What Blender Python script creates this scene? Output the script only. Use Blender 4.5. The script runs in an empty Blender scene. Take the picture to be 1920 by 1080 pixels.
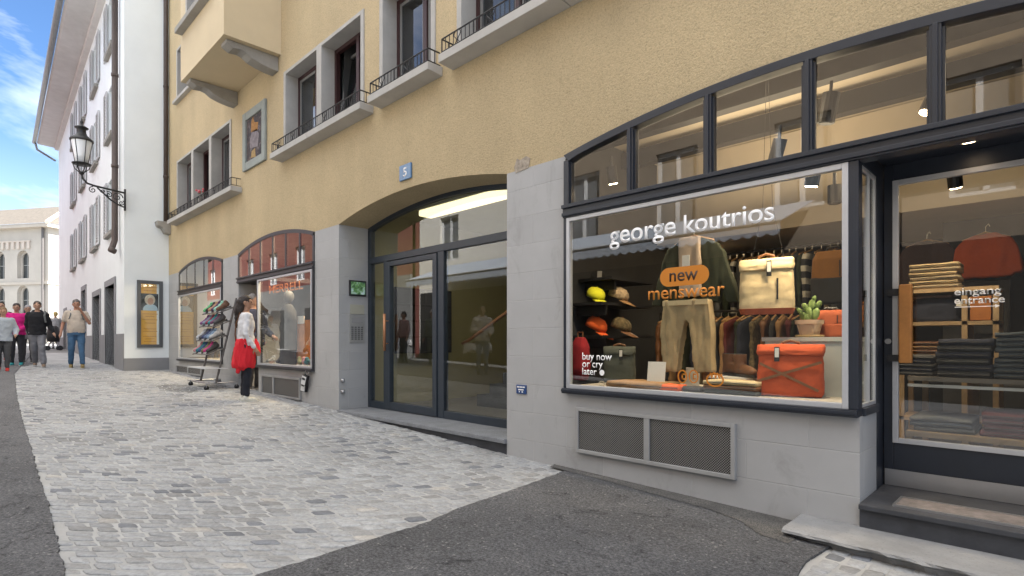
import bpy, bmesh, math, random
from mathutils import Vector, Matrix, noise
from mathutils.geometry import tessellate_polygon
R = math.radians
random.seed(7)
sc = bpy.context.scene
COL = sc.collection

# ------------------------------------------------------------------ camera
FPX, CX, HY, D = 1047.0, 960.0, 640.0, 3.8          # focal length (px of the 1920 frame), centre, horizon row, distance to facade
TH = math.atan2(1055.0, FPX)
CT, ST = math.cos(TH), math.sin(TH)
cam_data = bpy.data.cameras.new('camera')
cam = bpy.data.objects.new('camera', cam_data)
COL.objects.link(cam)
cam.location = (0, -D, 0)
cam.rotation_euler = (R(90), 0, math.atan2(CT, ST))
cam_data.sensor_width = 36
cam_data.lens = 36 * FPX / 1920
cam_data.shift_y = (HY - 540) / 1920
cam_data.clip_start = 0.05
cam_data.clip_end = 1500
sc.camera = cam

# ------------------------------------------------------------------ world, sun, exposure
SUN_EL = R(46)
w = bpy.data.worlds.new('World')
sc.world = w
w.use_nodes = True
nt = w.node_tree
for n in list(nt.nodes):
    nt.nodes.remove(n)
sky = nt.nodes.new('ShaderNodeTexSky')
sky.sky_type = 'NISHITA'
sky.sun_disc = False
sky.sun_elevation = SUN_EL
sky.sun_rotation = math.atan2(.80, .60)
sky.air_density = 1.0
sky.dust_density = 0.6
sky.ozone_density = 2.0
tc = nt.nodes.new('ShaderNodeTexCoord')
mp = nt.nodes.new('ShaderNodeMapping')
mp.inputs['Scale'].default_value = (1.6, 1.6, 4.2)
mp.inputs['Location'].default_value = (3.3, 1.2, 0.35)
nz = nt.nodes.new('ShaderNodeTexNoise')
nz.inputs['Scale'].default_value = 1.3
nz.inputs['Detail'].default_value = 7
nz.inputs['Roughness'].default_value = 0.58
nz.inputs['Distortion'].default_value = 0.35
rp = nt.nodes.new('ShaderNodeValToRGB')
rp.color_ramp.elements[0].position = 0.42
rp.color_ramp.elements[1].position = 0.78
sep = nt.nodes.new('ShaderNodeSeparateXYZ')
mr = nt.nodes.new('ShaderNodeMapRange')
mr.inputs['From Min'].default_value = 0.05
mr.inputs['From Max'].default_value = 0.40
mr.inputs['To Min'].default_value = 0.20
mr.inputs['To Max'].default_value = -0.10
add = nt.nodes.new('ShaderNodeMath')
add.operation = 'ADD'
add.use_clamp = True
mix = nt.nodes.new('ShaderNodeMixRGB')
mix.inputs['Color2'].default_value = (13.5, 13.3, 13.0, 1)
tint = nt.nodes.new('ShaderNodeMixRGB')
tint.blend_type = 'MULTIPLY'
tint.inputs['Fac'].default_value = 1
tint.inputs['Color2'].default_value = (.62, .80, 1.0, 1)
bg = nt.nodes.new('ShaderNodeBackground')
bg.inputs['Strength'].default_value = 0.05
wo = nt.nodes.new('ShaderNodeOutputWorld')
L = nt.links.new
L(tc.outputs['Generated'], mp.inputs['Vector'])
L(mp.outputs['Vector'], nz.inputs['Vector'])
L(nz.outputs['Fac'], rp.inputs['Fac'])
L(tc.outputs['Generated'], sep.inputs['Vector'])
L(sep.outputs['Z'], mr.inputs['Value'])
L(rp.outputs['Color'], add.inputs[0])
L(mr.outputs['Result'], add.inputs[1])
mr2 = nt.nodes.new('ShaderNodeMapRange')          # extra unseen cloud overhead, added to light the street
mr2.inputs['From Min'].default_value = 0.5
mr2.inputs['From Max'].default_value = 0.8
mr2.inputs['To Min'].default_value = 0.0
mr2.inputs['To Max'].default_value = 0.75
ad2 = nt.nodes.new('ShaderNodeMath')
ad2.operation = 'ADD'
ad2.use_clamp = True
L(sep.outputs['Z'], mr2.inputs['Value'])
L(add.outputs[0], ad2.inputs[0])
L(mr2.outputs['Result'], ad2.inputs[1])
L(ad2.outputs[0], mix.inputs['Fac'])
L(sky.outputs['Color'], tint.inputs['Color1'])
L(tint.outputs['Color'], mix.inputs['Color1'])
L(mix.outputs['Color'], bg.inputs['Color'])
L(bg.outputs['Background'], wo.inputs['Surface'])

sun_d = bpy.data.lights.new('sun', 'SUN')
sun_d.energy = 5.0
sun_d.angle = R(1.5)
sun_d.color = (1.0, 0.965, 0.91)
sun = bpy.data.objects.new('sun', sun_d)
COL.objects.link(sun)
# the sun stands behind the yellow house (+Y, +X): the street is in its shade, the opposite side is lit
sdir = Vector((0.80 * math.cos(SUN_EL), 0.60 * math.cos(SUN_EL), math.sin(SUN_EL)))
sun.rotation_euler = sdir.to_track_quat('Z', 'Y').to_euler()
sun.location = (0, -12, 20)

sc.view_settings.view_transform = 'Standard'
sc.view_settings.look = 'None'
sc.view_settings.exposure = 2.35
sc.view_settings.gamma = 1
sc.view_settings.use_curve_mapping = False
sc.render.engine = 'CYCLES'
sc.cycles.use_denoising = True
sc.cycles.max_bounces = 8
sc.cycles.transparent_max_bounces = 24
sc.cycles.diffuse_bounces = 4
sc.cycles.glossy_bounces = 4
sc.cycles.caustics_reflective = False
sc.cycles.caustics_refractive = False
sc.cycles.sample_clamp_indirect = 6

# ------------------------------------------------------------------ picture <-> place helpers
def ray(px):
    u = (px - CX) / FPX
    return (-CT + ST * u, ST + CT * u)
def at(px, py, Y):
    """point of the plane Y seen at pixel (px, py) of the 1920 photograph"""
    dx, dy = ray(px)
    t = (Y + D) / dy
    return Vector((t * dx, Y, (HY - py) / FPX * t))
GP = [(-130, -.36), (-60, -.30), (-45, -.27), (-30, -.37), (-15.7, -.70), (-11, -.845), (-7.15, -.975), (-3.8, -1.105), (-.87, -1.178), (3, -1.23), (12, -1.3)]
def gz(x):
    if x <= GP[0][0]: return GP[0][1]
    for (a, za), (b, zb) in zip(GP, GP[1:]):
        if x <= b:
            return za + (zb - za) * (x - a) / (b - a)
    return GP[-1][1]
def gnd(px, py):
    """ground point seen at pixel"""
    dx, dy = ray(px)
    lo, hi = 0.3, 400.0
    t = 3.0
    f = lambda t: -(py - HY) / FPX * t - gz(t * dx)
    for _ in range(60):
        m = (lo + hi) / 2
        if f(m) > 0: lo = m
        else: hi = m
    return Vector((lo * dx, -D + lo * dy, gz(lo * dx)))

# ------------------------------------------------------------------ materials
def lin(c):
    if isinstance(c, str):
        c = c.lstrip('#')
        v = [int(c[i:i + 2], 16) / 255 for i in (0, 2, 4)]
        return tuple(x / 12.92 if x <= .04045 else ((x + .055) / 1.055) ** 2.4 for x in v)
    return tuple(c)
MC = {}
def mat(key, color, rough=.6, metal=0, bump=None, var=0.0, vscale=3.0, spec=.5, emit=None, coat=0, speck=None, trans=0):
    """procedural Principled material; bump=(scale,strength[,distance]); var = albedo variation; speck=(scale,amount,colour)"""
    if key in MC: return MC[key]
    m = bpy.data.materials.new(key)
    m.use_nodes = True
    t = m.node_tree
    b = t.nodes['Principled BSDF']
    c = lin(color)
    b.inputs['Base Color'].default_value = (*c, 1)
    b.inputs['Roughness'].default_value = rough
    b.inputs['Metallic'].default_value = metal
    b.inputs['Specular IOR Level'].default_value = spec
    b.inputs['Coat Weight'].default_value = coat
    b.inputs['Transmission Weight'].default_value = trans
    tcn = t.nodes.new('ShaderNodeTexCoord')
    out = None
    if var:
        n = t.nodes.new('ShaderNodeTexNoise')
        n.inputs['Scale'].default_value = vscale
        n.inputs['Detail'].default_value = 6
        n.inputs['Roughness'].default_value = .65
        t.links.new(tcn.outputs['Object'], n.inputs['Vector'])
        r = t.nodes.new('ShaderNodeMapRange')
        r.inputs['From Min'].default_value = .3
        r.inputs['From Max'].default_value = .7
        r.inputs['To Min'].default_value = 1 - var
        r.inputs['To Max'].default_value = 1 + var
        t.links.new(n.outputs['Fac'], r.inputs['Value'])
        mx = t.nodes.new('ShaderNodeVectorMath')
        mx.operation = 'SCALE'
        mx.inputs[0].default_value = c
        t.links.new(r.outputs['Result'], mx.inputs['Scale'])
        out = mx.outputs['Vector']
    if speck:
        n = t.nodes.new('ShaderNodeTexNoise')
        n.inputs['Scale'].default_value = speck[0]
        n.inputs['Detail'].default_value = 3
        t.links.new(tcn.outputs['Object'], n.inputs['Vector'])
        r = t.nodes.new('ShaderNodeMapRange')
        r.inputs['From Min'].default_value = speck[1]
        r.inputs['From Max'].default_value = speck[1] + .1
        t.links.new(n.outputs['Fac'], r.inputs['Value'])
        mm = t.nodes.new('ShaderNodeMixRGB')
        mm.inputs['Color1'].default_value = (*c, 1)
        if out: t.links.new(out, mm.inputs['Color1'])
        mm.inputs['Color2'].default_value = (*lin(speck[2]), 1)
        t.links.new(r.outputs['Result'], mm.inputs['Fac'])
        out = mm.outputs['Color']
    if out: t.links.new(out, b.inputs['Base Color'])
    if bump:
        n = t.nodes.new('ShaderNodeTexNoise')
        n.inputs['Scale'].default_value = bump[0]
        n.inputs['Detail'].default_value = 5
        n.inputs['Roughness'].default_value = .6
        t.links.new(tcn.outputs['Object'], n.inputs['Vector'])
        bp = t.nodes.new('ShaderNodeBump')
        bp.inputs['Strength'].default_value = bump[1]
        bp.inputs['Distance'].default_value = bump[2] if len(bump) > 2 else .01
        t.links.new(n.outputs['Fac'], bp.inputs['Height'])
        t.links.new(bp.outputs['Normal'], b.inputs['Normal'])
    if emit:
        b.inputs['Emission Color'].default_value = (*lin(emit[0]), 1)
        b.inputs['Emission Strength'].default_value = emit[1]
    MC[key] = m
    return m

def glass_mat(key, tintc=(.9, .93, .92), ior=1.5, rough=0.0, mult=1.65):
    m = bpy.data.materials.new(key)
    m.use_nodes = True
    t = m.node_tree
    for n in list(t.nodes): t.nodes.remove(n)
    o = t.nodes.new('ShaderNodeOutputMaterial')
    tr = t.nodes.new('ShaderNodeBsdfTransparent')
    tr.inputs['Color'].default_value = (*tintc, 1)
    g = t.nodes.new('ShaderNodeBsdfGlossy')
    g.inputs['Roughness'].default_value = rough
    g.inputs['Color'].default_value = (.95, .97, 1, 1)
    fr = t.nodes.new('ShaderNodeFresnel')
    fr.inputs['IOR'].default_value = ior
    mx = t.nodes.new('ShaderNodeMixShader')
    ge = t.nodes.new('ShaderNodeNewGeometry')
    iv = t.nodes.new('ShaderNodeMath'); iv.operation = 'SUBTRACT'; iv.inputs[0].default_value = 1
    t.links.new(ge.outputs['Backfacing'], iv.inputs[1])
    mu = t.nodes.new('ShaderNodeMath'); mu.operation = 'MULTIPLY'       # both faces' reflection carried by the outer one
    t.links.new(fr.outputs['Fac'], mu.inputs[0]); t.links.new(iv.outputs[0], mu.inputs[1])
    m2 = t.nodes.new('ShaderNodeMath'); m2.operation = 'MULTIPLY'; m2.use_clamp = True; m2.inputs[1].default_value = mult
    t.links.new(mu.outputs[0], m2.inputs[0])
    t.links.new(m2.outputs[0], mx.inputs['Fac'])
    t.links.new(tr.outputs['BSDF'], mx.inputs[1])
    t.links.new(g.outputs['BSDF'], mx.inputs[2])
    t.links.new(mx.outputs['Shader'], o.inputs['Surface'])
    MC[key] = m
    return m

GLASS = glass_mat('window_glass', (.93, .95, .94), 1.55)
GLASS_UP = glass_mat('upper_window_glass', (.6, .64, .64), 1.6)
GLASS_CASE = glass_mat('case_glass', (.97, .98, .97), 1.45, mult=1.2)
GLASS_LAMP = mat('lantern_glass', (.78, .80, .82), .25, var=.05)

def wall_yellow():
    m = mat('yellow_render', (.575, .455, .27), .9, var=.10, vscale=.55)
    t = m.node_tree
    b = t.nodes['Principled BSDF']
    tcn = t.nodes.new('ShaderNodeTexCoord')
    n1 = t.nodes.new('ShaderNodeTexNoise'); n1.inputs['Scale'].default_value = 66; n1.inputs['Detail'].default_value = 6; n1.inputs['Roughness'].default_value = .7
    n1.inputs['Distortion'].default_value = 1.4
    v = t.nodes.new('ShaderNodeTexVoronoi'); v.inputs['Scale'].default_value = 64
    t.links.new(tcn.outputs['Object'], n1.inputs['Vector']); t.links.new(tcn.outputs['Object'], v.inputs['Vector'])
    ad = t.nodes.new('ShaderNodeMath'); ad.operation = 'MULTIPLY_ADD'; ad.inputs[1].default_value = .35
    t.links.new(v.outputs['Distance'], ad.inputs[0]); t.links.new(n1.outputs['Fac'], ad.inputs[2])
    bp = t.nodes.new('ShaderNodeBump'); bp.inputs['Strength'].default_value = .9; bp.inputs['Distance'].default_value = .013
    t.links.new(ad.outputs[0], bp.inputs['Height']); t.links.new(bp.outputs['Normal'], b.inputs['Normal'])
    # dirt caught in the pits of the render + streaks
    old = b.inputs['Base Color'].links[0].from_socket
    r = t.nodes.new('ShaderNodeMapRange'); r.inputs['From Min'].default_value = .30; r.inputs['From Max'].default_value = .55; r.inputs['To Min'].default_value = .62; r.inputs['To Max'].default_value = 1.04
    t.links.new(n1.outputs['Fac'], r.inputs['Value'])
    n2 = t.nodes.new('ShaderNodeTexNoise'); n2.inputs['Scale'].default_value = 1.1; n2.inputs['Detail'].default_value = 5
    mpp = t.nodes.new('ShaderNodeMapping'); mpp.inputs['Scale'].default_value = (1.6, 1, .45)
    t.links.new(tcn.outputs['Object'], mpp.inputs['Vector']); t.links.new(mpp.outputs['Vector'], n2.inputs['Vector'])
    r2 = t.nodes.new('ShaderNodeMapRange'); r2.inputs['From Min'].default_value = .35; r2.inputs['From Max'].default_value = .65; r2.inputs['To Min'].default_value = .93; r2.inputs['To Max'].default_value = 1.03
    t.links.new(n2.outputs['Fac'], r2.inputs['Value'])
    mu = t.nodes.new('ShaderNodeMath'); mu.operation = 'MULTIPLY'
    t.links.new(r.outputs['Result'], mu.inputs[0]); t.links.new(r2.outputs['Result'], mu.inputs[1])
    vm = t.nodes.new('ShaderNodeVectorMath'); vm.operation = 'SCALE'
    t.links.new(old, vm.inputs[0]); t.links.new(mu.outputs[0], vm.inputs['Scale'])
    t.links.new(vm.outputs['Vector'], b.inputs['Base Color'])
    return m
M_YELLOW = wall_yellow()
M_YSMOOTH = mat('yellow_smooth_render', (.61, .50, .325), .9, var=.07, vscale=.8, bump=(70, .5, .006))

def block_wall(key, color, bw, bh, zoff=0.0):
    """painted block wall: faint courses and upright joints, soft stains"""
    m = mat(key, color, .75, var=.07, vscale=1.3)
    t = m.node_tree
    b = t.nodes['Principled BSDF']
    tcn = t.nodes.new('ShaderNodeTexCoord')
    sp = t.nodes.new('ShaderNodeSeparateXYZ'); t.links.new(tcn.outputs['Object'], sp.inputs['Vector'])
    sm = t.nodes.new('ShaderNodeMath'); sm.operation = 'ADD'
    t.links.new(sp.outputs['X'], sm.inputs[0]); t.links.new(sp.outputs['Y'], sm.inputs[1])
    az = t.nodes.new('ShaderNodeMath'); az.operation = 'ADD'; az.inputs[1].default_value = zoff
    t.links.new(sp.outputs['Z'], az.inputs[0])
    cb = t.nodes.new('ShaderNodeCombineXYZ')
    t.links.new(sm.outputs[0], cb.inputs['X']); t.links.new(az.outputs[0], cb.inputs['Y'])
    br = t.nodes.new('ShaderNodeTexBrick')
    br.inputs['Scale'].default_value = 1
    br.inputs['Brick Width'].default_value = bw
    br.inputs['Row Height'].default_value = bh
    br.inputs['Mortar Size'].default_value = .004
    br.inputs['Mortar Smooth'].default_value = .4
    br.inputs['Color1'].default_value = (.97, .97, .97, 1)
    br.inputs['Color2'].default_value = (1.03, 1.03, 1.03, 1)
    br.inputs['Mortar'].default_value = (1.12, 1.12, 1.12, 1)
    t.links.new(cb.outputs['Vector'], br.inputs['Vector'])
    old = b.inputs['Base Color'].links[0].from_socket
    mu = t.nodes.new('ShaderNodeVectorMath'); mu.operation = 'MULTIPLY'
    t.links.new(old, mu.inputs[0]); t.links.new(br.outputs['Color'], mu.inputs[1])
    t.links.new(mu.outputs['Vector'], b.inputs['Base Color'])
    # splashed dirt above the pavement, drips and scuffs
    def MA(op, a_, b_):
        k = t.nodes.new('ShaderNodeMath'); k.operation = op
        for i_, x_ in enumerate((a_, b_)):
            if isinstance(x_, (int, float)): k.inputs[i_].default_value = x_
            else: t.links.new(x_, k.inputs[i_])
        return k.outputs[0]
    hgt = MA('ADD', MA('ADD', sp.outputs['Z'], 0.155), MA('MULTIPLY', sp.outputs['X'], .0345))      # metres above the pavement
    dn = t.nodes.new('ShaderNodeTexNoise'); dn.inputs['Scale'].default_value = 5; dn.inputs['Detail'].default_value = 9; dn.inputs['Roughness'].default_value = .75
    t.links.new(cb.outputs['Vector'], dn.inputs['Vector'])
    dm_ = t.nodes.new('ShaderNodeMapRange'); dm_.inputs['From Min'].default_value = .50; dm_.inputs['From Max'].default_value = .16; dm_.inputs['To Min'].default_value = 0; dm_.inputs['To Max'].default_value = .55
    t.links.new(MA('ADD', hgt, MA('MULTIPLY', dn.outputs['Fac'], .55)), dm_.inputs['Value'])
    st_ = t.nodes.new('ShaderNodeTexNoise'); st_.inputs['Scale'].default_value = 2.6; st_.inputs['Detail'].default_value = 8; st_.inputs['Roughness'].default_value = .7; st_.inputs['Distortion'].default_value = .6
    mq = t.nodes.new('ShaderNodeMapping'); mq.inputs['Scale'].default_value = (1.8, .7, 1); t.links.new(cb.outputs['Vector'], mq.inputs['Vector']); t.links.new(mq.outputs['Vector'], st_.inputs['Vector'])
    sr = t.nodes.new('ShaderNodeMapRange'); sr.inputs['From Min'].default_value = .56; sr.inputs['From Max'].default_value = .74; sr.inputs['To Max'].default_value = .30
    t.links.new(st_.outputs['Fac'], sr.inputs['Value'])
    dmx = t.nodes.new('ShaderNodeMixRGB'); dmx.inputs['Color2'].default_value = (.135, .125, .11, 1)
    t.links.new(MA('MAXIMUM', dm_.outputs['Result'], sr.outputs['Result']), dmx.inputs['Fac']); t.links.new(mu.outputs['Vector'], dmx.inputs['Color1'])
    t.links.new(dmx.outputs['Color'], b.inputs['Base Color'])
    n = t.nodes.new('ShaderNodeTexNoise'); n.inputs['Scale'].default_value = 90; n.inputs['Detail'].default_value = 4
    t.links.new(tcn.outputs['Object'], n.inputs['Vector'])
    b1 = t.nodes.new('ShaderNodeBump'); b1.inputs['Strength'].default_value = .12; b1.inputs['Distance'].default_value = .005
    t.links.new(n.outputs['Fac'], b1.inputs['Height'])
    b2 = t.nodes.new('ShaderNodeBump'); b2.inputs['Strength'].default_value = .7; b2.inputs['Distance'].default_value = .006; b2.invert = True
    t.links.new(br.outputs['Fac'], b2.inputs['Height']); t.links.new(b1.outputs['Normal'], b2.inputs['Normal'])
    t.links.new(b2.outputs['Normal'], b.inputs['Normal'])
    return m
M_GREY = block_wall('grey_block_paint', (.395, .396, .395), .78, .262, .09)
M_NAVY = mat('navy_frame_paint', (.017, .022, .033), .38, var=.12, vscale=6, bump=(60, .04, .003))
M_ANTHR = mat('anthracite_frame', (.028, .038, .052), .42, var=.1, vscale=4)
M_DARKFR = mat('dark_iron_frame', (.028, .029, .032), .45, var=.1)
M_ALU = mat('brushed_aluminium', (.50, .51, .53), .38, metal=.35, var=.06, vscale=8)
M_STEEL = mat('steel', (.45, .45, .46), .32, metal=.8, var=.08)
M_STONE = mat('sill_stone', (.43, .415, .385), .85, var=.13, vscale=2.2, bump=(45, .25, .006))
M_SOFFIT = mat('weathered_stone', (.30, .285, .255), .9, var=.16, vscale=2.6, bump=(35, .3, .008))
M_FRESCO = mat('grey_green_frame', (.30, .325, .30), .85, var=.12, vscale=5, bump=(50, .25, .005))
M_IRON = mat('black_iron', (.012, .012, .013), .5, var=.2, vscale=20)
M_BROWNFR = mat('dark_red_window_frame', (.045, .016, .016), .5, var=.15)
M_GREYFR = mat('grey_sash', (.20, .20, .195), .5)
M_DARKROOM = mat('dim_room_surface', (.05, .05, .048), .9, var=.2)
M_CURT = mat('grey_curtain', (.30, .32, .31), .9, var=.12, vscale=7)
M_WHITE = mat('white_render', (.80, .835, .83), .9, var=.045, vscale=.8, bump=(40, .2, .008))
M_PLINTH = mat('grey_plinth', (.24, .24, .245), .85, var=.1, vscale=1.5, bump=(40, .2, .006))
M_SHUT = mat('grey_shutter', (.56, .56, .555), .6, var=.06)
M_FARSTONE = mat('pale_limestone', (.47, .43, .37), .9, var=.09, vscale=.35, bump=(3, .2, .03))
M_FARTRIM = mat('pale_limestone_trim', (.48, .43, .36), .9, var=.1, vscale=.6)
M_TILE = mat('brown_roof_tile', (.085, .072, .058), .9, var=.35, vscale=2.5, bump=(6, .5, .05))
M_ZINC = mat('zinc_pipe', (.12, .11, .105), .5, metal=.4, var=.15)
M_ZINCL = mat('pale_zinc', (.40, .41, .42), .5, metal=.3, var=.1)
M_COPPERP = mat('copper_brown_pipe', (.085, .062, .052), .55, metal=.2, var=.15)
M_WOOD = mat('oiled_wood', (.36, .15, .035), .5, var=.25, vscale=9, bump=(30, .1, .003))
M_PINE = mat('pine_wood', (.36, .25, .14), .6, var=.2, vscale=7)
M_BLACK = mat('black_plastic', (.012, .012, .014), .45, var=.1)
M_SLATE = mat('dark_step_stone', (.045, .048, .056), .6, var=.35, vscale=5, bump=(30, .3, .006))
M_GRANITE = mat('granite_slab', (.21, .22, .235), .65, var=.2, vscale=6, bump=(60, .15, .004), speck=(90, .56, (.10, .105, .12)))
M_KERB = mat('rough_kerb_stone', (.27, .27, .268), .9, var=.18, vscale=4, bump=(28, .6, .014), speck=(60, .62, (.2, .2, .2)))

# ------------------------------------------------------------------ mesh builder
class MB:
    def __init__(s): s.v = []; s.f = []; s.m = []; s.mi = 0
    def add(s, vs, fs):
        o = len(s.v)
        s.v += [Vector(p) for p in vs]
        s.f += [tuple(i + o for i in f) for f in fs]
        s.m += [s.mi] * len(fs)
        return s
    def box(s, x0, x1, y0, y1, z0, z1):
        return s.add([(x0, y0, z0), (x1, y0, z0), (x1, y1, z0), (x0, y1, z0), (x0, y0, z1), (x1, y0, z1), (x1, y1, z1), (x0, y1, z1)],
                     [(0, 3, 2, 1), (4, 5, 6, 7), (0, 1, 5, 4), (1, 2, 6, 5), (2, 3, 7, 6), (3, 0, 4, 7)])
    def obox(s, c, ax, ay, az):
        c = Vector(c); ax, ay, az = Vector(ax), Vector(ay), Vector(az)
        vs = [c - ax - ay - az, c + ax - ay - az, c + ax + ay - az, c - ax + ay - az, c - ax - ay + az, c + ax - ay + az, c + ax + ay + az, c - ax + ay + az]
        return s.add(vs, [(0, 3, 2, 1), (4, 5, 6, 7), (0, 1, 5, 4), (1, 2, 6, 5), (2, 3, 7, 6), (3, 0, 4, 7)])
    def prism(s, pts, axis, a, b, caps=True):
        """polygon pts (2D) extruded along axis ('x': pts=(y,z), 'y': pts=(x,z), 'z': pts=(x,y))"""
        def P(p, t):
            return {'x': (t, p[0], p[1]), 'y': (p[0], t, p[1]), 'z': (p[0], p[1], t)}[axis]
        n = len(pts)
        vs = [P(p, a) for p in pts] + [P(p, b) for p in pts]
        fs = [(i, (i + 1) % n, n + (i + 1) % n, n + i) for i in range(n)]
        if caps:
            tri = tessellate_polygon([[Vector((p[0], p[1], 0)) for p in pts]])
            fs += [tuple(t) for t in tri] + [tuple(n + i for i in reversed(t)) for t in tri]
        return s.add(vs, fs)
    def tube(s, pts, r, n=8, cap=True, flat=1.0):
        pts = [Vector(p) for p in pts]
        rs = r if isinstance(r, (list, tuple)) else [r] * len(pts)
        vs = []; fs = []
        up0 = None
        for i, p in enumerate(pts):
            d = (pts[min(i + 1, len(pts) - 1)] - pts[max(i - 1, 0)])
            d = d.normalized() if d.length > 1e-9 else Vector((0, 0, 1))
            if up0 is None:
                up0 = Vector((0, 0, 1)) if abs(d.z) < .9 else Vector((0, 1, 0))
            a = d.cross(up0)
            if a.length < 1e-4: a = d.cross(Vector((1, .2, 0)))
            a.normalize(); b = a.cross(d); up0 = b
            for k in range(n):
                t = 2 * math.pi * k / n
                vs.append(p + a * (rs[i] * math.cos(t)) + b * (rs[i] * flat * math.sin(t)))
        for i in range(len(pts) - 1):
            for k in range(n):
                fs.append((i * n + k, i * n + (k + 1) % n, (i + 1) * n + (k + 1) % n, (i + 1) * n + k))
        if cap:
            fs.append(tuple(range(n - 1, -1, -1)))
            fs.append(tuple((len(pts) - 1) * n + k for k in range(n)))
        return s.add(vs, fs)
    def capsule(s, a, b, ra, rb, n=10):
        """tapered round-ended limb"""
        a, b = Vector(a), Vector(b)
        d = (b - a); l = d.length; d = d / l if l > 1e-6 else Vector((0, 0, 1))
        pts = []; rs = []
        for k in (-1, -.8, -.5): pts.append(a + d * (ra * k)); rs.append(ra * math.sqrt(max(1 - k * k, .02)))
        pts.append(a); rs.append(ra); pts.append(b); rs.append(rb)
        for k in (.5, .8, 1): pts.append(b + d * (rb * k)); rs.append(rb * math.sqrt(max(1 - k * k, .02)))
        return s.tube(pts, rs, n)
    def loft(s, rings, n=16, power=2.0):
        """rings: (cx, cy, z, rx, ry) stacked; superellipse outline"""
        vs = []; fs = []
        for (cx, cy, z, rx, ry) in rings:
            for k in range(n):
                t = 2 * math.pi * k / n
                c, q = math.cos(t), math.sin(t)
                e = 2 / power
                vs.append((cx + rx * math.copysign(abs(c) ** e, c), cy + ry * math.copysign(abs(q) ** e, q), z))
        for i in range(len(rings) - 1):
            for k in range(n):
                fs.append((i * n + k, i * n + (k + 1) % n, (i + 1) * n + (k + 1) % n, (i + 1) * n + k))
        fs.append(tuple(range(n - 1, -1, -1))); fs.append(tuple((len(rings) - 1) * n + k for k in range(n)))
        return s.add(vs, fs)
    def ell(s, c, r, n=12, m=8):
        c = Vector(c)
        rx, ry, rz = r if isinstance(r, (tuple, list)) else (r, r, r)
        rings = []
        for i in range(m + 1):
            a = -math.pi / 2 + math.pi * i / m
            q = max(math.cos(a), .02)
            rings.append((c.x, c.y, c.z + rz * math.sin(a), rx * q, ry * q))
        return s.loft(rings, n)
    def lathe(s, c, prof, n=16):
        return s.loft([(c[0], c[1], c[2] + z, r, r) for (r, z) in prof], n)
    def build(s, name, material, parent=None, smooth=False, local=False, soft=None, bevel=0):
        me = bpy.data.meshes.new(name)
        off = Vector((0, 0, 0))
        if parent is not None and not local:
            off = abs_loc(parent)
        me.from_pydata([tuple(p - off) for p in s.v], [], s.f)
        mats = material if isinstance(material, (list, tuple)) else [material]
        for m in mats: me.materials.append(m)
        if len(mats) > 1: me.polygons.foreach_set('material_index', s.m)
        bm = bmesh.new(); bm.from_mesh(me)
        bmesh.ops.recalc_face_normals(bm, faces=bm.faces)
        if bevel:
            bmesh.ops.bevel(bm, geom=[e for e in bm.edges if e.calc_face_angle(0) > .6], offset=bevel, segments=2, profile=.6, affect='EDGES', clamp_overlap=True)
        bm.to_mesh(me); bm.free()
        if soft: me = soften(me, **soft)
        me.name = name
        if smooth or soft:
            me.polygons.foreach_set('use_smooth', [True] * len(me.polygons))
        o = bpy.data.objects.new(name, me)
        COL.objects.link(o)
        if parent is not None: o.parent = parent
        me.update()
        return o

def abs_loc(o):
    v = Vector((0, 0, 0))
    while o is not None:
        v += o.location; o = o.parent
    return v

def soften(me, voxel=.012, smooth=4, amp=0, freq=8, seed=0, stretch=(1, 1, 1)):
    """fuse overlapping shapes to one skin, round it, then fold it"""
    t = bpy.data.objects.new('tmp', me)
    COL.objects.link(t)
    m = t.modifiers.new('r', 'REMESH'); m.mode = 'VOXEL'; m.voxel_size = voxel
    if smooth:
        q = t.modifiers.new('s', 'SMOOTH'); q.iterations = smooth; q.factor = .5
    bpy.context.view_layer.update()
    dg = bpy.context.evaluated_depsgraph_get()
    out = bpy.data.meshes.new_from_object(t.evaluated_get(dg))
    mats = [x for x in me.materials]
    bpy.data.objects.remove(t)
    bpy.data.meshes.remove(me)
    out.materials.clear()
    for x in mats: out.materials.append(x)
    if amp:
        nr = [v.normal.copy() for v in out.vertices]
        for v, n in zip(out.vertices, nr):
            p = Vector((v.co.x * stretch[0], v.co.y * stretch[1], v.co.z * stretch[2])) * freq + Vector((seed, seed * 2, 0))
            v.co += n * amp * (noise.noise(p) + .5 * noise.noise(p * 2.3))
    return out

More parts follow.
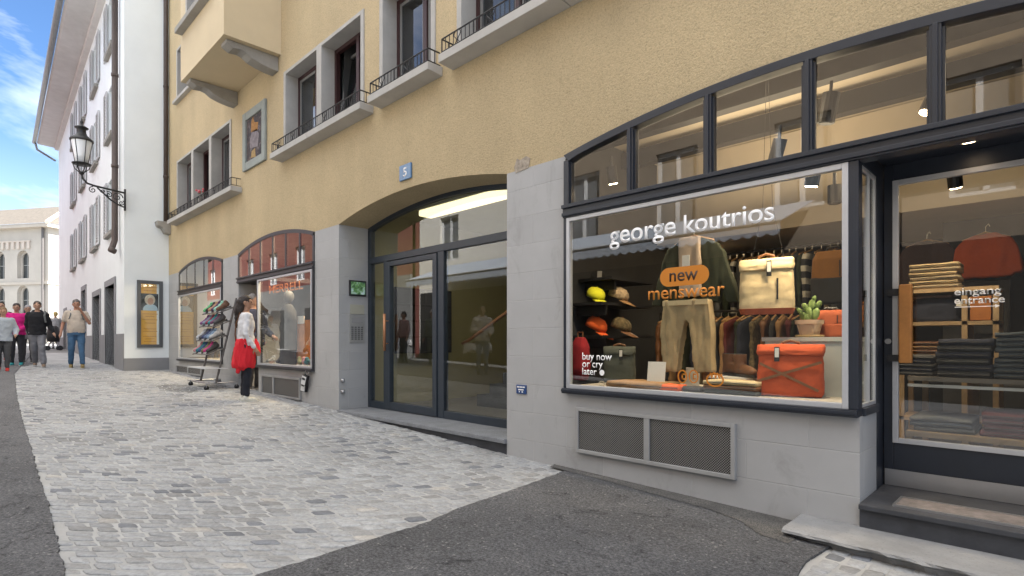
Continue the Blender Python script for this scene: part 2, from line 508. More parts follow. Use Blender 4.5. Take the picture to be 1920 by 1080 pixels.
def empty(name, loc, rz=0):
    o = bpy.data.objects.new(name, None)
    o.empty_display_size = .1
    COL.objects.link(o)
    o.location = loc
    o.rotation_euler = (0, 0, rz)
    return o
def tag(o, label=None, cat=None, group=None, kind=None):
    if label: o['label'] = label
    if cat: o['category'] = cat
    if group: o['group'] = group
    if kind: o['kind'] = kind
    return o
def text(s, x0, x1, z, y, m, name='lettering', parent=None, weight=0.0, ext=.0007, flip=None, height=None):
    """writing standing on a wall plane (faces -Y); fitted to x0..x1, baseline z"""
    cu = bpy.data.curves.new(name, 'FONT')
    cu.body = s
    cu.size = 1
    cu.offset = weight
    o = bpy.data.objects.new(name, cu)
    COL.objects.link(o)
    bpy.context.view_layer.update()
    bb = [Vector(c) for c in o.bound_box]
    w_ = max(c.x for c in bb) - min(c.x for c in bb)
    mn = min(c.x for c in bb)
    k = (x1 - x0) / w_
    dg = bpy.context.evaluated_depsgraph_get()
    me = bpy.data.meshes.new_from_object(o.evaluated_get(dg))
    bpy.data.objects.remove(o)
    kz = k if height is None else height
    off = abs_loc(parent) if parent else Vector((0, 0, 0))
    bm = bmesh.new(); bm.from_mesh(me)
    bmesh.ops.remove_doubles(bm, verts=bm.verts, dist=1e-5)
    for v in bm.verts:
        v.co = Vector(((v.co.x - mn) * k + x0, y, v.co.y * kz + z)) - off
    r = bmesh.ops.extrude_face_region(bm, geom=list(bm.faces))
    for g in r['geom']:
        if isinstance(g, bmesh.types.BMVert): g.co.y -= ext
    bmesh.ops.recalc_face_normals(bm, faces=bm.faces)
    bm.to_mesh(me); bm.free()
    me.materials.clear(); me.materials.append(m)
    me.name = name
    o = bpy.data.objects.new(name, me); COL.objects.link(o)
    if parent: o.parent = parent
    return o
def copy_tree(o, parent=None):
    c = o.copy(); COL.objects.link(c)
    if parent is not None: c.parent = parent
    for ch in list(o.children): copy_tree(ch, c)
    return c
def arc(x0, x1, zs, rise, n=24):
    h = (x1 - x0) / 2
    rad = (h * h + rise * rise) / (2 * rise)
    cx, cz = (x0 + x1) / 2, zs + rise - rad
    a = math.asin(h / rad)
    return [(cx + rad * math.sin(-a + 2 * a * i / n), cz + rad * math.cos(-a + 2 * a * i / n)) for i in range(n + 1)]
def arc_z(x, x0, x1, zs, rise):
    h = (x1 - x0) / 2
    rad = (h * h + rise * rise) / (2 * rise)
    return zs + rise - rad + math.sqrt(max(rad * rad - (x - (x0 + x1) / 2) ** 2, 0))
def holed(mb, outer, holes, y, depth):
    """facade skin (x,z outline with holes) at plane y, holes get reveals going back by depth"""
    loops = [outer] + holes
    allp = [Vector((p[0], p[1], 0)) for l in loops for p in l]
    tri = tessellate_polygon([[Vector((p[0], p[1], 0)) for p in l] for l in loops])
    mb.add([(p.x, y, p.y) for p in allp], [tuple(t) for t in tri])
    for h in holes:
        n = len(h)
        mb.add([(p[0], y, p[1]) for p in h] + [(p[0], y + depth, p[1]) for p in h], [(i, (i + 1) % n, n + (i + 1) % n, n + i) for i in range(n)])

# ================================================================== GROUND
def asphalt_mat(key, lo, hi, seed):
    """worn asphalt: grainy aggregate, pale stone chips, torn dark patches"""
    m = bpy.data.materials.new(key); m.use_nodes = True
    t = m.node_tree; b = t.nodes['Principled BSDF']; b.inputs['Roughness'].default_value = .88
    tcn = t.nodes.new('ShaderNodeTexCoord')
    mpn = t.nodes.new('ShaderNodeMapping'); mpn.inputs['Location'].default_value = (seed, seed * .7, 0); t.links.new(tcn.outputs['Object'], mpn.inputs['Vector'])
    def N(sc_, det, ro=.6, dist=0):
        n_ = t.nodes.new('ShaderNodeTexNoise'); n_.inputs['Scale'].default_value = sc_; n_.inputs['Detail'].default_value = det; n_.inputs['Roughness'].default_value = ro; n_.inputs['Distortion'].default_value = dist
        t.links.new(mpn.outputs['Vector'], n_.inputs['Vector']); return n_.outputs['Fac']
    def MR(s_, a0, a1, b0, b1):
        r = t.nodes.new('ShaderNodeMapRange'); r.inputs['From Min'].default_value = a0; r.inputs['From Max'].default_value = a1; r.inputs['To Min'].default_value = b0; r.inputs['To Max'].default_value = b1
        t.links.new(s_, r.inputs['Value']); return r.outputs['Result']
    def MIX(f, c1, c2):
        x = t.nodes.new('ShaderNodeMixRGB'); t.links.new(f, x.inputs['Fac'])
        for k, c in (('Color1', c1), ('Color2', c2)):
            if isinstance(c, tuple): x.inputs[k].default_value = (*c, 1)
            else: t.links.new(c, x.inputs[k])
        return x.outputs['Color']
    grain = N(62, 7, .85)
    c = MIX(MR(grain, .43, .60, 0, 1), (lo, lo, lo * 1.04), (hi, hi, hi * 1.03))
    big = N(1.1, 6, .65)
    c2 = t.nodes.new('ShaderNodeVectorMath'); c2.operation = 'SCALE'; t.links.new(c, c2.inputs[0]); t.links.new(MR(big, .3, .7, .78, 1.22), c2.inputs['Scale'])
    torn = N(5, 9, .85, .5)
    c = MIX(MR(torn, .585, .62, 0, .85), c2.outputs['Vector'], (.022, .022, .024))
    v = t.nodes.new('ShaderNodeTexVoronoi'); v.inputs['Scale'].default_value = 95; t.links.new(mpn.outputs['Vector'], v.inputs['Vector'])
    sp = t.nodes.new('ShaderNodeSeparateColor'); t.links.new(v.outputs['Color'], sp.inputs['Color'])
    c = MIX(MR(sp.outputs[0], .982, .99, 0, .6), c, (hi * 2.0, hi * 1.95, hi * 1.85))
    t.links.new(c, b.inputs['Base Color'])
    bp = t.nodes.new('ShaderNodeBump'); bp.inputs['Strength'].default_value = 1.0; bp.inputs['Distance'].default_value = .014
    t.links.new(grain, bp.inputs['Height'])
    bp2 = t.nodes.new('ShaderNodeBump'); bp2.inputs['Strength'].default_value = .5; bp2.inputs['Distance'].default_value = .03; bp2.invert = True
    t.links.new(MR(torn, .56, .68, 0, 1), bp2.inputs['Height']); t.links.new(bp.outputs['Normal'], bp2.inputs['Normal'])
    t.links.new(bp2.outputs['Normal'], b.inputs['Normal'])
    return m
M_ASPH = asphalt_mat('street_asphalt', .07, .205, 0)
M_ASPH2 = asphalt_mat('patch_asphalt', .06, .19, 11)
M_DUST = mat('gritty_asphalt_edge', (.135, .128, .118), .95, var=.4, vscale=6, bump=(120, 1.0, .012), speck=(120, .50, (.055, .055, .055)))
M_MORTAR = mat('sandy_joint', (.39, .388, .38), .95, var=.22, vscale=2.2, bump=(90, .7, .008))
M_PLAZA = mat('pale_paving', (.20, .195, .19), .9, var=.12, vscale=.8)

def ground_sheet(name, poly, lift, m, skirt=0):
    """polygon (x,y) draped on the ground"""
    xs = sorted({x for x, _ in GP})
    bm = bmesh.new()
    vs = [bm.verts.new((p[0], p[1], 0)) for p in poly]
    tri = tessellate_polygon([[Vector((p[0], p[1], 0)) for p in poly]])
    for t in tri:
        try: bm.faces.new([vs[i] for i in t])
        except ValueError: pass
    x0 = min(p[0] for p in poly); x1 = max(p[0] for p in poly)
    for x in xs:
        if x0 < x < x1:
            bmesh.ops.bisect_plane(bm, geom=bm.verts[:] + bm.edges[:] + bm.faces[:], plane_co=(x, 0, 0), plane_no=(1, 0, 0))
    for v in bm.verts: v.co.z = gz(v.co.x) + lift
    bmesh.ops.recalc_face_normals(bm, faces=bm.faces)
    for f in bm.faces:
        if f.normal.z < 0: f.normal_flip()
    if skirt:
        r = bmesh.ops.extrude_edge_only(bm, edges=[e for e in bm.edges if len(e.link_faces) == 1])
        for g_ in r['geom']:
            if isinstance(g_, bmesh.types.BMVert): g_.co.z -= skirt
    me = bpy.data.meshes.new(name); bm.to_mesh(me); bm.free()
    me.materials.append(m)
    o = bpy.data.objects.new(name, me); COL.objects.link(o)
    tag(o, kind='structure')
    return o
def ragged(pts, amp=.016, step=.05, seed=0):
    out = []
    for (a, b) in zip(pts, pts[1:]):
        a, b = Vector(a), Vector(b); n_ = max(1, int((b - a).length / step))
        d = (b - a).normalized() if (b - a).length else Vector((1, 0)); nn_ = Vector((-d.y, d.x))
        for i in range(n_):
            p = a + (b - a) * (i / n_)
            k = .5 * noise.noise(Vector((p.x * 9, p.y * 9, seed))) + .7 * noise.noise(Vector((p.x * 33, p.y * 33, seed)))
            q = p + nn_ * amp * k
            out.append((q.x, q.y))
    out.append(tuple(pts[-1]))
    return out
ground_sheet('ground', [(-600, -300), (60, -300), (60, 300), (-600, 300)], -.03, M_ASPH)
ground_sheet('street', [(-30, -7.4), (9, -7.4), (9, 1.2), (-30, 1.2)], 0, M_ASPH)
ground_sheet('plaza', [(-160, -60), (-27, -60), (-27, 40), (-160, 40)], .008, M_PLAZA)
# cobbled pavement outline, read off the photograph and laid on the ground
left = [gnd(*p) for p in [(120, 1082), (110, 1040), (96, 965), (75, 905), (60, 850), (47, 810), (38, 775), (31, 745), (28, 715), (27, 703)]]
left = [(p.x, p.y) for p in left]
near = [gnd(*p) for p in [(1060, 887), (1000, 909), (930, 934), (860, 958), (800, 985), (720, 1011), (640, 1036), (560, 1062), (480, 1086)]]
near = [(p.x, p.y) for p in near]
far_edge = [(-18.3, left[-1][1]), (-18.6, -2.4), (-22, -1.7), (-34, -.9)]
pav = [(-3.13, .02), (-3.3, .02), (-15.69, .02), (-15.69, -.9), (-34, -.02)] + far_edge[::-1] + left[::-1] + [(-1.75, -4.0), ] + near[::-1]
# close towards the viewer below the frame
def inside(x, y, poly):
    c = False
    n = len(poly)
    for i in range(n):
        x1, y1 = poly[i]; x2, y2 = poly[(i + 1) % n]
        if (y1 > y) != (y2 > y) and x < (x2 - x1) * (y - y1) / (y2 - y1) + x1: c = not c
    return c
ground_sheet('pavement_bed', pav, .006, M_MORTAR)
q = [gnd(*p) for p in [(1560, 1026), (1512, 1058), (1494, 1084), (1760, 1084), (1680, 1064)]]
corner = [(p.x, p.y) for p in q]
corner = [corner[0], corner[1], corner[2], (corner[2][0] + .5, corner[2][1] - .8), (1.6, -1.4), (1.6, -.30), (corner[0][0], -.30)]
patch = [(-3.13, .02)] + ragged(near, .018, .025, 2) + [(-1.75, -4.0)] + ragged([corner[3], corner[2], corner[1], corner[0]], .012, .05, 4) + [(corner[0][0], -.30), (-.9, -.28), (-.9, .02)]
ground_sheet('asphalt_patch', patch, .021, M_ASPH2, skirt=.03)
road_edge = ragged(left, .022, .03, 5)
ground_sheet('asphalt_road', [(-1.75, -7.3)] + [(-1.78, -4.0)] + road_edge + [(left[-1][0] - .02, left[-1][1] - .0), (-26, -1.75), (-26, -7.3)], .021, M_ASPH, skirt=.03)
grit = [(-3.25, .01), (-3.2, -.10), (-2.6, -.11), (-2.1, -.16), (-1.7, -.19), (-1.45, -.27), (-1.28, -.42), (-1.12, -.44), (-1.1, .01)]
ground_sheet('gritty_edge', ragged(grit[:-1], .022, .025, 8) + [grit[-1]], .0245, M_DUST)
ground_sheet('pavement_corner_bed', corner, .006, M_MORTAR)

def sett_mat():
    m = bpy.data.materials.new('granite_setts')
    m.use_nodes = True
    t = m.node_tree
    b = t.nodes['Principled BSDF']
    b.inputs['Roughness'].default_value = .72
    a = t.nodes.new('ShaderNodeAttribute'); a.attribute_name = 'stone'
    tcn = t.nodes.new('ShaderNodeTexCoord')
    n = t.nodes.new('ShaderNodeTexNoise'); n.inputs['Scale'].default_value = 38; n.inputs['Detail'].default_value = 5; n.inputs['Roughness'].default_value = .7
    t.links.new(tcn.outputs['Object'], n.inputs['Vector'])
    n2 = t.nodes.new('ShaderNodeTexNoise'); n2.inputs['Scale'].default_value = .9; n2.inputs['Detail'].default_value = 4
    t.links.new(tcn.outputs['Object'], n2.inputs['Vector'])
    r = t.nodes.new('ShaderNodeMapRange'); r.inputs['From Min'].default_value = .3; r.inputs['From Max'].default_value = .7; r.inputs['To Min'].default_value = .74; r.inputs['To Max'].default_value = 1.22
    t.links.new(n.outputs['Fac'], r.inputs['Value'])
    r2 = t.nodes.new('ShaderNodeMapRange'); r2.inputs['From Min'].default_value = .35; r2.inputs['From Max'].default_value = .65; r2.inputs['To Min'].default_value = .88; r2.inputs['To Max'].default_value = 1.1
    t.links.new(n2.outputs['Fac'], r2.inputs['Value'])
    mu = t.nodes.new('ShaderNodeMath'); mu.operation = 'MULTIPLY'
    t.links.new(r.outputs['Result'], mu.inputs[0]); t.links.new(r2.outputs['Result'], mu.inputs[1])
    vm = t.nodes.new('ShaderNodeVectorMath'); vm.operation = 'SCALE'
    t.links.new(a.outputs['Color'], vm.inputs[0]); t.links.new(mu.outputs[0], vm.inputs['Scale'])
    t.links.new(vm.outputs['Vector'], b.inputs['Base Color'])
    bp = t.nodes.new('ShaderNodeBump'); bp.inputs['Strength'].default_value = .55; bp.inputs['Distance'].default_value = .006
    t.links.new(n.outputs['Fac'], bp.inputs['Height']); t.links.new(bp.outputs['Normal'], b.inputs['Normal'])
    return m
M_SETT = sett_mat()
DK = gnd(336, 729)
def setts(name, poly, row=.098, len0=.085, len1=.135, xfar=-19.5, seed=3, curve=.15, lift=0):
    rnd = random.Random(seed)
    vs = []; fs = []; cols = []
    ymin = min(p[1] for p in poly); ymax = max(p[1] for p in poly)
    xmin = max(min(p[0] for p in poly), xfar); xmax = max(p[0] for p in poly)
    bend = lambda y: -curve * y * y
    k0 = int((xmin - 1) / row); k1 = int((xmax + curve * ymin * ymin + 1) / row)
    for k in range(k0, k1 + 1):
        y = ymin - rnd.random() * .1
        while y < ymax:
            ln = rnd.uniform(len0, len1)
            yc = y + ln / 2
            xb = k * row
            xc = xb + bend(yc)
            if xmin < xc < xmax and inside(xc, yc, poly):
                g = rnd.uniform(.005, .010)
                def P(fx, fy):
                    yy = y + g + (ln - 2 * g) * fy
                    xx = xb + bend(yy) + (row - 2 * g) * (fx - .5)
                    return xx, yy
                cs = [P(0, 0), P(1, 0), P(1, 1), P(0, 1)]
                j = .008
                cs = [(a + rnd.uniform(-j, j), b_ + rnd.uniform(-j, j)) for a, b_ in cs]
                mx = sum(c[0] for c in cs) / 4; my = sum(c[1] for c in cs) / 4
                h = .011 + rnd.uniform(-.003, .003)
                tilt = (rnd.uniform(-.025, .025), rnd.uniform(-.025, .025))
                o = len(vs)
                # 8-gon rings so that corners are rounded
                ring = []
                for i in range(4):
                    a, b_ = cs[i]; nx, ny = cs[(i + 1) % 4]; pxx, pyy = cs[(i - 1) % 4]
                    ring.append((a + (pxx - a) * .12, b_ + (pyy - b_) * .12))
                    ring.append((a + (nx - a) * .12, b_ + (ny - b_) * .12))
                for (sc_, hh) in ((1.0, .002), (.975, h * .75), (.90, h)):
                    for (a, b_) in ring:
                        xx = mx + (a - mx) * sc_; yy = my + (b_ - my) * sc_
                        vs.append((xx, yy, gz(xx) + lift + hh + (tilt[0] * (xx - mx) + tilt[1] * (yy - my) if hh > .003 else 0)))
                for q_ in (0, 8):
                    for i in range(8):
                        fs.append((o + q_ + i, o + q_ + (i + 1) % 8, o + q_ + 8 + (i + 1) % 8, o + q_ + 8 + i))
                fs.append(tuple(o + 16 + i for i in range(8)))
                u = rnd.random()
                if u < .08: c = rnd.uniform(.15, .22); col = (c * .95, c, c * 1.09)
                elif u < .30: c = rnd.uniform(.25, .31); col = (c * 1.0, c, c * .985)
                elif u < .315: c = rnd.uniform(.37, .42); col = (c * 1.04, c * .99, c * .92)
                else: c = rnd.uniform(.295, .37); col = (c * .985, c, c * 1.01)
                if ((xc - DK.x) / .75) ** 2 + ((yc - DK.y) / .28) ** 2 < 1: col = tuple(v * .55 for v in col)      # darker oval patch of stones
                cols += [col] * 24
            y += ln
    me = bpy.data.meshes.new(name)
    me.from_pydata(vs, [], fs)
    at_ = me.color_attributes.new('stone', 'FLOAT_COLOR', 'POINT')
    at_.data.foreach_set('color', [x for c in cols for x in (*c, 1)])
    me.polygons.foreach_set('use_smooth', [True] * len(me.polygons))
    me.materials.append(M_SETT)
    o = bpy.data.objects.new(name, me); COL.objects.link(o)
    tag(o, kind='structure')
    return o
setts('pavement', pav)
setts('pavement_corner', corner, seed=9, curve=.02)

# ================================================================== YELLOW BUILDING
yb = empty('yellow_building', (-7, 0, -1.1))
tag(yb, 'yellow rendered house with grey painted ground floor, arched shopfronts and an oriel', 'building')
XL, XR = -15.66, 2.4
ZS = 1.62
A1 = (-14.77, -11.80, ZS, .175)      # far shop window arch
A2 = (-10.96, -7.87, ZS, .19)        # shop window with door recess
AE = (-7.15, -3.84, ZS, .185)        # house entrance
AM = (-3.11, .62, ZS, .195)          # near shop
top_out = [(XL, 11.0), (XL, ZS)]
for a in (A1, A2, AE, AM): top_out += arc(*a)
top_out += [(XR, ZS), (XR, 11.0)]
WIN = [(-14.92, -13.72, 2.84, 4.25), (-13.72, -12.52, 2.84, 4.25), (-12.52, -11.32, 2.84, 4.25),
       (-8.93, -7.71, 3.0, 4.32), (-7.71, -6.47, 3.0, 4.32), (-6.09, -4.96, 3.0, 4.35), (-4.58, -3.4, 3.0, 4.35), (-3.4, -2.2, 3.0, 4.35),
       (-14.95, -13.1, 5.68, 6.9)]
holes_rect = [(-14.92, -11.32, 2.84, 4.25), (-8.93, -6.47, 3.0, 4.32), (-6.09, -4.96, 3.0, 4.35), (-4.58, -2.2, 3.0, 4.35), (-14.95, -13.1, 5.68, 6.9)]
mb = MB()
holed(mb, top_out, [[(a, c), (b, c), (b, d), (a, d)] for a, b, c, d in holes_rect], 0, .3)
# entrance soffit
ae = arc(*AE)
n = len(ae)
mb.add([(p[0], 0, p[1]) for p in ae] + [(p[0], .56, p[1]) for p in ae], [(i, i + 1, n + i + 1, n + i) for i in range(n - 1)])
mb.box(XL, XR, 8.0, 8.2, -1.4, 11)           # rear wall
mb.box(XL, XR, .0, 8.2, 11.0, 11.2)          # top
mb.box(XR - .02, XR, .004, 8.0, -1.4, 11)
mb.build('wall', M_YELLOW, yb)
# grey ground floor
low = [(XL, -1.5), (XL, ZS), (A1[0], ZS), (A1[0], -.44), (A1[1], -.44), (A1[1], ZS), (A2[0], ZS), (A2[0], -1.5)]
MB().prism(low, 'y', 0, .05).build('base_wall', M_GREY, yb)
MB().prism([(-10.0, -1.5), (-10.0, -.44), (A2[1], -.44), (A2[1], ZS), (AE[0], ZS), (AE[0], -1.5)], 'y', 0, .05).build('base_wall', M_GREY, yb)
MB().prism([(AE[1], -1.5), (AE[1], ZS), (AM[0], ZS), (AM[0], -.44), (-.868, -.44), (-.868, -1.5)], 'y', 0, .05).build('base_wall', M_GREY, yb)
MB().box(.64, XR, 0, .05, -1.5, ZS).build('base_wall', M_GREY, yb)
MB().box(AE[0] - .05, AE[0], .05, .56, -1.5, ZS).build('base_wall', M_GREY, yb)
MB().box(AE[1], AE[1] + .05, .05, .56, -1.5, ZS).build('base_wall', M_GREY, yb)
MB().box(-.918, -.868, .05, .41, -1.5, -.44).build('base_wall', M_GREY, yb)
MB().box(-11.01, -10.96, .05, 1.0, -1.5, 1.2).build('base_wall', M_GREY, yb)
MB().box(-10.0, -9.95, .05, 1.0, -1.5, -.44).build('base_wall', M_GREY, yb)

def window_unit(x0, x1, z0, z1, parent=yb, y=0.0, sash='brown', style=0, curtain=True):
    """one light: stone surround, dark sash, panes, curtain, dim room behind"""
    mb = MB(); j = .075; p = -.018
    mb.box(x0, x0 + j, y + p, y + .26, z0, z1)
    mb.box(x1 - j, x1, y + p, y + .26, z0, z1)
    mb.box(x0 + j, x1 - j, y + p + .002, y + .26, z1 - .05, z1)
    s = mb.build('window', M_STONE, parent, bevel=.004)
    ys = y + .19
    a, b, c, d = x0 + j, x1 - j, z0, z1 - .05
    fr = MB(); w_ = .055
    fr.box(a, a + w_, ys, ys + .06, c, d); fr.box(b - w_, b, ys, ys + .06, c, d)
    fr.box(a + w_, b - w_, ys + .002, ys + .058, d - w_, d); fr.box(a + w_, b - w_, ys + .002, ys + .058, c, c + w_)
    mid = a + (b - a) * .62
    fr.box(mid - .035, mid + .035, ys - .012, ys + .05, c + w_, d - w_)
    fr.build('sash_frame', M_BROWNFR, s)
    for (q0, q1, t) in ((a + w_, mid - .035, 1), (mid + .035, b - w_, 0)):
        sf = MB(); k = .04
        if t and style == 1:    # tilted sash leaning into the room
            continue
        sf.box(q0, q0 + k, ys + .01, ys + .045, c + w_, d - w_); sf.box(q1 - k, q1, ys + .01, ys + .045, c + w_, d - w_)
        sf.box(q0 + k, q1 - k, ys + .012, ys + .043, c + w_, c + w_ + k); sf.box(q0 + k, q1 - k, ys + .012, ys + .043, d - w_ - k, d - w_)
        sf.build('casement', M_GREYFR if style != 2 else M_BROWNFR, s)
        MB().box(q0 + k, q1 - k, ys + .024, ys + .03, c + w_ + k, d - w_ - k).build('pane', GLASS_UP, s)
    if style == 1:
        q0, q1 = a + w_, mid - .035
        zb, zt = c + w_, d - w_ - .01
        T = lambda z: ys + .02 + .16 * (z - zb) / (zt - zb)
        sf = MB()
        for (u0, u1, v0, v1) in ((q0, q0 + .045, zb, zt), (q1 - .045, q1, zb, zt), (q0 + .045, q1 - .045, zb, zb + .045), (q0 + .045, q1 - .045, zt - .045, zt)):
            sf.add([(u0, T(v0), v0), (u1, T(v0), v0), (u1, T(v1), v1), (u0, T(v1), v1), (u0, T(v0) + .04, v0), (u1, T(v0) + .04, v0), (u1, T(v1) + .04, v1), (u0, T(v1) + .04, v1)],
                   [(0, 1, 2, 3), (4, 7, 6, 5), (0, 4, 5, 1), (1, 5, 6, 2), (2, 6, 7, 3), (3, 7, 4, 0)])
        sf.build('casement', M_GREYFR, s)
        g = MB(); u0, u1, v0, v1 = q0 + .045, q1 - .045, zb + .045, zt - .045
        g.add([(u0, T(v0) + .02, v0), (u1, T(v0) + .02, v0), (u1, T(v1) + .02, v1), (u0, T(v1) + .02, v1), (u0, T(v0) + .026, v0), (u1, T(v0) + .026, v0), (u1, T(v1) + .026, v1), (u0, T(v1) + .026, v1)],
              [(0, 1, 2, 3), (4, 7, 6, 5), (0, 4, 5, 1), (1, 5, 6, 2), (2, 6, 7, 3), (3, 7, 4, 0)])
        g.build('pane', GLASS_UP, s)
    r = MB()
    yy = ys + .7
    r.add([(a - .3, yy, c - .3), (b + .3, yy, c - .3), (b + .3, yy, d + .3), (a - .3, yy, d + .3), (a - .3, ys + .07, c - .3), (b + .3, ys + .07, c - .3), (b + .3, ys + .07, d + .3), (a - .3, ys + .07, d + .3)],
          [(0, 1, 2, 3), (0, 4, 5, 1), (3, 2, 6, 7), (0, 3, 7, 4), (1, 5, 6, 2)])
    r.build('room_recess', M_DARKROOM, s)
    if curtain:
        cu = MB()
        for (q0, q1) in ((a + .02, a + (b - a) * .36), (b - (b - a) * .30, b - .02)):
            nn = 22
            pts = [(q0 + (q1 - q0) * i / nn, ys + .30 + .022 * math.sin(i * 1.9)) for i in range(nn + 1)]
            cu.add([(p[0], p[1], c - .1) for p in pts] + [(p[0], p[1], d + .1) for p in pts], [(i, i + 1, nn + 2 + i, nn + 1 + i) for i in range(nn)])
        cu.build('curtain', M_CURT, s, smooth=True)
    return s
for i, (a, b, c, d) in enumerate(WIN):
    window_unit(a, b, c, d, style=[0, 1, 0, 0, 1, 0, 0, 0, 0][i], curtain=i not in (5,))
# the open casement of the third ledge, swung inwards
mb = MB()
hx, hy = -5.16, .26
dirv = Vector((-.80, .40, 0)).normalized(); nv = Vector((dirv.y, -dirv.x, 0))
def opn(u0, u1, v0, v1, th=.022):
    c = Vector((hx, hy, 0)) + dirv * ((u0 + u1) / 2) + Vector((0, 0, (v0 + v1) / 2))
    mb.obox(c, dirv * ((u1 - u0) / 2), nv * th, Vector((0, 0, (v1 - v0) / 2)))
for a in ((0, .06, 3.06, 4.2), (.52, .58, 3.06, 4.2), (.06, .52, 3.06, 3.12), (.06, .52, 4.14, 4.2)): opn(*a)
ow = mb.build('open_casement', M_BROWNFR, yb)
mb = MB(); opn(.06, .52, 3.12, 4.14, .004); mb.build('pane', GLASS_UP, ow)

def ledge(x0, x1, z, dp=.20, joint=None):
    mb = MB()
    mb.prism([(.0, z - .0), (-dp, z + .012), (-dp, z + .098), (.0, z + .10)], 'x', x0, joint or x1)
    if joint: mb.prism([(.0, z - .0), (-dp, z + .012), (-dp, z + .098), (.0, z + .10)], 'x', joint + .008, x1)
    s = mb.build('ledge', M_STONE, yb, bevel=.006)
    rl = MB()
    y0 = -dp + .025; zb = z + .10; h = .155
    xa, xb = x0 + .03, x1 - .03
    path = [(xa, -.01), (xa, y0), (xb, y0), (xb, -.01)]
    for zz, r in ((zb + .022, .006), (zb + h, .008)):
        for p, q_ in zip(path, path[1:]):
            rl.tube([(p[0], p[1], zz), (q_[0], q_[1], zz)], r, 6)
    nb = int((xb - xa) / .062)
    for i in range(nb + 1):
        x = xa + (xb - xa) * i / nb
        rl.tube([(x, y0, zb + (0 if i % 8 == 0 else .022)), (x, y0, zb + h)], .0075 if i % 8 == 0 else .0045, 5)
        if i % 8 in (3, 4) and i < nb:      # the S scrolls
            c = x + .031
            rl.tube([(c + .022 * math.sin(t * .9) * (1 if i % 2 else -1), y0, zb + .03 + (h - .035) * t / 7) for t in range(8)], .005, 5)
    for yy in (y0 * .5,):
        for x in (xa, xb): rl.tube([(x, yy, zb + .022), (x, yy, zb + h)], .005, 5)
    rl.build('railing', M_IRON, s)
ledge(-15.0, -10.78, 2.74)
ledge(-9.02, -6.25, 2.895, joint=-7.72)
ledge(-6.07, -4.84, 2.90)
ledge(-4.66, -2.1, 2.90, joint=-3.05)

fl = at(378, 356, -.12)
pf = empty('potted_flower', (fl.x, -.12, 2.84)); tag(pf, 'small pink flower in a pot behind the railing of the leftmost ledge', 'flower')
MB().lathe((fl.x, -.12, 2.842), [(.05, 0), (.07, .10), (.06, .10)], 14).build('pot', M_SOFFIT, pf)
mb = MB()
rr_ = random.Random(2)
for k in range(40):
    c_ = Vector((fl.x + rr_.uniform(-.11, .11), -.12 + rr_.uniform(-.07, .05), 2.95 + rr_.uniform(0, .14)))
    d_ = Vector((rr_.uniform(-1, 1), rr_.uniform(-1, 1), rr_.uniform(-.3, 1))).normalized() * .03; e_ = d_.cross(Vector((.3, .2, 1))).normalized() * .012
    mb.add([c_ - d_, c_ + e_, c_ + d_, c_ - e_], [(0, 1, 2, 3)])
mb.build('leaves', mat('flower_leaves', (.05, .10, .03), .6), pf)
mb = MB()
for k in range(9): mb.ell((fl.x + rr_.uniform(-.10, .10), -.13 + rr_.uniform(-.07, .03), 3.04 + rr_.uniform(0, .10)), .022, 8, 5)
mb.build('blossom', mat('pink_blossom', (.60, .12, .14), .6), pf, smooth=True)
# oriel
mb = MB()
bx0, bx1, by, bz = -11.3, -9.06, -.87, 4.66
holed(mb, [(bx0, bz), (bx1, bz), (bx1, 11), (bx0, 11)], [[(-10.95, 5.56), (-9.75, 5.56), (-9.75, 6.8), (-10.95, 6.8)]], by, .2)
mb.add([(bx0, by, bz), (bx0, -.001, bz), (bx0, -.001, 11), (bx0, by, 11)], [(0, 1, 2, 3)])
mb.add([(bx1, by, bz), (bx1, -.001, bz), (bx1, -.001, 11), (bx1, by, 11)], [(0, 1, 2, 3)])
mb.add([(bx0, by, bz), (bx1, by, bz), (bx1, -.001, bz), (bx0, -.001, bz)], [(0, 1, 2, 3)])
bay = mb.build('oriel', M_YSMOOTH, yb)
window_unit(-10.95, -9.75, 5.56, 6.8, parent=bay, y=by)
MB().box(-11.22, -9.5, by - .12, by + .001, 5.46, 5.55).build('window_sill', M_SOFFIT, bay, bevel=.006)
for x in (-11.22, -9.40):
    mb = MB()
    prof = [(-.003, 4.655), (-.80, 4.655), (-.80, 4.60), (-.70, 4.55), (-.58, 4.565), (-.50, 4.545), (-.42, 4.49), (-.28, 4.45), (-.12, 4.425), (-.003, 4.42)]
    mb.prism(prof, 'x', x, x + .24)
    mb.build('corbel', M_SOFFIT, bay, bevel=.006)
MB().box(-15.0, -13.0, -.09, -.001, 5.60, 5.67).build('window_sill', M_STONE, yb, bevel=.006)

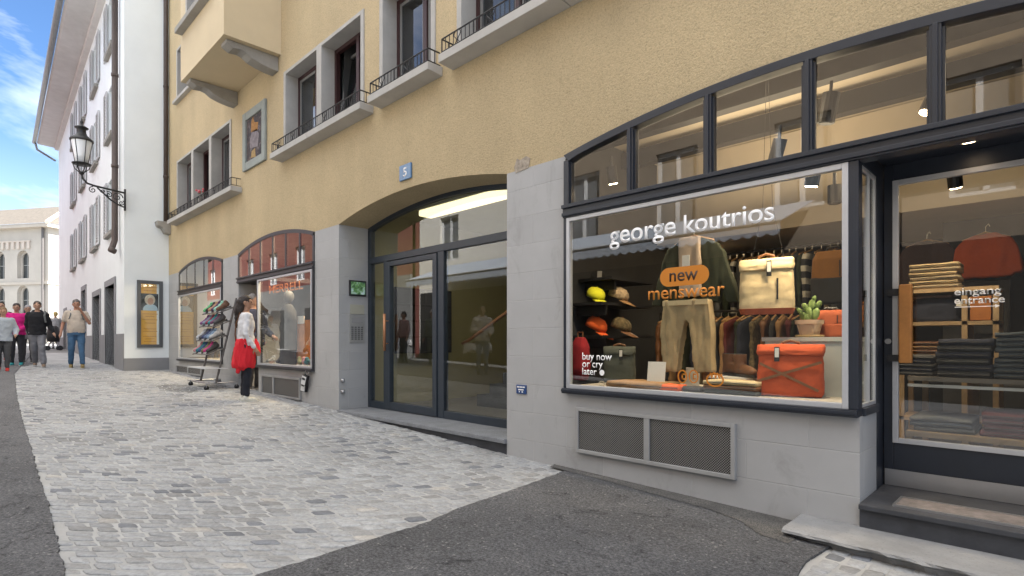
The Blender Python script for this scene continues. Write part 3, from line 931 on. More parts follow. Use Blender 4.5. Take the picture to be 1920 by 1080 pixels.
# framed wall painting
wp = empty('wall_painting', (-10.14, 0, 3.1))
tag(wp, 'weathered painted panel in a grey-green frame under the oriel', 'painting')
mb = MB()
fx0, fx1, fz0, fz1, fw = -10.65, -9.63, 3.08, 4.12, .14
mb.box(fx0, fx0 + fw, -.045, -.001, fz0, fz1); mb.box(fx1 - fw, fx1, -.045, -.001, fz0, fz1)
mb.box(fx0 + fw, fx1 - fw, -.043, -.001, fz0, fz0 + fw); mb.box(fx0 + fw, fx1 - fw, -.043, -.001, fz1 - fw, fz1)
mb.build('frame', M_FRESCO, wp, bevel=.012)
def paint_mat():
    m = bpy.data.materials.new('faded_fresco'); m.use_nodes = True
    t = m.node_tree; b = t.nodes['Principled BSDF']; b.inputs['Roughness'].default_value = .8
    tcn = t.nodes.new('ShaderNodeTexCoord')
    n_ = t.nodes.new('ShaderNodeTexNoise'); n_.inputs['Scale'].default_value = 9; n_.inputs['Detail'].default_value = 4; n_.inputs['Distortion'].default_value = 1.2
    t.links.new(tcn.outputs['Object'], n_.inputs['Vector'])
    r = t.nodes.new('ShaderNodeValToRGB')
    e = r.color_ramp.elements
    e[0].position = .3; e[0].color = (.03, .03, .035, 1); e[1].position = .75; e[1].color = (.12, .10, .09, 1)
    for p_, c_ in ((.45, (.055, .05, .055, 1)), (.55, (.10, .07, .06, 1)), (.62, (.16, .14, .15, 1))):
        k = e.new(p_); k.color = c_
    t.links.new(n_.outputs['Fac'], r.inputs['Fac']); t.links.new(r.outputs['Color'], b.inputs['Base Color'])
    return m
M_PAINT = paint_mat()
MB().box(fx0 + fw, fx1 - fw, -.012, -.002, fz0 + fw, fz1 - fw).build('painted_panel', M_PAINT, wp)
for (pts, c, nm) in (([(-10.35, 3.45), (-10.0, 3.4), (-9.95, 3.6), (-10.05, 3.72), (-10.28, 3.72), (-10.36, 3.6)], (.23, .20, .21), 'ash_patch'),
                     ([(-10.3, 3.72), (-10.02, 3.68), (-9.98, 3.82), (-10.15, 3.86), (-10.22, 3.98), (-10.3, 3.9)], (.38, .19, .06), 'ochre_patch'),
                     ([(-10.32, 3.27), (-10.1, 3.24), (-10.12, 3.4), (-10.28, 3.38)], (.36, .24, .10), 'ochre_patch')):
    MB().prism(pts, 'y', -.0145, -.012).build(nm, mat(nm + str(c[0]), c, .85, var=.35, vscale=16), wp)

MB().prism([(-3.72, 1.60), (-3.55, 1.615), (-3.53, 1.70), (-3.58, 1.73), (-3.66, 1.71), (-3.70, 1.735), (-3.735, 1.66)], 'y', -.006, .001).build('bare_plaster_patch', mat('bare_plaster', (.36, .31, .25), .95, var=.45, vscale=18, bump=(40, .8, .01)), yb)
# house number
hn = empty('house_number_sign', (-5.53, 0, 1.9))
tag(hn, 'blue enamel house number plate reading 5 above the entrance arch', 'sign')
M_BLUE = mat('blue_enamel', (.075, .19, .36), .3, var=.06, coat=.3)
M_WHITEP = mat('white_lettering', (.80, .80, .80), .5)
MB().box(-5.645, -5.41, -.022, -.001, 1.905, 2.085).build('plate', M_BLUE, hn, bevel=.006)
text('5', -5.565, -5.49, 1.945, -.0222, M_WHITEP, parent=hn, height=.145, weight=.02)

# downpipe between the two houses
mb = MB()
mb.tube([(-15.63, -.07, 11), (-15.63, -.07, 2.85)], .05, 12)
for z in (4.0, 6.2, 8.4): mb.tube([(-15.63, -.07, z), (-15.63, -.07, z + .05)], .058, 12)
mb.build('downpipe', M_COPPERP, yb, smooth=True)
mb = MB()
mb.prism([(-.001, 2.60), (-.001, 2.9), (-.30, 2.9), (-.28, 2.78), (-.18, 2.74), (-.12, 2.62)], 'x', -15.72, -15.45)
mb.build('corner_bracket', M_SOFFIT, yb, bevel=.02)

# ------------------------------------------------------------------ arched shopfronts
def arch_frame(a, mulls, name, m, fw=.06, hz0=1.07, hz1=1.183, y0=-.03, y1=.07, mw=.027, yp=.012, bead=True):
    """arched transom: curved head, mullions, header; panes of the transom as its parts"""
    x0, x1, zs, rise = a
    mb = MB()
    out = arc(*a)
    inn = [(min(max(x, x0 + fw * .9), x1 - fw * .9), arc_z(x, *a) - fw) for x, z in out]
    nn = len(out)
    for (pts, yy) in ((out, y0), (inn, y0), (out, y1), (inn, y1)):
        pass
    vs = [(p[0], y0, p[1]) for p in out] + [(p[0], y0, p[1]) for p in inn] + [(p[0], y1, p[1]) for p in out] + [(p[0], y1, p[1]) for p in inn]
    fs = []
    for i in range(nn - 1):
        fs += [(i, i + 1, nn + i + 1, nn + i), (2 * nn + i, 3 * nn + i, 3 * nn + i + 1, 2 * nn + i + 1),
               (i, 2 * nn + i, 2 * nn + i + 1, i + 1), (nn + i, nn + i + 1, 3 * nn + i + 1, 3 * nn + i)]
    mb.add(vs, fs)
    mb.box(x0, x0 + fw * .9, y0 + .001, y1, hz1, inn[0][1] + .01)
    mb.box(x1 - fw * .9, x1, y0 + .001, y1, hz1, inn[-1][1] + .01)
    for x in mulls:
        mb.box(x - mw, x + mw, y0 + .004, y1 - .002, hz1, arc_z(x, *a) - fw + .006)
        if bead: mb.box(x - .012, x + .012, y0 - .008, y0 + .004, hz1, arc_z(x, *a) - fw + .004)
    mb.box(x0, x1, y0 - .012, y1, hz0, hz1)
    mb.box(x0, x1, y0 - .034, y0 - .012, hz1 - .034, hz1 - .004)
    mb.box(x0, x1, y0 - .028, y0 - .012, hz0 + .012, hz0 + .04)
    s = mb.build(name, m, yb, bevel=.003)
    xs = [x0 + fw * .9] + list(mulls) + [x1 - fw * .9]
    for l, r in zip(xs, xs[1:]):
        l2, r2 = l + (mw if l != xs[0] else 0), r - (mw if r != xs[-1] else 0)
        top = [(l2 + (r2 - l2) * i / 6, arc_z(l2 + (r2 - l2) * i / 6, *a) - fw) for i in range(7)]
        MB().prism([(l2, hz1), (r2, hz1)] + top[::-1], 'y', yp, yp + .008).build('pane', GLASS, s)
        if not bead: continue
        b_ = MB()   # thin glazing bead
        b_.box(l2, l2 + .014, -.006, .010, hz1 + .014, top[0][1] - .014); b_.box(r2 - .014, r2, -.006, .010, hz1 + .014, top[-1][1] - .014)
        b_.box(l2, r2, -.006, .011, hz1, hz1 + .014)
        b_.build('glazing_bead', m, s)
    return s
def lower_window(s, x0, x1, m, xo=None, z0=-.405, z1=1.068, sill=True):
    """silver framed shop pane; m = dark frame around it"""
    k = .034
    mb = MB()
    mb.box(x0, x0 + k, -.036, .012, z0, z1); mb.box(x1 - k, x1, -.036, .012, z0, z1)
    mb.box(x0 + k, x1 - k, -.035, .011, z0, z0 + k); mb.box(x0 + k, x1 - k, -.035, .011, z1 - k, z1)
    mb.build('silver_frame', M_ALU, s, bevel=.004)
    MB().box(x0 + k, x1 - k, -.016, -.008, z0 + k, z1 - k).build('shop_pane', GLASS, s)
    a, b = xo or (x0 - .03, x1 + .03)
    mb = MB()
    mb.box(a, x0, -.03, .06, z0, 1.07); mb.box(x1, b, -.03, .06, z0, 1.07)
    mb.box(a, b, -.058, .06, z0 - .045, z0)
    mb.box(a, b, -.066, -.058, z0 - .03, z0 - .008)
    mb.build('sill_frame', m, s, bevel=.003)
s1 = arch_frame(A1, [-14.15, -13.55, -12.95, -12.37], 'arched_shop_window', M_DARKFR, y0=-.016, y1=.02, mw=.022, yp=-.006, bead=False)
lower_window(s1, -14.74, -11.83, M_DARKFR)
s2 = arch_frame(A2, [-10.42, -9.90, -9.38, -8.87, -8.36], 'arched_shop_window', M_DARKFR, y0=-.016, y1=.02, mw=.022, yp=-.006, bead=False)
lower_window(s2, -9.97, -7.91, M_DARKFR, xo=(-10.02, A2[1]))
MULL = [-2.44, -1.80, -1.147, -.505, .14]
s3 = arch_frame(AM, MULL, 'arched_shop_window', M_NAVY)
lower_window(s3, -3.075, -.92, M_NAVY, xo=(-3.11, -.868))
# return pane beside the shop door
mb = MB()
k = .022
xa, xb = -.892, -.87
mb.box(xa, xb, .034, .034 + k, -.40, 1.06); mb.box(xa, xb, .385, .385 + k, -.40, 1.06)
mb.box(xa, xb, .24, .255, -.40, 1.06)
mb.box(xa, xb, .056, .385, -.40, -.378); mb.box(xa, xb, .056, .385, 1.038, 1.06)
mb.build('return_frame', M_ALU, s3)
MB().box(-.884, -.877, .05, .39, -.38, 1.04).build('return_pane', GLASS, s3)
mb = MB()
mb.box(-.92, -.852, .062, .43, -.45, -.402); mb.box(-.92, -.866, .062, .43, 1.062, 1.17)
mb.box(-.93, -.866, .41, .64, -.955, 1.17)
mb.build('return_sill', M_NAVY, s3, bevel=.003)
mb = MB()
mb.box(-.864, .66, .042, .66, 1.165, 1.2)
mb.build('recess_ceiling', M_NAVY, s3)
mb = MB(); mb.box(.13, .64, .58, .62, -.955, 1.165); mb.box(.62, .66, .0, .58, -1.4, 1.165); mb.build('side_panel', M_NAVY, s3)

# shop door
sd = MB()
yd = .60
sd.box(-.862, -.808, yd - .02, yd + .03, -.955, 1.165)
sd.box(.10, .13, yd - .02, yd + .03, -.955, 1.165)
sd.box(-.808, .10, yd - .018, yd + .028, 1.055, 1.165)
sd.box(-.808, .10, yd - .02, yd + .028, -.84, -.665)
sd.box(-.808, .10, yd - .016, yd + .026, -.955, -.84)
shop_door = sd.build('shop_door', M_NAVY, yb, bevel=.003)
mb = MB(); k = .033
mb.box(-.812, -.812 + k, yd - .034, yd, -.665, 1.055); mb.box(.07, .103, yd - .034, yd, -.665, 1.055)
mb.box(-.812 + k, .07, yd - .033, yd, -.665, -.665 + k); mb.box(-.812 + k, .07, yd - .033, yd, 1.055 - k, 1.055)
mb.build('silver_frame', M_ALU, shop_door, bevel=.003)
MB().box(-.78, .07, yd - .012, yd - .004, -.633, 1.023).build('door_pane', GLASS, shop_door)
MB().box(-.855, .10, yd - .024, yd - .02, -.948, -.842).build('kick_plate', M_STEEL, shop_door)
mb = MB()
mb.box(-.765, -.695, yd - .105, yd - .06, -.14, .365)
mb.build('handle', M_WOOD, shop_door, bevel=.008)
for z in (.32, -.11): MB().box(-.835, -.70, yd - .062, yd - .018, z - .022, z + .022).build('handle_bracket', M_BLACK, shop_door)
mb = MB(); mb.tube([(-.836, yd - .02, .0), (-.836, yd - .034, .0)], .018, 14); mb.tube([(-.836, yd - .034, .004), (-.836, yd - .038, .004)], .007, 8)
mb.build('lock', M_STEEL, shop_door)

# vents under the windows
M_MESHV = mat('perforated_metal', (.12, .115, .11), .6, metal=.3, var=.25, vscale=5)
M_VFRAME = mat('vent_frame_paint', (.36, .36, .355), .5, metal=.2, var=.1)
def perf_mat():
    m = mat('perforated_sheet', (.30, .295, .28), .5, metal=.35)
    t = m.node_tree; b = t.nodes['Principled BSDF']
    tcn = t.nodes.new('ShaderNodeTexCoord')
    sp = t.nodes.new('ShaderNodeSeparateXYZ'); t.links.new(tcn.outputs['Object'], sp.inputs['Vector'])
    def M(op, a, b_=None, v=None):
        n_ = t.nodes.new('ShaderNodeMath'); n_.operation = op
        t.links.new(a, n_.inputs[0])
        if b_ is not None: t.links.new(b_, n_.inputs[1])
        if v is not None: n_.inputs[1].default_value = v
        return n_.outputs[0]
    sx = M('SINE', M('MULTIPLY', sp.outputs['X'], v=2 * math.pi / .018))
    sz = M('SINE', M('MULTIPLY', sp.outputs['Z'], v=2 * math.pi / .018))
    pr = M('MULTIPLY', sx, sz)
    th = M('GREATER_THAN', pr, v=-.12)
    mx = t.nodes.new('ShaderNodeMixRGB')
    mx.inputs['Color1'].default_value = (.30, .295, .28, 1); mx.inputs['Color2'].default_value = (.02, .02, .02, 1)
    t.links.new(th, mx.inputs['Fac']); t.links.new(mx.outputs['Color'], b.inputs['Base Color'])
    return m
M_PERF = perf_mat()
def vent(x0, x1, z0, z1, xm):
    mb = MB(); k = .03
    mb.box(x0, x0 + k, -.04, .0, z0, z1); mb.box(x1 - k, x1, -.04, .0, z0, z1)
    mb.box(x0 + k, x1 - k, -.039, .0, z0, z0 + k); mb.box(x0 + k, x1 - k, -.039, .0, z1 - k, z1)
    mb.box(xm - k * .8, xm + k * .8, -.038, .0, z0 + k, z1 - k)
    s = mb.build('vent_grille', M_VFRAME, yb, bevel=.004)
    MB().box(x0 + k, xm - k * .8, -.022, -.016, z0 + k, z1 - k).build('mesh_panel', M_PERF, s)
    MB().box(xm + k * .8, x1 - k, -.022, -.016, z0 + k, z1 - k).build('mesh_panel', M_PERF, s)
vent(-2.975, -1.60, -.945, -.562, -2.285)
vent(-9.80, -8.30, -.90, -.565, -9.30)
vent(-14.9, -13.05, -.74, -.55, -14.0)

# entrance: slab, frame, door
mb = MB()
mb.box(AE[0], AE[1], -.035, .62, -.99, -.945)
mb.build('threshold_slab', M_GRANITE, yb, bevel=.008)
mb = MB(); mb.box(AE[0] + .002, AE[1] - .002, .0, .62, -1.4, -.99); mb.build('threshold_riser', M_SLATE, yb)
ye = .48
EI = (AE[0], AE[1], AE[2], AE[3])
mb = MB()
out = arc(*EI); inn = [(min(max(x, EI[0] + .05), EI[1] - .05), arc_z(x, *EI) - .05) for x, z in out]; nn = len(out)
vs = [(p[0], ye - .03, p[1]) for p in out] + [(p[0], ye - .03, p[1]) for p in inn] + [(p[0], ye + .05, p[1]) for p in out] + [(p[0], ye + .05, p[1]) for p in inn]
fs = []
for i in range(nn - 1):
    fs += [(i, i + 1, nn + i + 1, nn + i), (2 * nn + i, 3 * nn + i, 3 * nn + i + 1, 2 * nn + i + 1), (nn + i, nn + i + 1, 3 * nn + i + 1, 3 * nn + i)]
mb.add(vs, fs)
mb.box(AE[0], AE[0] + .07, ye - .028, ye + .05, -.945, 1.6); mb.box(AE[1] - .07, AE[1], ye - .028, ye + .05, -.945, 1.6)
mb.box(AE[0] + .07, AE[1] - .07, ye - .03, ye + .05, 1.107, 1.195)
mb.box(-6.74, -6.66, ye - .026, ye + .05, -.945, 1.107)
mb.box(-5.52, -5.40, ye - .026, ye + .05, -.945, 1.107)
mb.box(AE[0] + .07, -6.74, ye - .024, ye + .048, -.945, -.85)
mb.box(-5.40, AE[1] - .07, ye - .024, ye + .048, -.945, -.85)
ent = mb.build('entrance_frame', M_ANTHR, yb, bevel=.004)
top = [(x, z) for x, z in inn]
MB().prism([(AE[0] + .05, 1.195), (AE[1] - .05, 1.195)] + top[::-1], 'y', ye, ye + .008).build('transom_pane', GLASS, ent)
MB().box(-7.08, -6.74, ye, ye + .008, -.85, 1.107).build('side_pane', GLASS, ent)
MB().box(-5.40, AE[1] - .07, ye, ye + .008, -.85, 1.107).build('fixed_pane', GLASS, ent)
mb = MB()
d0, d1 = -6.655, -5.525
mb.box(d0, d0 + .085, ye - .04, ye + .03, -.935, 1.095); mb.box(d1 - .085, d1, ye - .04, ye + .03, -.935, 1.095)
mb.box(d0 + .085, d1 - .085, ye - .038, ye + .03, -.935, -.83); mb.box(d0 + .085, d1 - .085, ye - .038, ye + .03, 1.03, 1.095)
ed = mb.build('entrance_door', M_ANTHR, yb, bevel=.004)
MB().box(d0 + .085, d1 - .085, ye - .006, ye + .002, -.83, 1.03).build('door_pane', GLASS, ed)
M_BRONZE = mat('copper_handle', (.42, .20, .10), .35, metal=.5, var=.1)
mb = MB(); mb.tube([(-6.60, ye - .10, -.13), (-6.60, ye - .10, .375)], .019, 12)
for z in (-.03, .28): mb.tube([(-6.60, ye - .10, z), (-6.60, ye - .03, z)], .008, 8)
mb.build('handle', M_BRONZE, ed, smooth=True)

# things on the entrance jamb (plane x = AE[0])
JX = AE[0]
t_ = empty('display_screen', (JX, .28, .65)); tag(t_, 'small dark screen with a green landscape picture on the entrance jamb', 'screen')
MB().box(JX + .001, JX + .03, .15, .41, .64, .86).build('casing', M_BLACK, t_, bevel=.006)
def screen_mat():
    m = mat('screen_picture', (.05, .10, .06), .25)
    t = m.node_tree; b = t.nodes['Principled BSDF']
    tcn = t.nodes.new('ShaderNodeTexCoord'); n_ = t.nodes.new('ShaderNodeTexNoise'); n_.inputs['Scale'].default_value = 14; n_.inputs['Detail'].default_value = 4
    t.links.new(tcn.outputs['Object'], n_.inputs['Vector'])
    r = t.nodes.new('ShaderNodeValToRGB'); e = r.color_ramp.elements
    e[0].position = .35; e[0].color = (.01, .02, .03, 1); e[1].position = .7; e[1].color = (.25, .33, .34, 1); k_ = e.new(.52); k_.color = (.07, .15, .05, 1)
    t.links.new(n_.outputs['Fac'], r.inputs['Fac']); t.links.new(r.outputs['Color'], b.inputs['Base Color'])
    t.links.new(r.outputs['Color'], b.inputs['Emission Color']); b.inputs['Emission Strength'].default_value = .15
    return m
MB().box(JX + .03, JX + .032, .17, .39, .665, .84).build('picture', screen_mat(), t_)
t_ = empty('notice_plate', (JX, .28, .38)); tag(t_, 'blank pale yellow-grey notice plate above the doorbell panel', 'plate')
MB().box(JX + .001, JX + .008, .17, .39, .385, .52).build('plate_face', mat('pale_notice', (.42, .41, .33), .6), t_, bevel=.002)
t_ = empty('doorbell_panel', (JX, .28, -.02)); tag(t_, 'brushed metal intercom panel with rows of doorbell buttons beside the entrance', 'intercom')
MB().box(JX + .001, JX + .012, .155, .40, -.02, .37).build('panel_plate', mat('intercom_metal', (.40, .40, .39), .4, metal=.4, var=.05), t_, bevel=.003)
mb = MB()
for r_ in range(7):
    for c_ in range(4):
        mb.box(JX + .012, JX + .017, .185 + c_ * .05, .185 + c_ * .05 + .03, .025 + r_ * .028, .025 + r_ * .028 + .014)
mb.build('button_rows', mat('dark_button', (.09, .09, .09), .5), t_)
MB().box(JX + .012, JX + .014, .19, .36, .26, .33).build('speaker_slot', mat('mid_metal', (.3, .3, .3), .5), t_)
for z, nm in ((-.545, 'upper'), (-.70, 'lower')):
    t_ = MB().lathe((0, 0, 0), [(.03, 0), (.03, .012), (.022, .02), (.022, .045), (.012, .05), (.001, .05)], 14).build('key_cylinder', M_STEEL, None, smooth=True)
    t_.location = (JX, .05, z); t_.rotation_euler = (0, R(90), 0)
    tag(t_, ('%s of the two steel key cylinders low on the entrance jamb' % nm), 'key cylinder', 'key cylinders on the entrance jamb')

# small blue plaque on the grey pier
t_ = empty('utility_plaque', (-3.64, 0, -.49)); tag(t_, 'small blue plaque with white marks low on the grey pier', 'plaque')
MB().box(-3.705, -3.575, -.012, -.0005, -.495, -.41).build('plate', mat('dark_blue_enamel', (.02, .06, .19), .35), t_, bevel=.008)
mb = MB()
for (a, b, c) in ((-3.69, -3.66, -.43), (-3.655, -3.625, -.43), (-3.62, -3.59, -.43), (-3.675, -3.605, -.455), (-3.665, -3.655, -.475), (-3.63, -3.615, -.475)): mb.box(a, b, -.0145, -.012, c - .006, c + .006)
mb.build('white_marks', M_WHITEP, t_)
# key safes
for i, (x, z, rot, lb) in enumerate(((-8.02, -.50, .28, 'upper key safe hanging on the grey wall beside the far shop window, tilted right'), (-8.12, -.60, .16, 'lower key safe hanging on the grey wall beside the far shop window'))):
    t_ = empty('key_safe', (x, -.03 - .03 * (1 - i), z)); tag(t_, lb, 'key safe', 'key safes on the grey wall')
    t_.rotation_euler = (0, rot, .25)
    MB().box(-.055, .055, -.03, .02, -.16, 0).build('casing', M_BLACK, t_, local=True, bevel=.012)
    MB().box(-.045, .045, -.036, -.03, -.148, -.02).build('white_front', mat('white_safe_front', (.62, .63, .63), .5), t_, local=True, bevel=.002)
    MB().box(-.03, .03, -.039, -.036, -.075, -.045).build('number_wheels', M_BLACK, t_, local=True)
    MB().tube([(-.035, 0, -.005), (-.035, 0, .05), (-.02, 0, .07), (.02, 0, .07), (.035, 0, .05), (.035, 0, -.005)], .006, 8).build('shackle', M_STEEL, t_, local=True, smooth=True)

# shop step, kerb stone, mat
mb = MB(); mb.prism([(-.02, -1.4), (-.02, -.985), (-.045, -.985), (-.045, -.955), (.64, -.95), (.64, -1.4)], 'x', -.866, .62)
mb.build('door_step', M_SLATE, yb, bevel=.005)
mm = MB(); mm.box(-.70, .45, .06, .27, -.952, -.945); 
fm = MB()
fm.box(-.715, .46, .045, .06, -.954, -.942); fm.box(-.715, .46, .27, .285, -.954, -.942); fm.box(-.715, -.70, .06, .27, -.954, -.942)
dm = empty('door_mat', (-.1, .16, -.95)); tag(dm, 'worn brown mat in a metal rim on the shop door step', 'door mat')
mm.build('mat_surface', mat('worn_mat', (.20, .175, .165), .95, var=.4, vscale=10, bump=(140, .8, .006)), dm)
fm.build('mat_rim', M_STEEL, dm)
mb = MB()
nx = 60
top_, bot = [], []
rings = []
for i in range(nx + 1):
    x = -1.19 + 2.9 * i / nx
    e = (noise.noise(Vector((x * 6, 0, 0))) * .018 + noise.noise(Vector((x * 19, 3, 0))) * .010)
    e2 = noise.noise(Vector((x * 9, 7, 0))) * .02 + noise.noise(Vector((x * 31, 5, 0))) * .01
    yf = -.345 - .035 * (i / nx)
    rings.append([(x, .0, gz(x) - .1), (x, .0, -1.092), (x, -.10, -1.096 + e * .15), (x, yf + .03, -1.098 + e * .2), (x, yf + e, -1.108), (x, yf + e2 - .004, -1.122), (x, yf + .045 + e2, -1.145), (x, yf + .075 + e, gz(x) - .1)])
vs = [p for r_ in rings for p in r_]; kk = 8
fs = [(i * kk + j, i * kk + j + 1, (i + 1) * kk + j + 1, (i + 1) * kk + j) for i in range(nx) for j in range(kk - 1)]
fs += [tuple(range(kk)), tuple(nx * kk + j for j in reversed(range(kk)))]
mb.add(vs, fs)
t_ = mb.build('kerb_stone', M_KERB, None)
tag(t_, 'long pale rough-edged stone step lying in front of the dark shop step', 'stone step')

# ================================================================== WHITE BUILDING
WX0, WY0 = -15.70, -.91
WD = Vector((-1, .0457, 0)).normalized()          # along its long face, away from us
WN = Vector((-.0457, -1, 0)).normalized()         # out into the street
wb = empty('white_building', (-15.7, -.9, -.7))
tag(wb, 'tall white rendered house with grey shutters, jutting out beyond the yellow house', 'building')
def WP(s, out, z):
    p = Vector((WX0, WY0, 0)) + WD * s + WN * out
    return (p.x, p.y, z)
WL, WT = 19.3, 9.4
DOORS = [(1.33, 2.96, -1.2, 1.47), (4.12, 5.72, -1.2, 1.36), (7.7, 8.9, -.2, 1.75), (15.0, 16.2, -1.2, 1.3)]
WS = [2.0, 5.2, 8.5, 11.7]
ROWS = [(2.82, 1.42), (5.33, 1.36), (7.6, 1.42)]
def wmap(mb):      # (s, -out, z) built in x,y,z -> real place
    mb.v = [Vector(WP(p.x, -p.y, p.z)) for p in mb.v]
    return mb
whol = [[(a, c), (b, c), (b, d), (a, d)] for a, b, c, d in DOORS] + [[(c - .5, z), (c + .5, z), (c + .5, z + h), (c - .5, z + h)] for z, h in ROWS for c in WS]
mb = MB()
holed(mb, [(0, -1.5), (WL, -1.5), (WL, WT), (0, WT)], whol, 0, .32)
mb.add([(0, 0, -1.5), (0, 9, -1.5), (0, 9, WT + 3), (0, 0, WT + 3)], [(0, 1, 2, 3)])
mb.add([(WL, 0, -1.5), (WL, 9, -1.5), (WL, 9, WT), (WL, 0, WT)], [(0, 1, 2, 3)])
mb.add([(0, 9, -1.5), (WL, 9, -1.5), (WL, 9, WT), (0, 9, WT)], [(0, 1, 2, 3)])
wmap(mb).build('wall', M_WHITE, wb)
mb = MB()
ed_ = [0] + [v for a, b, c, d in DOORS[:2] + DOORS[3:] for v in (a, b)] + [WL]
for a, b in zip(ed_[::2], ed_[1::2]): mb.box(a, b, -.025, .0, -1.4, .18)
mb.box(-.025, .0, .0, .98, -1.4, -.40)
wmap(mb).build('plinth', M_PLINTH, wb)
for a, b, c, d in DOORS:
    mb = MB(); mb.box(a, b, .24, .30, c, d); ob = wmap(mb).build('door', mat('grey_door', (.13, .13, .135), .6, var=.1), wb)
    mb = MB(); mb.box(a - .14, a, -.03, .2, c, d + .16); mb.box(b, b + .14, -.03, .2, c, d + .16); mb.box(a, b, -.03, .2, d, d + .16)
    wmap(mb).build('door_surround', mat('grey_door_stone', (.26, .26, .265), .8, var=.08), ob)
M_PANEW = mat('far_window_pane', (.16, .17, .18), .12, var=.1)
def shutter(a, b, z, h):
    mb = MB()
    mb.box(a, a + .05, -.06, -.02, z, z + h); mb.box(b - .05, b, -.06, -.02, z, z + h)
    mb.box(a + .05, b - .05, -.058, -.022, z, z + .05); mb.box(a + .05, b - .05, -.058, -.022, z + h - .05, z + h)
    k = int(h / .09)
    for i in range(k):
        zz = z + .05 + (h - .1) * i / k
        mb.add([(a + .05, -.056, zz), (b - .05, -.056, zz), (b - .05, -.026, zz + .07), (a + .05, -.026, zz + .07), (a + .05, -.05, zz - .008), (b - .05, -.05, zz - .008), (b - .05, -.02, zz + .062), (a + .05, -.02, zz + .062)],
               [(0, 1, 2, 3), (4, 7, 6, 5), (0, 4, 5, 1), (3, 2, 6, 7), (0, 3, 7, 4), (1, 5, 6, 2)])
    return wmap(mb)
for z, h in ROWS:
    for c in WS:
        mb = MB()
        mb.box(c - .5, c - .43, .14, .2, z, z + h); mb.box(c + .43, c + .5, .14, .2, z, z + h); mb.box(c - .43, c + .43, .142, .198, z + h - .06, z + h); mb.box(c - .43, c + .43, .142, .198, z, z + .06); mb.box(c - .03, c + .03, .138, .19, z + .06, z + h - .06)
        wo_ = wmap(mb).build('window', mat('white_sash', (.62, .62, .62), .6), wb)
        mb = MB(); mb.box(c - .43, c - .03, .165, .172, z + .06, z + h - .06); mb.box(c + .03, c + .43, .165, .172, z + .06, z + h - .06)
        wmap(mb).build('pane', M_PANEW, wo_)
        mb = MB(); mb.box(c - .62, c + .62, -.10, .0, z - .09, z); wmap(mb).build('sill', M_SOFFIT, wo_)
        shutter(c - 1.04, c - .52, z, h).build('shutter', M_SHUT, wo_)
        shutter(c + .52, c + 1.04, z, h).build('shutter', M_SHUT, wo_)
# eaves, gutter, roof, pipes
mb = MB()
mb.prism([(.0, WT - .02), (-.14, WT + .02), (-.16, WT + .10), (-.74, WT + .14), (-.80, WT + .18), (-.80, WT + .24), (.0, WT + .24)], 'x', -.0, WL + .3)
wmap(mb).build('eaves', mat('eaves_board', (.56, .56, .55), .8, var=.08), wb)
mb = MB()
mb.add([(-.1, -.79, WT + .25), (WL + .4, -.79, WT + .25), (WL + .4, 4.5, WT + 4.2), (-.1, 4.5, WT + 4.2), (-.1, -.79, WT + .29), (WL + .4, -.79, WT + .29), (WL + .4, 4.5, WT + 4.27), (-.1, 4.5, WT + 4.27)],
       [(0, 1, 2, 3), (4, 7, 6, 5), (0, 4, 5, 1), (3, 2, 6, 7), (0, 3, 7, 4), (1, 5, 6, 2)])
mb.add([(-.1, 4.5, WT + 4.2), (WL + .4, 4.5, WT + 4.2), (WL + .4, 9.3, WT + .3), (-.1, 9.3, WT + .3)], [(0, 1, 2, 3)])
wmap(mb).build('roof', M_TILE, wb)
mb = MB(); mb.tube([(-.1, -.90, WT + .22), (WL + .4, -.90, WT + .22)], .085, 10)
mb.tube([(WL + .2, -.88, WT + .2), (WL + .2, -.80, WT - .15), (WL + .22, -.1, WT - .55)], .05, 8)
wmap(mb).build('gutter', mat('dull_zinc', (.26, .27, .275), .5, metal=.3, var=.1), wb, smooth=True)
mb = MB(); mb.tube([(.62, -.10, WT + .2), (.62, -.10, 2.45), (.58, -.16, 2.25), (.45, -.2, 2.18), (.40, -.12, 2.14)], .065, 12)
for z in (4.2, 6.4, 8.6): mb.tube([(.62, -.10, z), (.62, -.10, z + .07)], .078, 12)
wmap(mb).build('downpipe', M_COPPERP, wb, smooth=True)

# ================================================================== FAR STONE BUILDING
fb = empty('stone_building', (-103.5, 6.2, -.4))
tag(fb, 'pale stone building with paired round-arched windows at the end of the street', 'building')
FC = Vector((-103.5, 6.2, 0)); FD = Vector((-.841, -.541, 0)).normalized(); FN = Vector((FD.y * -1, FD.x, 0))
if FN.dot(Vector((0, -D, 0)) - FC) < 0: FN = -FN
def fmap(mb):
    mb.v = [FC + FD * p.x + FN * (-p.y) + Vector((0, 0, p.z)) for p in mb.v]
    return mb
EZ = 16.3
FL = 46
rows_f = [(9.15, 3.4), (4.05, 3.4)]
# columns: pairs
cols_f = []
for c0 in (4.6, 14.2, 23.8, 33.4): cols_f += [c0, c0 + 4.4] if c0 == 4.6 else [c0, c0 + 4.4]
def archwin(c, z, w_, h):
    pts = [(c - w_ / 2, z), (c + w_ / 2, z)]
    for i in range(9):
        a = math.pi * i / 8
        pts.append((c + w_ / 2 * math.cos(a), z + h - w_ / 2 + w_ / 2 * math.sin(a)))
    return pts
mb = MB()
hol = [archwin(c, z, 2.1, 4.05) for z, h in rows_f for c in cols_f]
holed(mb, [(0, -2), (FL, -2), (FL, EZ), (0, EZ)], hol, 0, .55)
mb.add([(0, 0, -2), (0, 22, -2), (0, 22, EZ), (0, 0, EZ)], [(0, 1, 2, 3)])
mb.add([(FL, 0, -2), (FL, 22, -2), (FL, 22, EZ), (FL, 0, EZ)], [(0, 1, 2, 3)])
fmap(mb).build('wall', M_FARSTONE, fb)
M_FARPANE = mat('dark_far_pane', (.05, .055, .055), .25, var=.15)
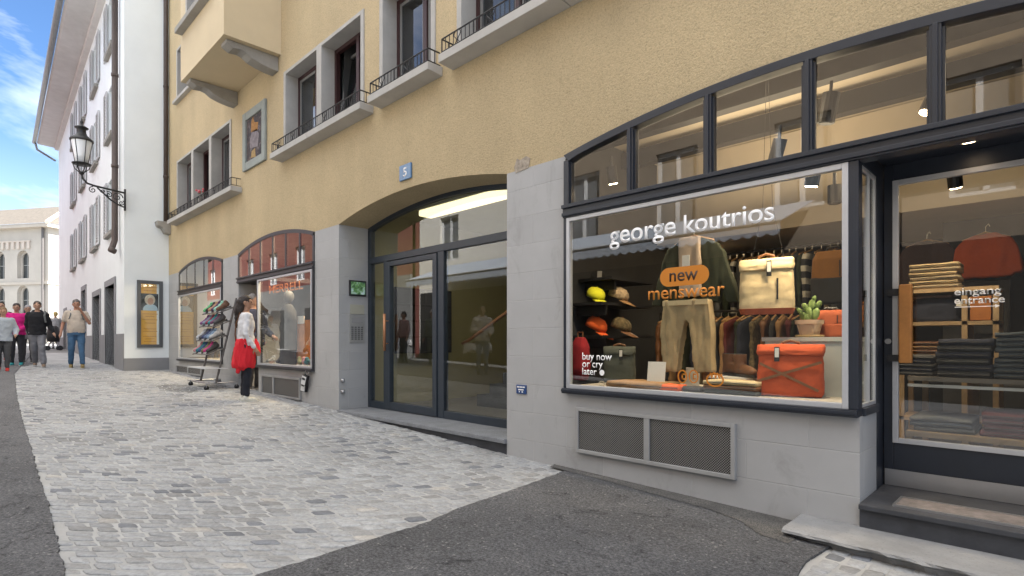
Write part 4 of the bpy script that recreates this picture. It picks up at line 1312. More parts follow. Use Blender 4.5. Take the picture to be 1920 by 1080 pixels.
for z, h in rows_f:
    for c in cols_f:
        mb = MB(); o1 = archwin(c, z - .02, 2.1, 4.05); i1 = archwin(c, z, 1.5, 3.75)
        nn = len(o1)
        mb.add([(p[0], .5, p[1]) for p in o1] + [(p[0], .5, p[1]) for p in i1] + [(p[0], .7, p[1]) for p in i1], [(i, (i + 1) % nn, nn + (i + 1) % nn, nn + i) for i in range(nn)] + [(nn + i, nn + (i + 1) % nn, 2 * nn + (i + 1) % nn, 2 * nn + i) for i in range(nn)])
        wo_ = fmap(mb).build('window', M_FARSTONE, fb)
        mb = MB(); mb.prism(i1, 'y', .68, .74); fmap(mb).build('pane', M_FARPANE, wo_)
        mb = MB(); mb.box(c - .04, c + .04, .62, .68, z, z + 3.7); mb.box(c - .7, c + .7, .62, .68, z + 1.9, z + 2.0); fmap(mb).build('glazing_bar', mat('far_bar', (.3, .3, .28), .6), wo_)
for z in (8.2, 3.1, -.2 + .0):
    mb = MB(); mb.box(-.15, FL, -.22, .0, z, z + .38); mb.box(-.15, .0, .0, 22, z, z + .38); fmap(mb).build('string_course', M_FARTRIM, fb)
for x0_ in (3.2, 12.4, 21.5):
    mb = MB()
    for i in range(7): mb.box(x0_ + i * .95, x0_ + i * .95 + .45, -.2, .0, 13.4, 14.4)
    mb.box(x0_ - .1, x0_ + 6.3, -.22, .0, 14.4, 14.6)
    fmap(mb).build('corbel_frieze', mat('reddish_frieze', (.54, .47, .40), .9), fb)
mb = MB(); mb.box(-.9, FL, -.9, .0, EZ, EZ + .5); mb.box(-.9, .0, .0, 22, EZ, EZ + .5); fmap(mb).build('eaves', M_FARTRIM, fb)
mb = MB(); mb.tube([(.7, -.25, -1), (.7, -.25, EZ)], .16, 8); fmap(mb).build('downpipe', M_ZINC, fb)
mb = MB()
mb.add([(-1, -1, EZ + .5), (FL, -1, EZ + .5), (FL, 11, EZ + 6.2), (9, 11, EZ + 6.2), (-1, 23, EZ + .5)], [(0, 1, 2, 3), (0, 3, 4)])
rf = fmap(mb).build('roof', M_TILE, fb)
mb = MB(); mb.box(22.5, 24.2, 1.6, 4.2, EZ + 1.4, EZ + 3.0); fmap(mb).build('dormer', M_FARTRIM, rf)
mb = MB(); mb.tube([(-1, -1, EZ + .55), (9, 11, EZ + 6.3)], .28, 8); fmap(mb).build('hip_ridge', M_FARTRIM, rf)

# ================================================================== ACROSS THE STREET (seen mirrored in the glass)
def opposite(x0, x1, y, h, m, name, label, rows, cw=2.6, shop=None):
    o = empty(name, ((x0 + x1) / 2, y, -1.1)); tag(o, label, 'building')
    mb = MB()
    hs = []
    nw = int((x1 - x0) / cw)
    for z, hh in rows:
        for i in range(nw):
            c = x0 + (i + .5) * (x1 - x0) / nw
            hs.append((c - .55, c + .55, z, z + hh))
    holed(mb, [(x0, -1.6), (x1, -1.6), (x1, h), (x0, h)], [[(a, c), (b, c), (b, d), (a, d)] for a, b, c, d in hs], 0, .18)
    mb.v = [Vector((p.x, y - p.y, p.z)) for p in mb.v]
    mb.box(x0, x1, y - 9, y - .5, h - .1, h); mb.box(x0, x1, y - 9.2, y - 9, -1.6, h)
    mb.box(x0, x0 + .1, y - 9, y - .2, -1.6, h); mb.box(x1 - .1, x1, y - 9, y - .2, -1.6, h)
    mb.build('wall', m, o)
    for a, b, c, d in hs:
        f = MB(); f.box(a, a + .09, y - .16, y - .10, c, d); f.box(b - .09, b, y - .16, y - .1, c, d); f.box(a + .09, b - .09, y - .158, y - .102, d - .09, d); f.box(a + .09, b - .09, y - .158, y - .102, c, c + .09); f.box((a + b) / 2 - .05, (a + b) / 2 + .05, y - .15, y - .095, c + .09, d - .09)
        wo_ = f.build('window', mat('white_sash', (.62, .62, .62), .6), o)
        MB().box(a + .09, b - .09, y - .14, y - .13, c + .09, d - .09).build('pane', M_PANEW, wo_)
    return o
M_OPP = mat('warm_grey_render', (.66, .63, .57), .9, var=.06)
M_RED = mat('red_render', (.155, .046, .037), .9, var=.1)
M_SHOPDK = mat('dark_shopfront', (.03, .028, .026), .5, var=.2)
ob1 = opposite(-18.5, -11.0, -8.6, 8.2, M_OPP, 'opposite_house', 'pale house across the street mirrored above the entrance door', [(3.05, 1.7), (5.9, 1.6)])
ob3 = opposite(-10.95, 6, -8.6, 8.2, mat('brown_beige_render', (.27, .215, .16), .9, var=.08), 'brown_house', 'brown-beige house with white windows mirrored in the near shop transom', [(2.75, 1.9), (5.9, 1.6)])
MB().box(-18.3, -11.05, -8.6, -8.5, -1.5, 1.9).build('shopfront', M_SHOPDK, ob1)
MB().box(-10.9, 5.8, -8.6, -8.5, -1.5, 1.9).build('shopfront', M_SHOPDK, ob3)
ob2 = opposite(-48, -18.7, -8.4, 8.5, M_RED, 'red_house', 'red rendered house across the street mirrored in the far shop windows', [(3.0, 1.7), (6.0, 1.5)], 3.2)
MB().box(-48, -18.7, -8.4, -8.3, -1.5, 2.7).build('ground_floor', mat('pale_ground_floor', (.17, .17, .165), .8, var=.15, vscale=.7), ob2)
for x in range(-46, -20, 4): MB().box(x, x + 1.6, -8.3, -8.27, -1.2, 1.6).build('shop_opening', M_SHOPDK, ob2)
# awning
aw = empty('shop_awning', (-10, -8.5, 2)); tag(aw, 'long pale grey-blue awning with a scalloped valance across the street', 'awning')
mb = MB()
ax0, ax1 = -16.5, -3.6
mb.add([(ax0, -8.5, 2.85), (ax1, -8.5, 2.85), (ax1, -6.6, 2.15), (ax0, -6.6, 2.15), (ax0, -8.5, 2.83), (ax1, -8.5, 2.83), (ax1, -6.6, 2.13), (ax0, -6.6, 2.13)],
       [(0, 1, 2, 3), (4, 7, 6, 5), (0, 4, 5, 1), (3, 2, 6, 7), (0, 3, 7, 4), (1, 5, 6, 2)])
M_AWN = mat('awning_cloth', (.30, .335, .39), .85, var=.05)
mb.build('canvas', M_AWN, aw)
sc_ = [(ax0, 2.15)]
kx = int((ax1 - ax0) / .22)
for i in range(kx):
    for j in range(6):
        sc_.append((ax0 + (i + j / 6) * (ax1 - ax0) / kx, 1.95 - .06 * math.sin(math.pi * j / 6)))
sc_ += [(ax1, 1.95), (ax1, 2.15)]
MB().prism(sc_, 'y', -6.61, -6.595).build('valance', M_AWN, aw)
MB().tube([(ax0, -6.6, 2.14), (ax1, -6.6, 2.14)], .03, 8).build('front_rail', M_ZINCL, aw)

# ================================================================== WALL LANTERN
wl = empty('wall_lantern', (-15.62, -.86, 2.9))
tag(wl, 'black wrought-iron wall lantern with milky glass on a scrolled bracket', 'street lamp')
lx = -15.60
lyc = -1.72
br = MB()
br.box(lx - .02, lx + .02, -.93, -.895, 3.05, 3.55)
br.tube([(lx, -.91, 3.46), (lx, -1.2, 3.49), (lx, -1.50, 3.52), (lx, -1.62, 3.55), (lx, -1.70, 3.64), (lx, lyc, 3.74)], .022, 8)
br.tube([(lx, -.91, 3.12), (lx, -1.02, 3.16), (lx, -1.18, 3.25), (lx, -1.32, 3.38), (lx, -1.44, 3.49)], .018, 8)
def spiral(cy, cz, r0, turns, s=1, a0=0):
    return [(lx, cy + s * r0 * (1 - i / 30) * math.cos(a0 + turns * 2 * math.pi * i / 30), cz + r0 * (1 - i / 30) * math.sin(a0 + turns * 2 * math.pi * i / 30)) for i in range(28)]
for (cy, cz, r0, s, a0) in ((-1.52, 3.42, .075, 1, 1.5), (-1.06, 3.34, .11, 1, 0), (-1.22, 3.37, .07, -1, 1.0), (-1.34, 3.43, .045, 1, 3), (-.98, 3.22, .06, -1, 2)):
    br.tube(spiral(cy, cz, r0, 1.6, s, a0), .011, 6)
br.build('bracket', M_IRON, wl, smooth=True)
c = (lx, lyc, 0)
MB().lathe((lx, lyc, 3.98), [(.112, 0), (.142, .18), (.172, .36), (.193, .48), (.19, .50)], 20).build('glass_body', GLASS_LAMP, wl, smooth=True)
mb = MB()
mb.lathe((lx, lyc, 4.46), [(.218, 0), (.223, .02), (.218, .04), (.15, .10), (.10, .15), (.085, .20), (.085, .27), (.125, .29), (.13, .31), (.09, .33), (.03, .37), (.02, .40), (.035, .43), (.02, .46), (.006, .52)], 20)
mb.build('cap', M_IRON, wl, smooth=True)
mb = MB()
for k in range(6):
    a = k * math.pi / 3 + .3
    mb.tube([(lx + .115 * math.cos(a), lyc + .115 * math.sin(a), 3.97), (lx + .196 * math.cos(a), lyc + .196 * math.sin(a), 4.47)], .008, 6)
    mb.tube([(lx + .16 * math.cos(a), lyc + .16 * math.sin(a), 3.96), (lx + .13 * math.cos(a), lyc + .13 * math.sin(a), 3.85), (lx + .03 * math.cos(a), lyc + .03 * math.sin(a), 3.76)], .010, 6)
mb.lathe((lx, lyc, 3.94), [(.16, 0), (.18, .015), (.18, .03), (.13, .045)], 20)
mb.lathe((lx, lyc, 3.72), [(.02, 0), (.05, .02), (.05, .05), (.02, .07)], 12)
mb.build('cage', M_IRON, wl, smooth=True)

# ================================================================== POSTER CASE
pc = empty('poster_case', (-15.68, -.39, -.14))
tag(pc, 'grey framed poster case with an orange-yellow poster on the white end wall', 'poster case')
px_ = -15.69
py0, py1, pz0, pz1 = -.66, -.13, -.15, 1.46
mb = MB(); f = .075
mb.box(px_, px_ + .06, py0, py0 + f, pz0, pz1); mb.box(px_, px_ + .06, py1 - f, py1, pz0, pz1)
mb.box(px_, px_ + .058, py0 + f, py1 - f, pz0, pz0 + f); mb.box(px_, px_ + .058, py0 + f, py1 - f, pz1 - f, pz1)
mb.build('frame', mat('case_frame', (.10, .105, .11), .5, metal=.3), pc, bevel=.005)
a, b = py0 + f, py1 - f
M_POST = mat('poster_orange', (.74, .39, .06), .6, var=.04)
M_PDARK = mat('poster_dark', (.03, .035, .035), .6)
MB().box(px_ + .01, px_ + .02, a, b, pz0 + f, pz1 - f).build('poster', M_POST, pc)
MB().box(px_ + .02, px_ + .0215, a, b, .74, 1.15).build('portrait_field', M_PDARK, pc)
def pell(name, cy, cz, ry, rz, m, lift, zmin=None):
    pts = [(cy + ry * math.cos(2 * math.pi * i / 24), max(cz + rz * math.sin(2 * math.pi * i / 24), zmin if zmin is not None else -9)) for i in range(24)]
    MB().prism(pts, 'x', px_ + lift, px_ + lift + .0012).build(name, m, pc)
mc = (a + b) / 2
pell('shirt_print', mc + .01, .76, .155, .14, mat('pale_blue_print', (.42, .55, .62), .6), .0217, .742)
pell('hair_print', mc, 1.0, .11, .125, mat('blond_print', (.60, .52, .40), .6, var=.3, vscale=30), .0230)
pell('face_print', mc + .01, .965, .062, .085, mat('skin_print', (.50, .30, .21), .6), .0244)
mb = MB()
for z, w_ in ((1.30, .8), (1.22, .7), (.66, .85), (.60, .5), (.52, .8), (.44, .6), (.30, .7), (.24, .8), (.12, .75), (.06, .5), (0, .65)):
    mb.box(px_ + .02, px_ + .0212, mc - (b - a) / 2 * w_, mc + (b - a) / 2 * w_, z - .008, z + .008)
mb.build('text_bars', mat('poster_brown', (.52, .23, .03), .6), pc)
MB().box(px_ + .044, px_ + .048, a, b, pz0 + f, pz1 - f).build('case_glass', GLASS_CASE, pc)

# ================================================================== INTERIORS (parts of the yellow house)
def room(name, x0, x1, y0, y1, z0, z1, mw, mf, mc, front=False, parent=yb):
    mb = MB()
    mb.add([(x0, y1, z0), (x1, y1, z0), (x1, y1, z1), (x0, y1, z1)], [(0, 1, 2, 3)])
    mb.add([(x0, y0, z0), (x0, y1, z0), (x0, y1, z1), (x0, y0, z1)], [(0, 1, 2, 3)])
    mb.add([(x1, y0, z0), (x1, y1, z0), (x1, y1, z1), (x1, y0, z1)], [(0, 1, 2, 3)])
    mb.mi = 1; mb.add([(x0, y0, z0), (x1, y0, z0), (x1, y1, z0), (x0, y1, z0)], [(0, 1, 2, 3)])
    mb.mi = 2; mb.add([(x0, y0, z1), (x1, y0, z1), (x1, y1, z1), (x0, y1, z1)], [(0, 1, 2, 3)])
    return mb.build(name, [mw, mf, mc], parent)
M_DARKWALL = mat('dark_shop_wall', (.040, .040, .042), .8, var=.15)
M_CONC = mat('board_marked_concrete', (.11, .11, .112), .85, var=.15, bump=(12, .3, .01))
M_CEIL = mat('cream_ceiling', (.55, .47, .36), .9, var=.05)
M_SHOPFL = mat('shop_floor', (.10, .075, .055), .5, var=.2)
SR = room('shop_room', -3.72, 1.6, .07, 4.6, -.985, 2.25, M_DARKWALL, M_SHOPFL, M_CEIL)
MB().box(-.9, 1.58, 3.4, 3.6, -.95, 2.2).build('concrete_wall', M_CONC, yb)
mb = MB()
mb.box(-3.7, 1.58, .95, 1.07, 2.02, 2.2); mb.box(-3.7, 1.58, 1.75, 1.87, 2.02, 2.2)
mb.build('ceiling_track', M_BLACK, yb)
mb = MB(); mb.box(-3.70, 1.58, 2.55, 4.5, 1.22, 2.24); mb.build('lowered_ceiling', M_CEIL, yb)
M_BASEF = mat('display_floor', (.42, .38, .32), .7, var=.1)
MB().box(-3.07, -.93, .062, .92, -.95, -.385).build('display_platform', M_BASEF, yb)
M_LOBBY = mat('lobby_wall', (.33, .295, .155), .85, var=.05)
M_LFLOOR = mat('lobby_floor', (.17, .155, .14), .35, var=.1)
room('lobby', AE[0] - .02, AE[1] + .02, .535, 4.6, -.94, 1.86, M_LOBBY, M_LFLOOR, M_LOBBY)
M_LBX = mat('letterbox_black', (.012, .012, .014), .35)
bank = MB().box(-7.165, -6.98, .80, 1.86, -.18, .80).build('letterbox_bank', M_LBX, yb)
for i in range(4):
    mb = MB()
    for j in range(4): mb.box(-6.98, -6.972, .82 + j * .26, 1.06 + j * .26, -.16 + i * .24, .05 + i * .24)
    mb.build('letterbox_row', mat('letterbox_door', (.03, .03, .034), .3), bank)
for i in range(5):
    MB().box(-6.1 + i * .27, -3.83, 1.62, 2.9, -.94 + i * .17, -.94 + (i + 1) * .17 - .003).build('stair_step', M_SLATE, yb)
mb = MB(); mb.tube([(-6.35, 1.56, -.03), (-6.2, 1.56, .02), (-5.0, 1.56, .60), (-3.9, 1.56, 1.1)], .024, 10)
mb.build('handrail', M_BRONZE, yb, smooth=True)
# dim rooms of the far shop
M_SH2 = mat('far_shop_wall', (.22, .20, .18), .8, var=.15)
room('far_shop_room', -15.3, -7.35, .065, 3.2, -.95, 2.1, M_SH2, M_SHOPFL, M_SH2)
mb = MB(); mb.box(-10.95, -10.0, .98, 1.03, -1.2, 1.2); mb.build('far_shop_door', mat('far_door_dark', (.035, .035, .04), .4), yb)
MB().box(-10.96, -9.98, .05, 1.03, 1.075, 1.14).build('recess_soffit', M_DARKFR, yb)
MB().box(-10.96, -10.0, .0, 1.03, -1.05, -.93).build('recess_floor', M_GRANITE, yb)

# ================================================================== LAMPS AND ADDED FILL
M_LAMPON = mat('warm_lamp_lens', (1, .8, .55), .4, emit=((1.0, .72, .42), 14))
M_STRIP = mat('fluorescent_diffuser', (1, .95, .8), .4, emit=((1.0, .84, .46), .40))
def light(name, typ, loc, energy, color=(1, .78, .52), size=.1, target=None, spot=80, parent=None):
    d = bpy.data.lights.new(name, typ); d.energy = energy * .62; d.color = color
    if typ == 'AREA': d.size = size
    else: d.shadow_soft_size = size
    if typ == 'SPOT': d.spot_size = R(spot); d.spot_blend = .6
    o = bpy.data.objects.new(name, d); COL.objects.link(o); o.location = loc
    if target is not None:
        o.rotation_euler = (Vector(loc) - Vector(target)).to_track_quat('Z', 'Y').to_euler()
    return o
def track_spot(px, py, Y, aim, label, energy=18, on=True, L_=.15, rad=.045):
    """black cylinder spotlight hung under the ceiling; its lens at the pixel"""
    p = at(px, py, Y)
    d = (Vector(aim) - p).normalized()
    t_ = empty('ceiling_spotlight', p); tag(t_, label, 'spotlight', 'spotlights in the shop')
    b_ = p - d * L_
    MB().tube([b_, p - d * .004], rad, 14).build('lamp_housing', M_BLACK, t_)
    MB().tube([p - d * .02, p + d * .002], rad * .8, 14).build('lamp_lens', M_LAMPON if on else M_BLACK, t_)
    top = b_ + Vector((0, 0, .02))
    MB().tube([b_ + d * .05, b_ + Vector((0, 0, .09))], .012, 8).build('lamp_stem', M_BLACK, t_)
    if on: light('spot_light', 'SPOT', p + d * .03, energy, target=Vector(aim), size=.03, spot=95)
    return t_
track_spot(1150, 345, .30, (-2.9, .8, -.2), 'black spotlight behind the leftmost transom pane of the near shop', 26)
track_spot(1452, 303, .24, (-1.95, .50, -.2), 'lit spotlight low behind the third transom pane of the near shop', 16)
track_spot(1521, 350, .20, (-1.45, .42, -.1), 'lit spotlight near the top right corner of the big shop window', 16)
track_spot(1735, 212, .90, (-1.3, .4, -.2), 'bright spotlight at the right end of the fourth transom pane', 24)
track_spot(1565, 382, .62, (-1.15, .62, -1), 'unlit black spotlight hanging under the top edge of the big shop window', 0, on=False, L_=.13)
track_spot(1548, 232, .85, (-1.7, .9, -.5), 'large unlit dark spotlight behind the fourth transom pane', 0, on=False, L_=.22, rad=.06)
track_spot(1792, 352, 1.3, (-.5, 1.9, -.2), 'small double spotlight behind the top of the shop door glass', 14)
track_spot(1310, 480, 3.2, (-2.6, 2.3, -.3), 'small lit spotlight far inside the shop above the clothes rails', 22, L_=.08)
# added warm fill inside the shop, without fixtures of its own
light('shop_fill', 'AREA', (-2.3, 2.0, 1.15), 2.2, size=1.2)
light('shop_fill', 'AREA', (-.4, 1.6, 2.0), 2.0, size=.8)
light('ceiling_fill', 'AREA', (-2.0, 1.3, 1.5), 11, size=1.6, target=(-2.0, 1.3, 0)).rotation_euler = (R(180), 0, 0)  # added fill pointing up, brightens the ceiling seen through the transom
light('shop_fill', 'AREA', (-2.0, .30, 1.95), 4.5, size=.5, target=(-2.0, .7, -.3))  # added fill behind the glass, lights the fronts of the goods
for px, py, Y in ((1828, 266.5, None),):
    p = Vector((-.40, .33, 1.163))
    dl = empty('recessed_downlight', p); tag(dl, 'small round downlight in the dark ceiling of the shop door recess', 'downlight')
    MB().lathe((p.x, p.y, p.z - .012), [(.055, 0), (.06, .006), (.055, .013)], 18).build('ring', M_STEEL, dl, smooth=True)
    MB().lathe((p.x, p.y, p.z - .016), [(.001, 0), (.038, .002), (.038, .008)], 18).build('lens', mat('downlight_lens', (1, .8, .6), .4, emit=((1.0, .74, .48), 5)), dl)
    light('downlight', 'SPOT', (p.x, p.y, p.z - .03), 5, target=(p.x, p.y, -1), size=.03, spot=100)
# lobby strip
ls = empty('strip_light', (-5.4, .85, 1.8)); tag(ls, 'long lit fluorescent strip light on the entrance lobby ceiling', 'ceiling light')
MB().box(-6.35, -4.3, .74, .98, 1.80, 1.855).build('lamp_housing', M_ALU, ls)
MB().box(-6.33, -4.32, .75, .97, 1.72, 1.80).build('diffuser', M_STRIP, ls, bevel=.02)
light('lobby_light', 'AREA', (-5.3, .87, 1.70), 4, color=(1, .85, .52), size=.5, target=(-5.3, 1.3, -1))
light('far_shop_fill', 'AREA', (-9.0, .75, 1.9), 48, size=.8)  # added fill without a fixture, so coat and board show through the glass
light('far_shop_fill', 'AREA', (-13.2, .9, 1.9), 55, size=.8)  # same kind of added fill for the leftmost shop window

# ================================================================== WRITING ON THE GLASS
M_LETW = mat('white_vinyl', (.93, .93, .93), .5)
M_LETO = mat('orange_vinyl', (.55, .19, .012), .5)
M_LETB = mat('dark_brown_vinyl', (.035, .014, .004), .5)
yg = -.0163
text('george', -2.635, -2.05, .79, yg, M_LETW, 'shop_name_lettering', s3, weight=.010, ext=.0008)
text('koutrios', -1.985, -1.35, .79, yg, M_LETW, 'shop_name_lettering', s3, weight=.010, ext=.0008)
pts = []
for i in range(17):
    a = -math.pi / 2 + math.pi * i / 16
    pts.append((-1.862 + .07 * math.cos(a), .478 + .07 * math.sin(a)))
for i in range(17):
    a = math.pi / 2 + math.pi * i / 16
    pts.append((-2.108 + .07 * math.cos(a), .478 + .07 * math.sin(a)))
MB().prism(pts, 'y', yg - .001, yg).build('orange_pill', M_LETO, s3)
text('new', -2.10, -1.875, .445, yg - .0013, M_LETB, 'pill_lettering', s3, weight=.012)
text('menswear', -2.28, -1.68, .318, yg, M_LETO, 'orange_lettering', s3, weight=.008)
for s_, z, x1 in (('buy now', -.155, -2.616), ('or cry', -.217, -2.705), ('later', -.28, -2.765)):
    text(s_, -2.914, x1, z, yg, M_LETW, 'slogan_lettering', s3, weight=.006)
MB().prism([(-2.712 + .024 * math.cos(i * .3927), -.258 + .024 * math.sin(i * .3927)) for i in range(16)], 'y', yg - .001, yg).build('white_dot', M_LETW, s3)
def ring(cx, cz, rx, rz, w_=.012, n_=20):
    mb = MB()
    o_ = [(cx + rx * math.cos(2 * math.pi * i / n_), yg, cz + rz * math.sin(2 * math.pi * i / n_)) for i in range(n_)]
    i_ = [(cx + (rx - w_) * math.cos(2 * math.pi * i / n_), yg, cz + (rz - w_) * math.sin(2 * math.pi * i / n_)) for i in range(n_)]
    b_ = [(p[0], yg - .001, p[2]) for p in o_]; c_ = [(p[0], yg - .001, p[2]) for p in i_]
    f = []
    for i in range(n_):
        j = (i + 1) % n_
        f += [(i, j, n_ + j, n_ + i), (2 * n_ + i, 3 * n_ + i, 3 * n_ + j, 2 * n_ + j), (i, 2 * n_ + i, 2 * n_ + j, j)]
    return mb.add(o_ + i_ + b_ + c_, f)
for (px, py) in ((1279, 706), (1300, 706)):
    p = at(px, py, -.02)
    m_ = ring(p.x, p.z, .038, .05, .010); m_.box(p.x - .006, p.x + .02, yg - .001, yg, p.z - .022, p.z - .012); m_.box(p.x - .006, p.x + .02, yg - .001, yg, p.z + .012, p.z + .022); m_.box(p.x - .006, p.x + .004, yg - .001, yg, p.z - .022, p.z + .022)
    m_.build('orange_oval_doodle', M_LETO, s3)
p = at(1340, 711, -.02)
m_ = ring(p.x, p.z - .005, .065, .05, .011)
for i in range(4): m_.tube([(p.x - .05 + i * .027, yg, p.z + .01), (p.x - .035 + i * .027, yg, p.z + .05 - .008 * abs(i - 1)), (p.x - .02 + i * .027, yg, p.z + .005)], .005, 5)
m_.build('orange_hand_doodle', M_LETO, s3)
text('eingang', -.492, -.272, .285, yd - .0122, M_LETW, 'door_lettering', shop_door, weight=.012, height=.062)
text('entrance', -.492, -.257, .231, yd - .0122, M_LETW, 'door_lettering', shop_door, weight=.012, height=.062)
mb = MB(); mb.box(-.49, -.30, yd - .0130, yd - .0122, .2085, .2135); mb.prism([(-.30, .2), (-.278, .211), (-.30, .222)], 'y', yd - .0130, yd - .0122)
mb.build('door_arrow', M_LETW, shop_door)
text('MERRELL', -9.67, -8.37, .812, .05, mat('orange_sign_letters', (.42, .13, .03), .5, emit=((1, .3, .06), .05)), 'sign_lettering', s2, weight=.015, height=.19)

# ================================================================== GOODS IN THE SHOP WINDOW
def cloth(key, c, var=.07, vs=45, rough=.92, bump=(230, .6, .003)):
    return mat(key, c, rough, var=var, vscale=vs, bump=bump)
C_CREAM = cloth('cream_canvas', (.56, .44, .26)); C_ORANGE = cloth('orange_canvas', (.46, .072, .02)); C_KHAKI = cloth('khaki_twill', (.33, .245, .135))
C_OLIVE = cloth('olive_cloth', (.022, .026, .013)); C_DGREEN = cloth('dark_green_cloth', (.035, .045, .025)); C_BROWN = cloth('brown_leather', (.17, .07, .025), rough=.5)
C_NAVY = cloth('navy_cloth', (.018, .022, .04)); C_CHAR = cloth('charcoal_cloth', (.035, .035, .037)); C_TAN = cloth('tan_cloth', (.30, .17, .075)); C_GREY = cloth('grey_cloth', (.13, .135, .135))
C_MAROON = cloth('maroon_cloth', (.11, .022, .022)); C_RUST = cloth('rust_cloth', (.32, .075, .03)); C_BEIGE = cloth('beige_knit', (.27, .21, .135)); C_NEON = cloth('neon_yellow_cloth', (.62, .62, .02)); C_CAPO = cloth('bright_orange_cloth', (.75, .12, .02))
C_DENIM = cloth('blue_grey_denim', (.065, .085, .11)); C_WHITE = cloth('white_cloth', (.68, .67, .66)); C_RED = cloth('red_cloth', (.62, .018, .03)); C_SAND = cloth('sand_print', (.36, .27, .17), var=.6, vs=40); C_CAMO = cloth('camouflage_cloth', (.12, .09, .045), var=.7, vs=30)
M_CARD = mat('white_card', (.66, .64, .60), .7)
def striped(key, c1, c2, f):
    m = mat(key, c1, .9)
    t = m.node_tree; b = t.nodes['Principled BSDF']; tcn = t.nodes.new('ShaderNodeTexCoord'); wv = t.nodes.new('ShaderNodeTexWave')
    wv.bands_direction = 'Z'; wv.inputs['Scale'].default_value = f; wv.inputs['Distortion'].default_value = 1
    r = t.nodes.new('ShaderNodeValToRGB'); r.color_ramp.interpolation = 'CONSTANT'
    r.color_ramp.elements[0].color = (*c1, 1); r.color_ramp.elements[1].position = .55; r.color_ramp.elements[1].color = (*c2, 1)
    t.links.new(tcn.outputs['Object'], wv.inputs['Vector']); t.links.new(wv.outputs['Fac'], r.inputs['Fac']); t.links.new(r.outputs['Color'], b.inputs['Base Color'])
    return m
C_STRIPE = striped('striped_knit', (.03, .03, .035), (.5, .47, .4), 2.2)
M_HOOK = mat('hanger_wire', (.6, .55, .45), .3, metal=.8)
M_HWOOD = mat('hanger_wood', (.42, .24, .10), .5)

def rolltop(name, label, w_, h, d, loc, rz, body, strap, base=None, cross=False, slit=False, tilt=0, handle=True):
    t_ = empty(name, loc, rz); t_.rotation_euler = (tilt, 0, rz)
    tag(t_, label, 'backpack')
    mb = MB()
    mb.loft([(0, 0, .0, w_ * .46, d * .42), (0, 0, .03, w_ * .50, d * .5), (0, 0, h * .5, w_ * .49, d * .5), (0, 0, h * .8, w_ * .475, d * .42), (0, 0, h * .93, w_ * .485, d * .25)], 24, 4.5)
    mb.build('bag_body', body, t_, local=True, soft=dict(voxel=.007, smooth=1, amp=.0045, freq=9, seed=w_ * 10, stretch=(1, 1, 1.4)))
    mb = MB()
    zt = h * .93
    mb.loft([(0, -d * .12, zt - h * .15, w_ * .49, d * .40), (0, -d * .1, zt - h * .06, w_ * .505, d * .42), (0, -d * .06, zt + .012, w_ * .505, d * .33), (0, -.0, zt + .03, w_ * .5, d * .2)], 24, 4.5)
    mb.build('rolled_top', body, t_, local=True, soft=dict(voxel=.007, smooth=1, amp=.005, freq=12, seed=3, stretch=(.6, 1, 2.2)))
    if base:
        mb = MB(); mb.loft([(0, 0, -.004, w_ * .47, d * .44), (0, 0, .035, w_ * .508, d * .515)], 24, 4.5); mb.build('base_panel', base, t_, local=True)
    mb = MB()
    if cross:
        for (a, b_) in (((-.50, .26), (.46, .66)), ((-.44, .62), (.42, .12))):
            q0 = Vector((a[0] * w_, -d * .53, a[1] * h)); q1 = Vector((b_[0] * w_, -d * .53, b_[1] * h))
            mid = (q0 + q1) / 2 - Vector((0, d * .03, 0))
            dd = (q1 - q0).normalized(); nn_ = Vector((-dd.z, 0, dd.x)) * .009
            for u, v in ((q0, mid), (mid, q1)):
                mb.obox((u + v) / 2, (v - u) / 2, Vector((0, .003, 0)), nn_)
    if slit:
        mb.box(w_ * .22, w_ * .25, -d * .545, -d * .49, h * .24, h * .62)
    if mb.v: mb.build('leather_straps' if cross else 'zip_slit', strap if cross else M_BLACK, t_, local=True)
    if handle:
        MB().tube([(-.06, 0, h * .95), (-.05, 0, h * 1.05), (-.0, 0, h * 1.09), (.05, 0, h * 1.05), (.06, 0, h * .95)], .010, 8, flat=.6).build('handle', strap, t_, local=True, smooth=True)
    tg = MB(); x_ = -w_ * .18 if cross else w_ * .09
    tg.box(x_ - .017, x_ + .017, -d * .60, -d * .585, h * .66, h * .94); g_ = tg.build('price_tag', M_BLACK, t_, local=True)
    MB().box(x_ - .013, x_ + .013, -d * .607, -d * .60, h * .74, h * .92).build('tag_label', M_CARD, g_, local=True)
    return t_
p = at(1479, 752, .30)
rolltop('orange_backpack', 'orange roll-top backpack with crossed brown leather straps standing on the window floor', .425, .36, .15, (p.x, .32, -.385), R(14), C_ORANGE, C_BROWN, cross=True, tilt=R(-6))
p = at(1437, 588, .42)
rolltop('cream_backpack', 'cream canvas roll-top backpack hanging in the middle of the shop window', .37, .40, .15, (p.x, .42, p.z), R(10), C_CREAM, C_BROWN, base=C_RUST, slit=True)
# strings that carry it
st = MB()
for dx in (-.10, .12): st.tube([(p.x + dx, .42, p.z + .38), (p.x + dx * .3, .45, 1.0), (p.x, .45, 2.2)], .0016, 4)
s_ = st.build('hanging_cord', M_BLACK, bpy.data.objects['cream_backpack'])
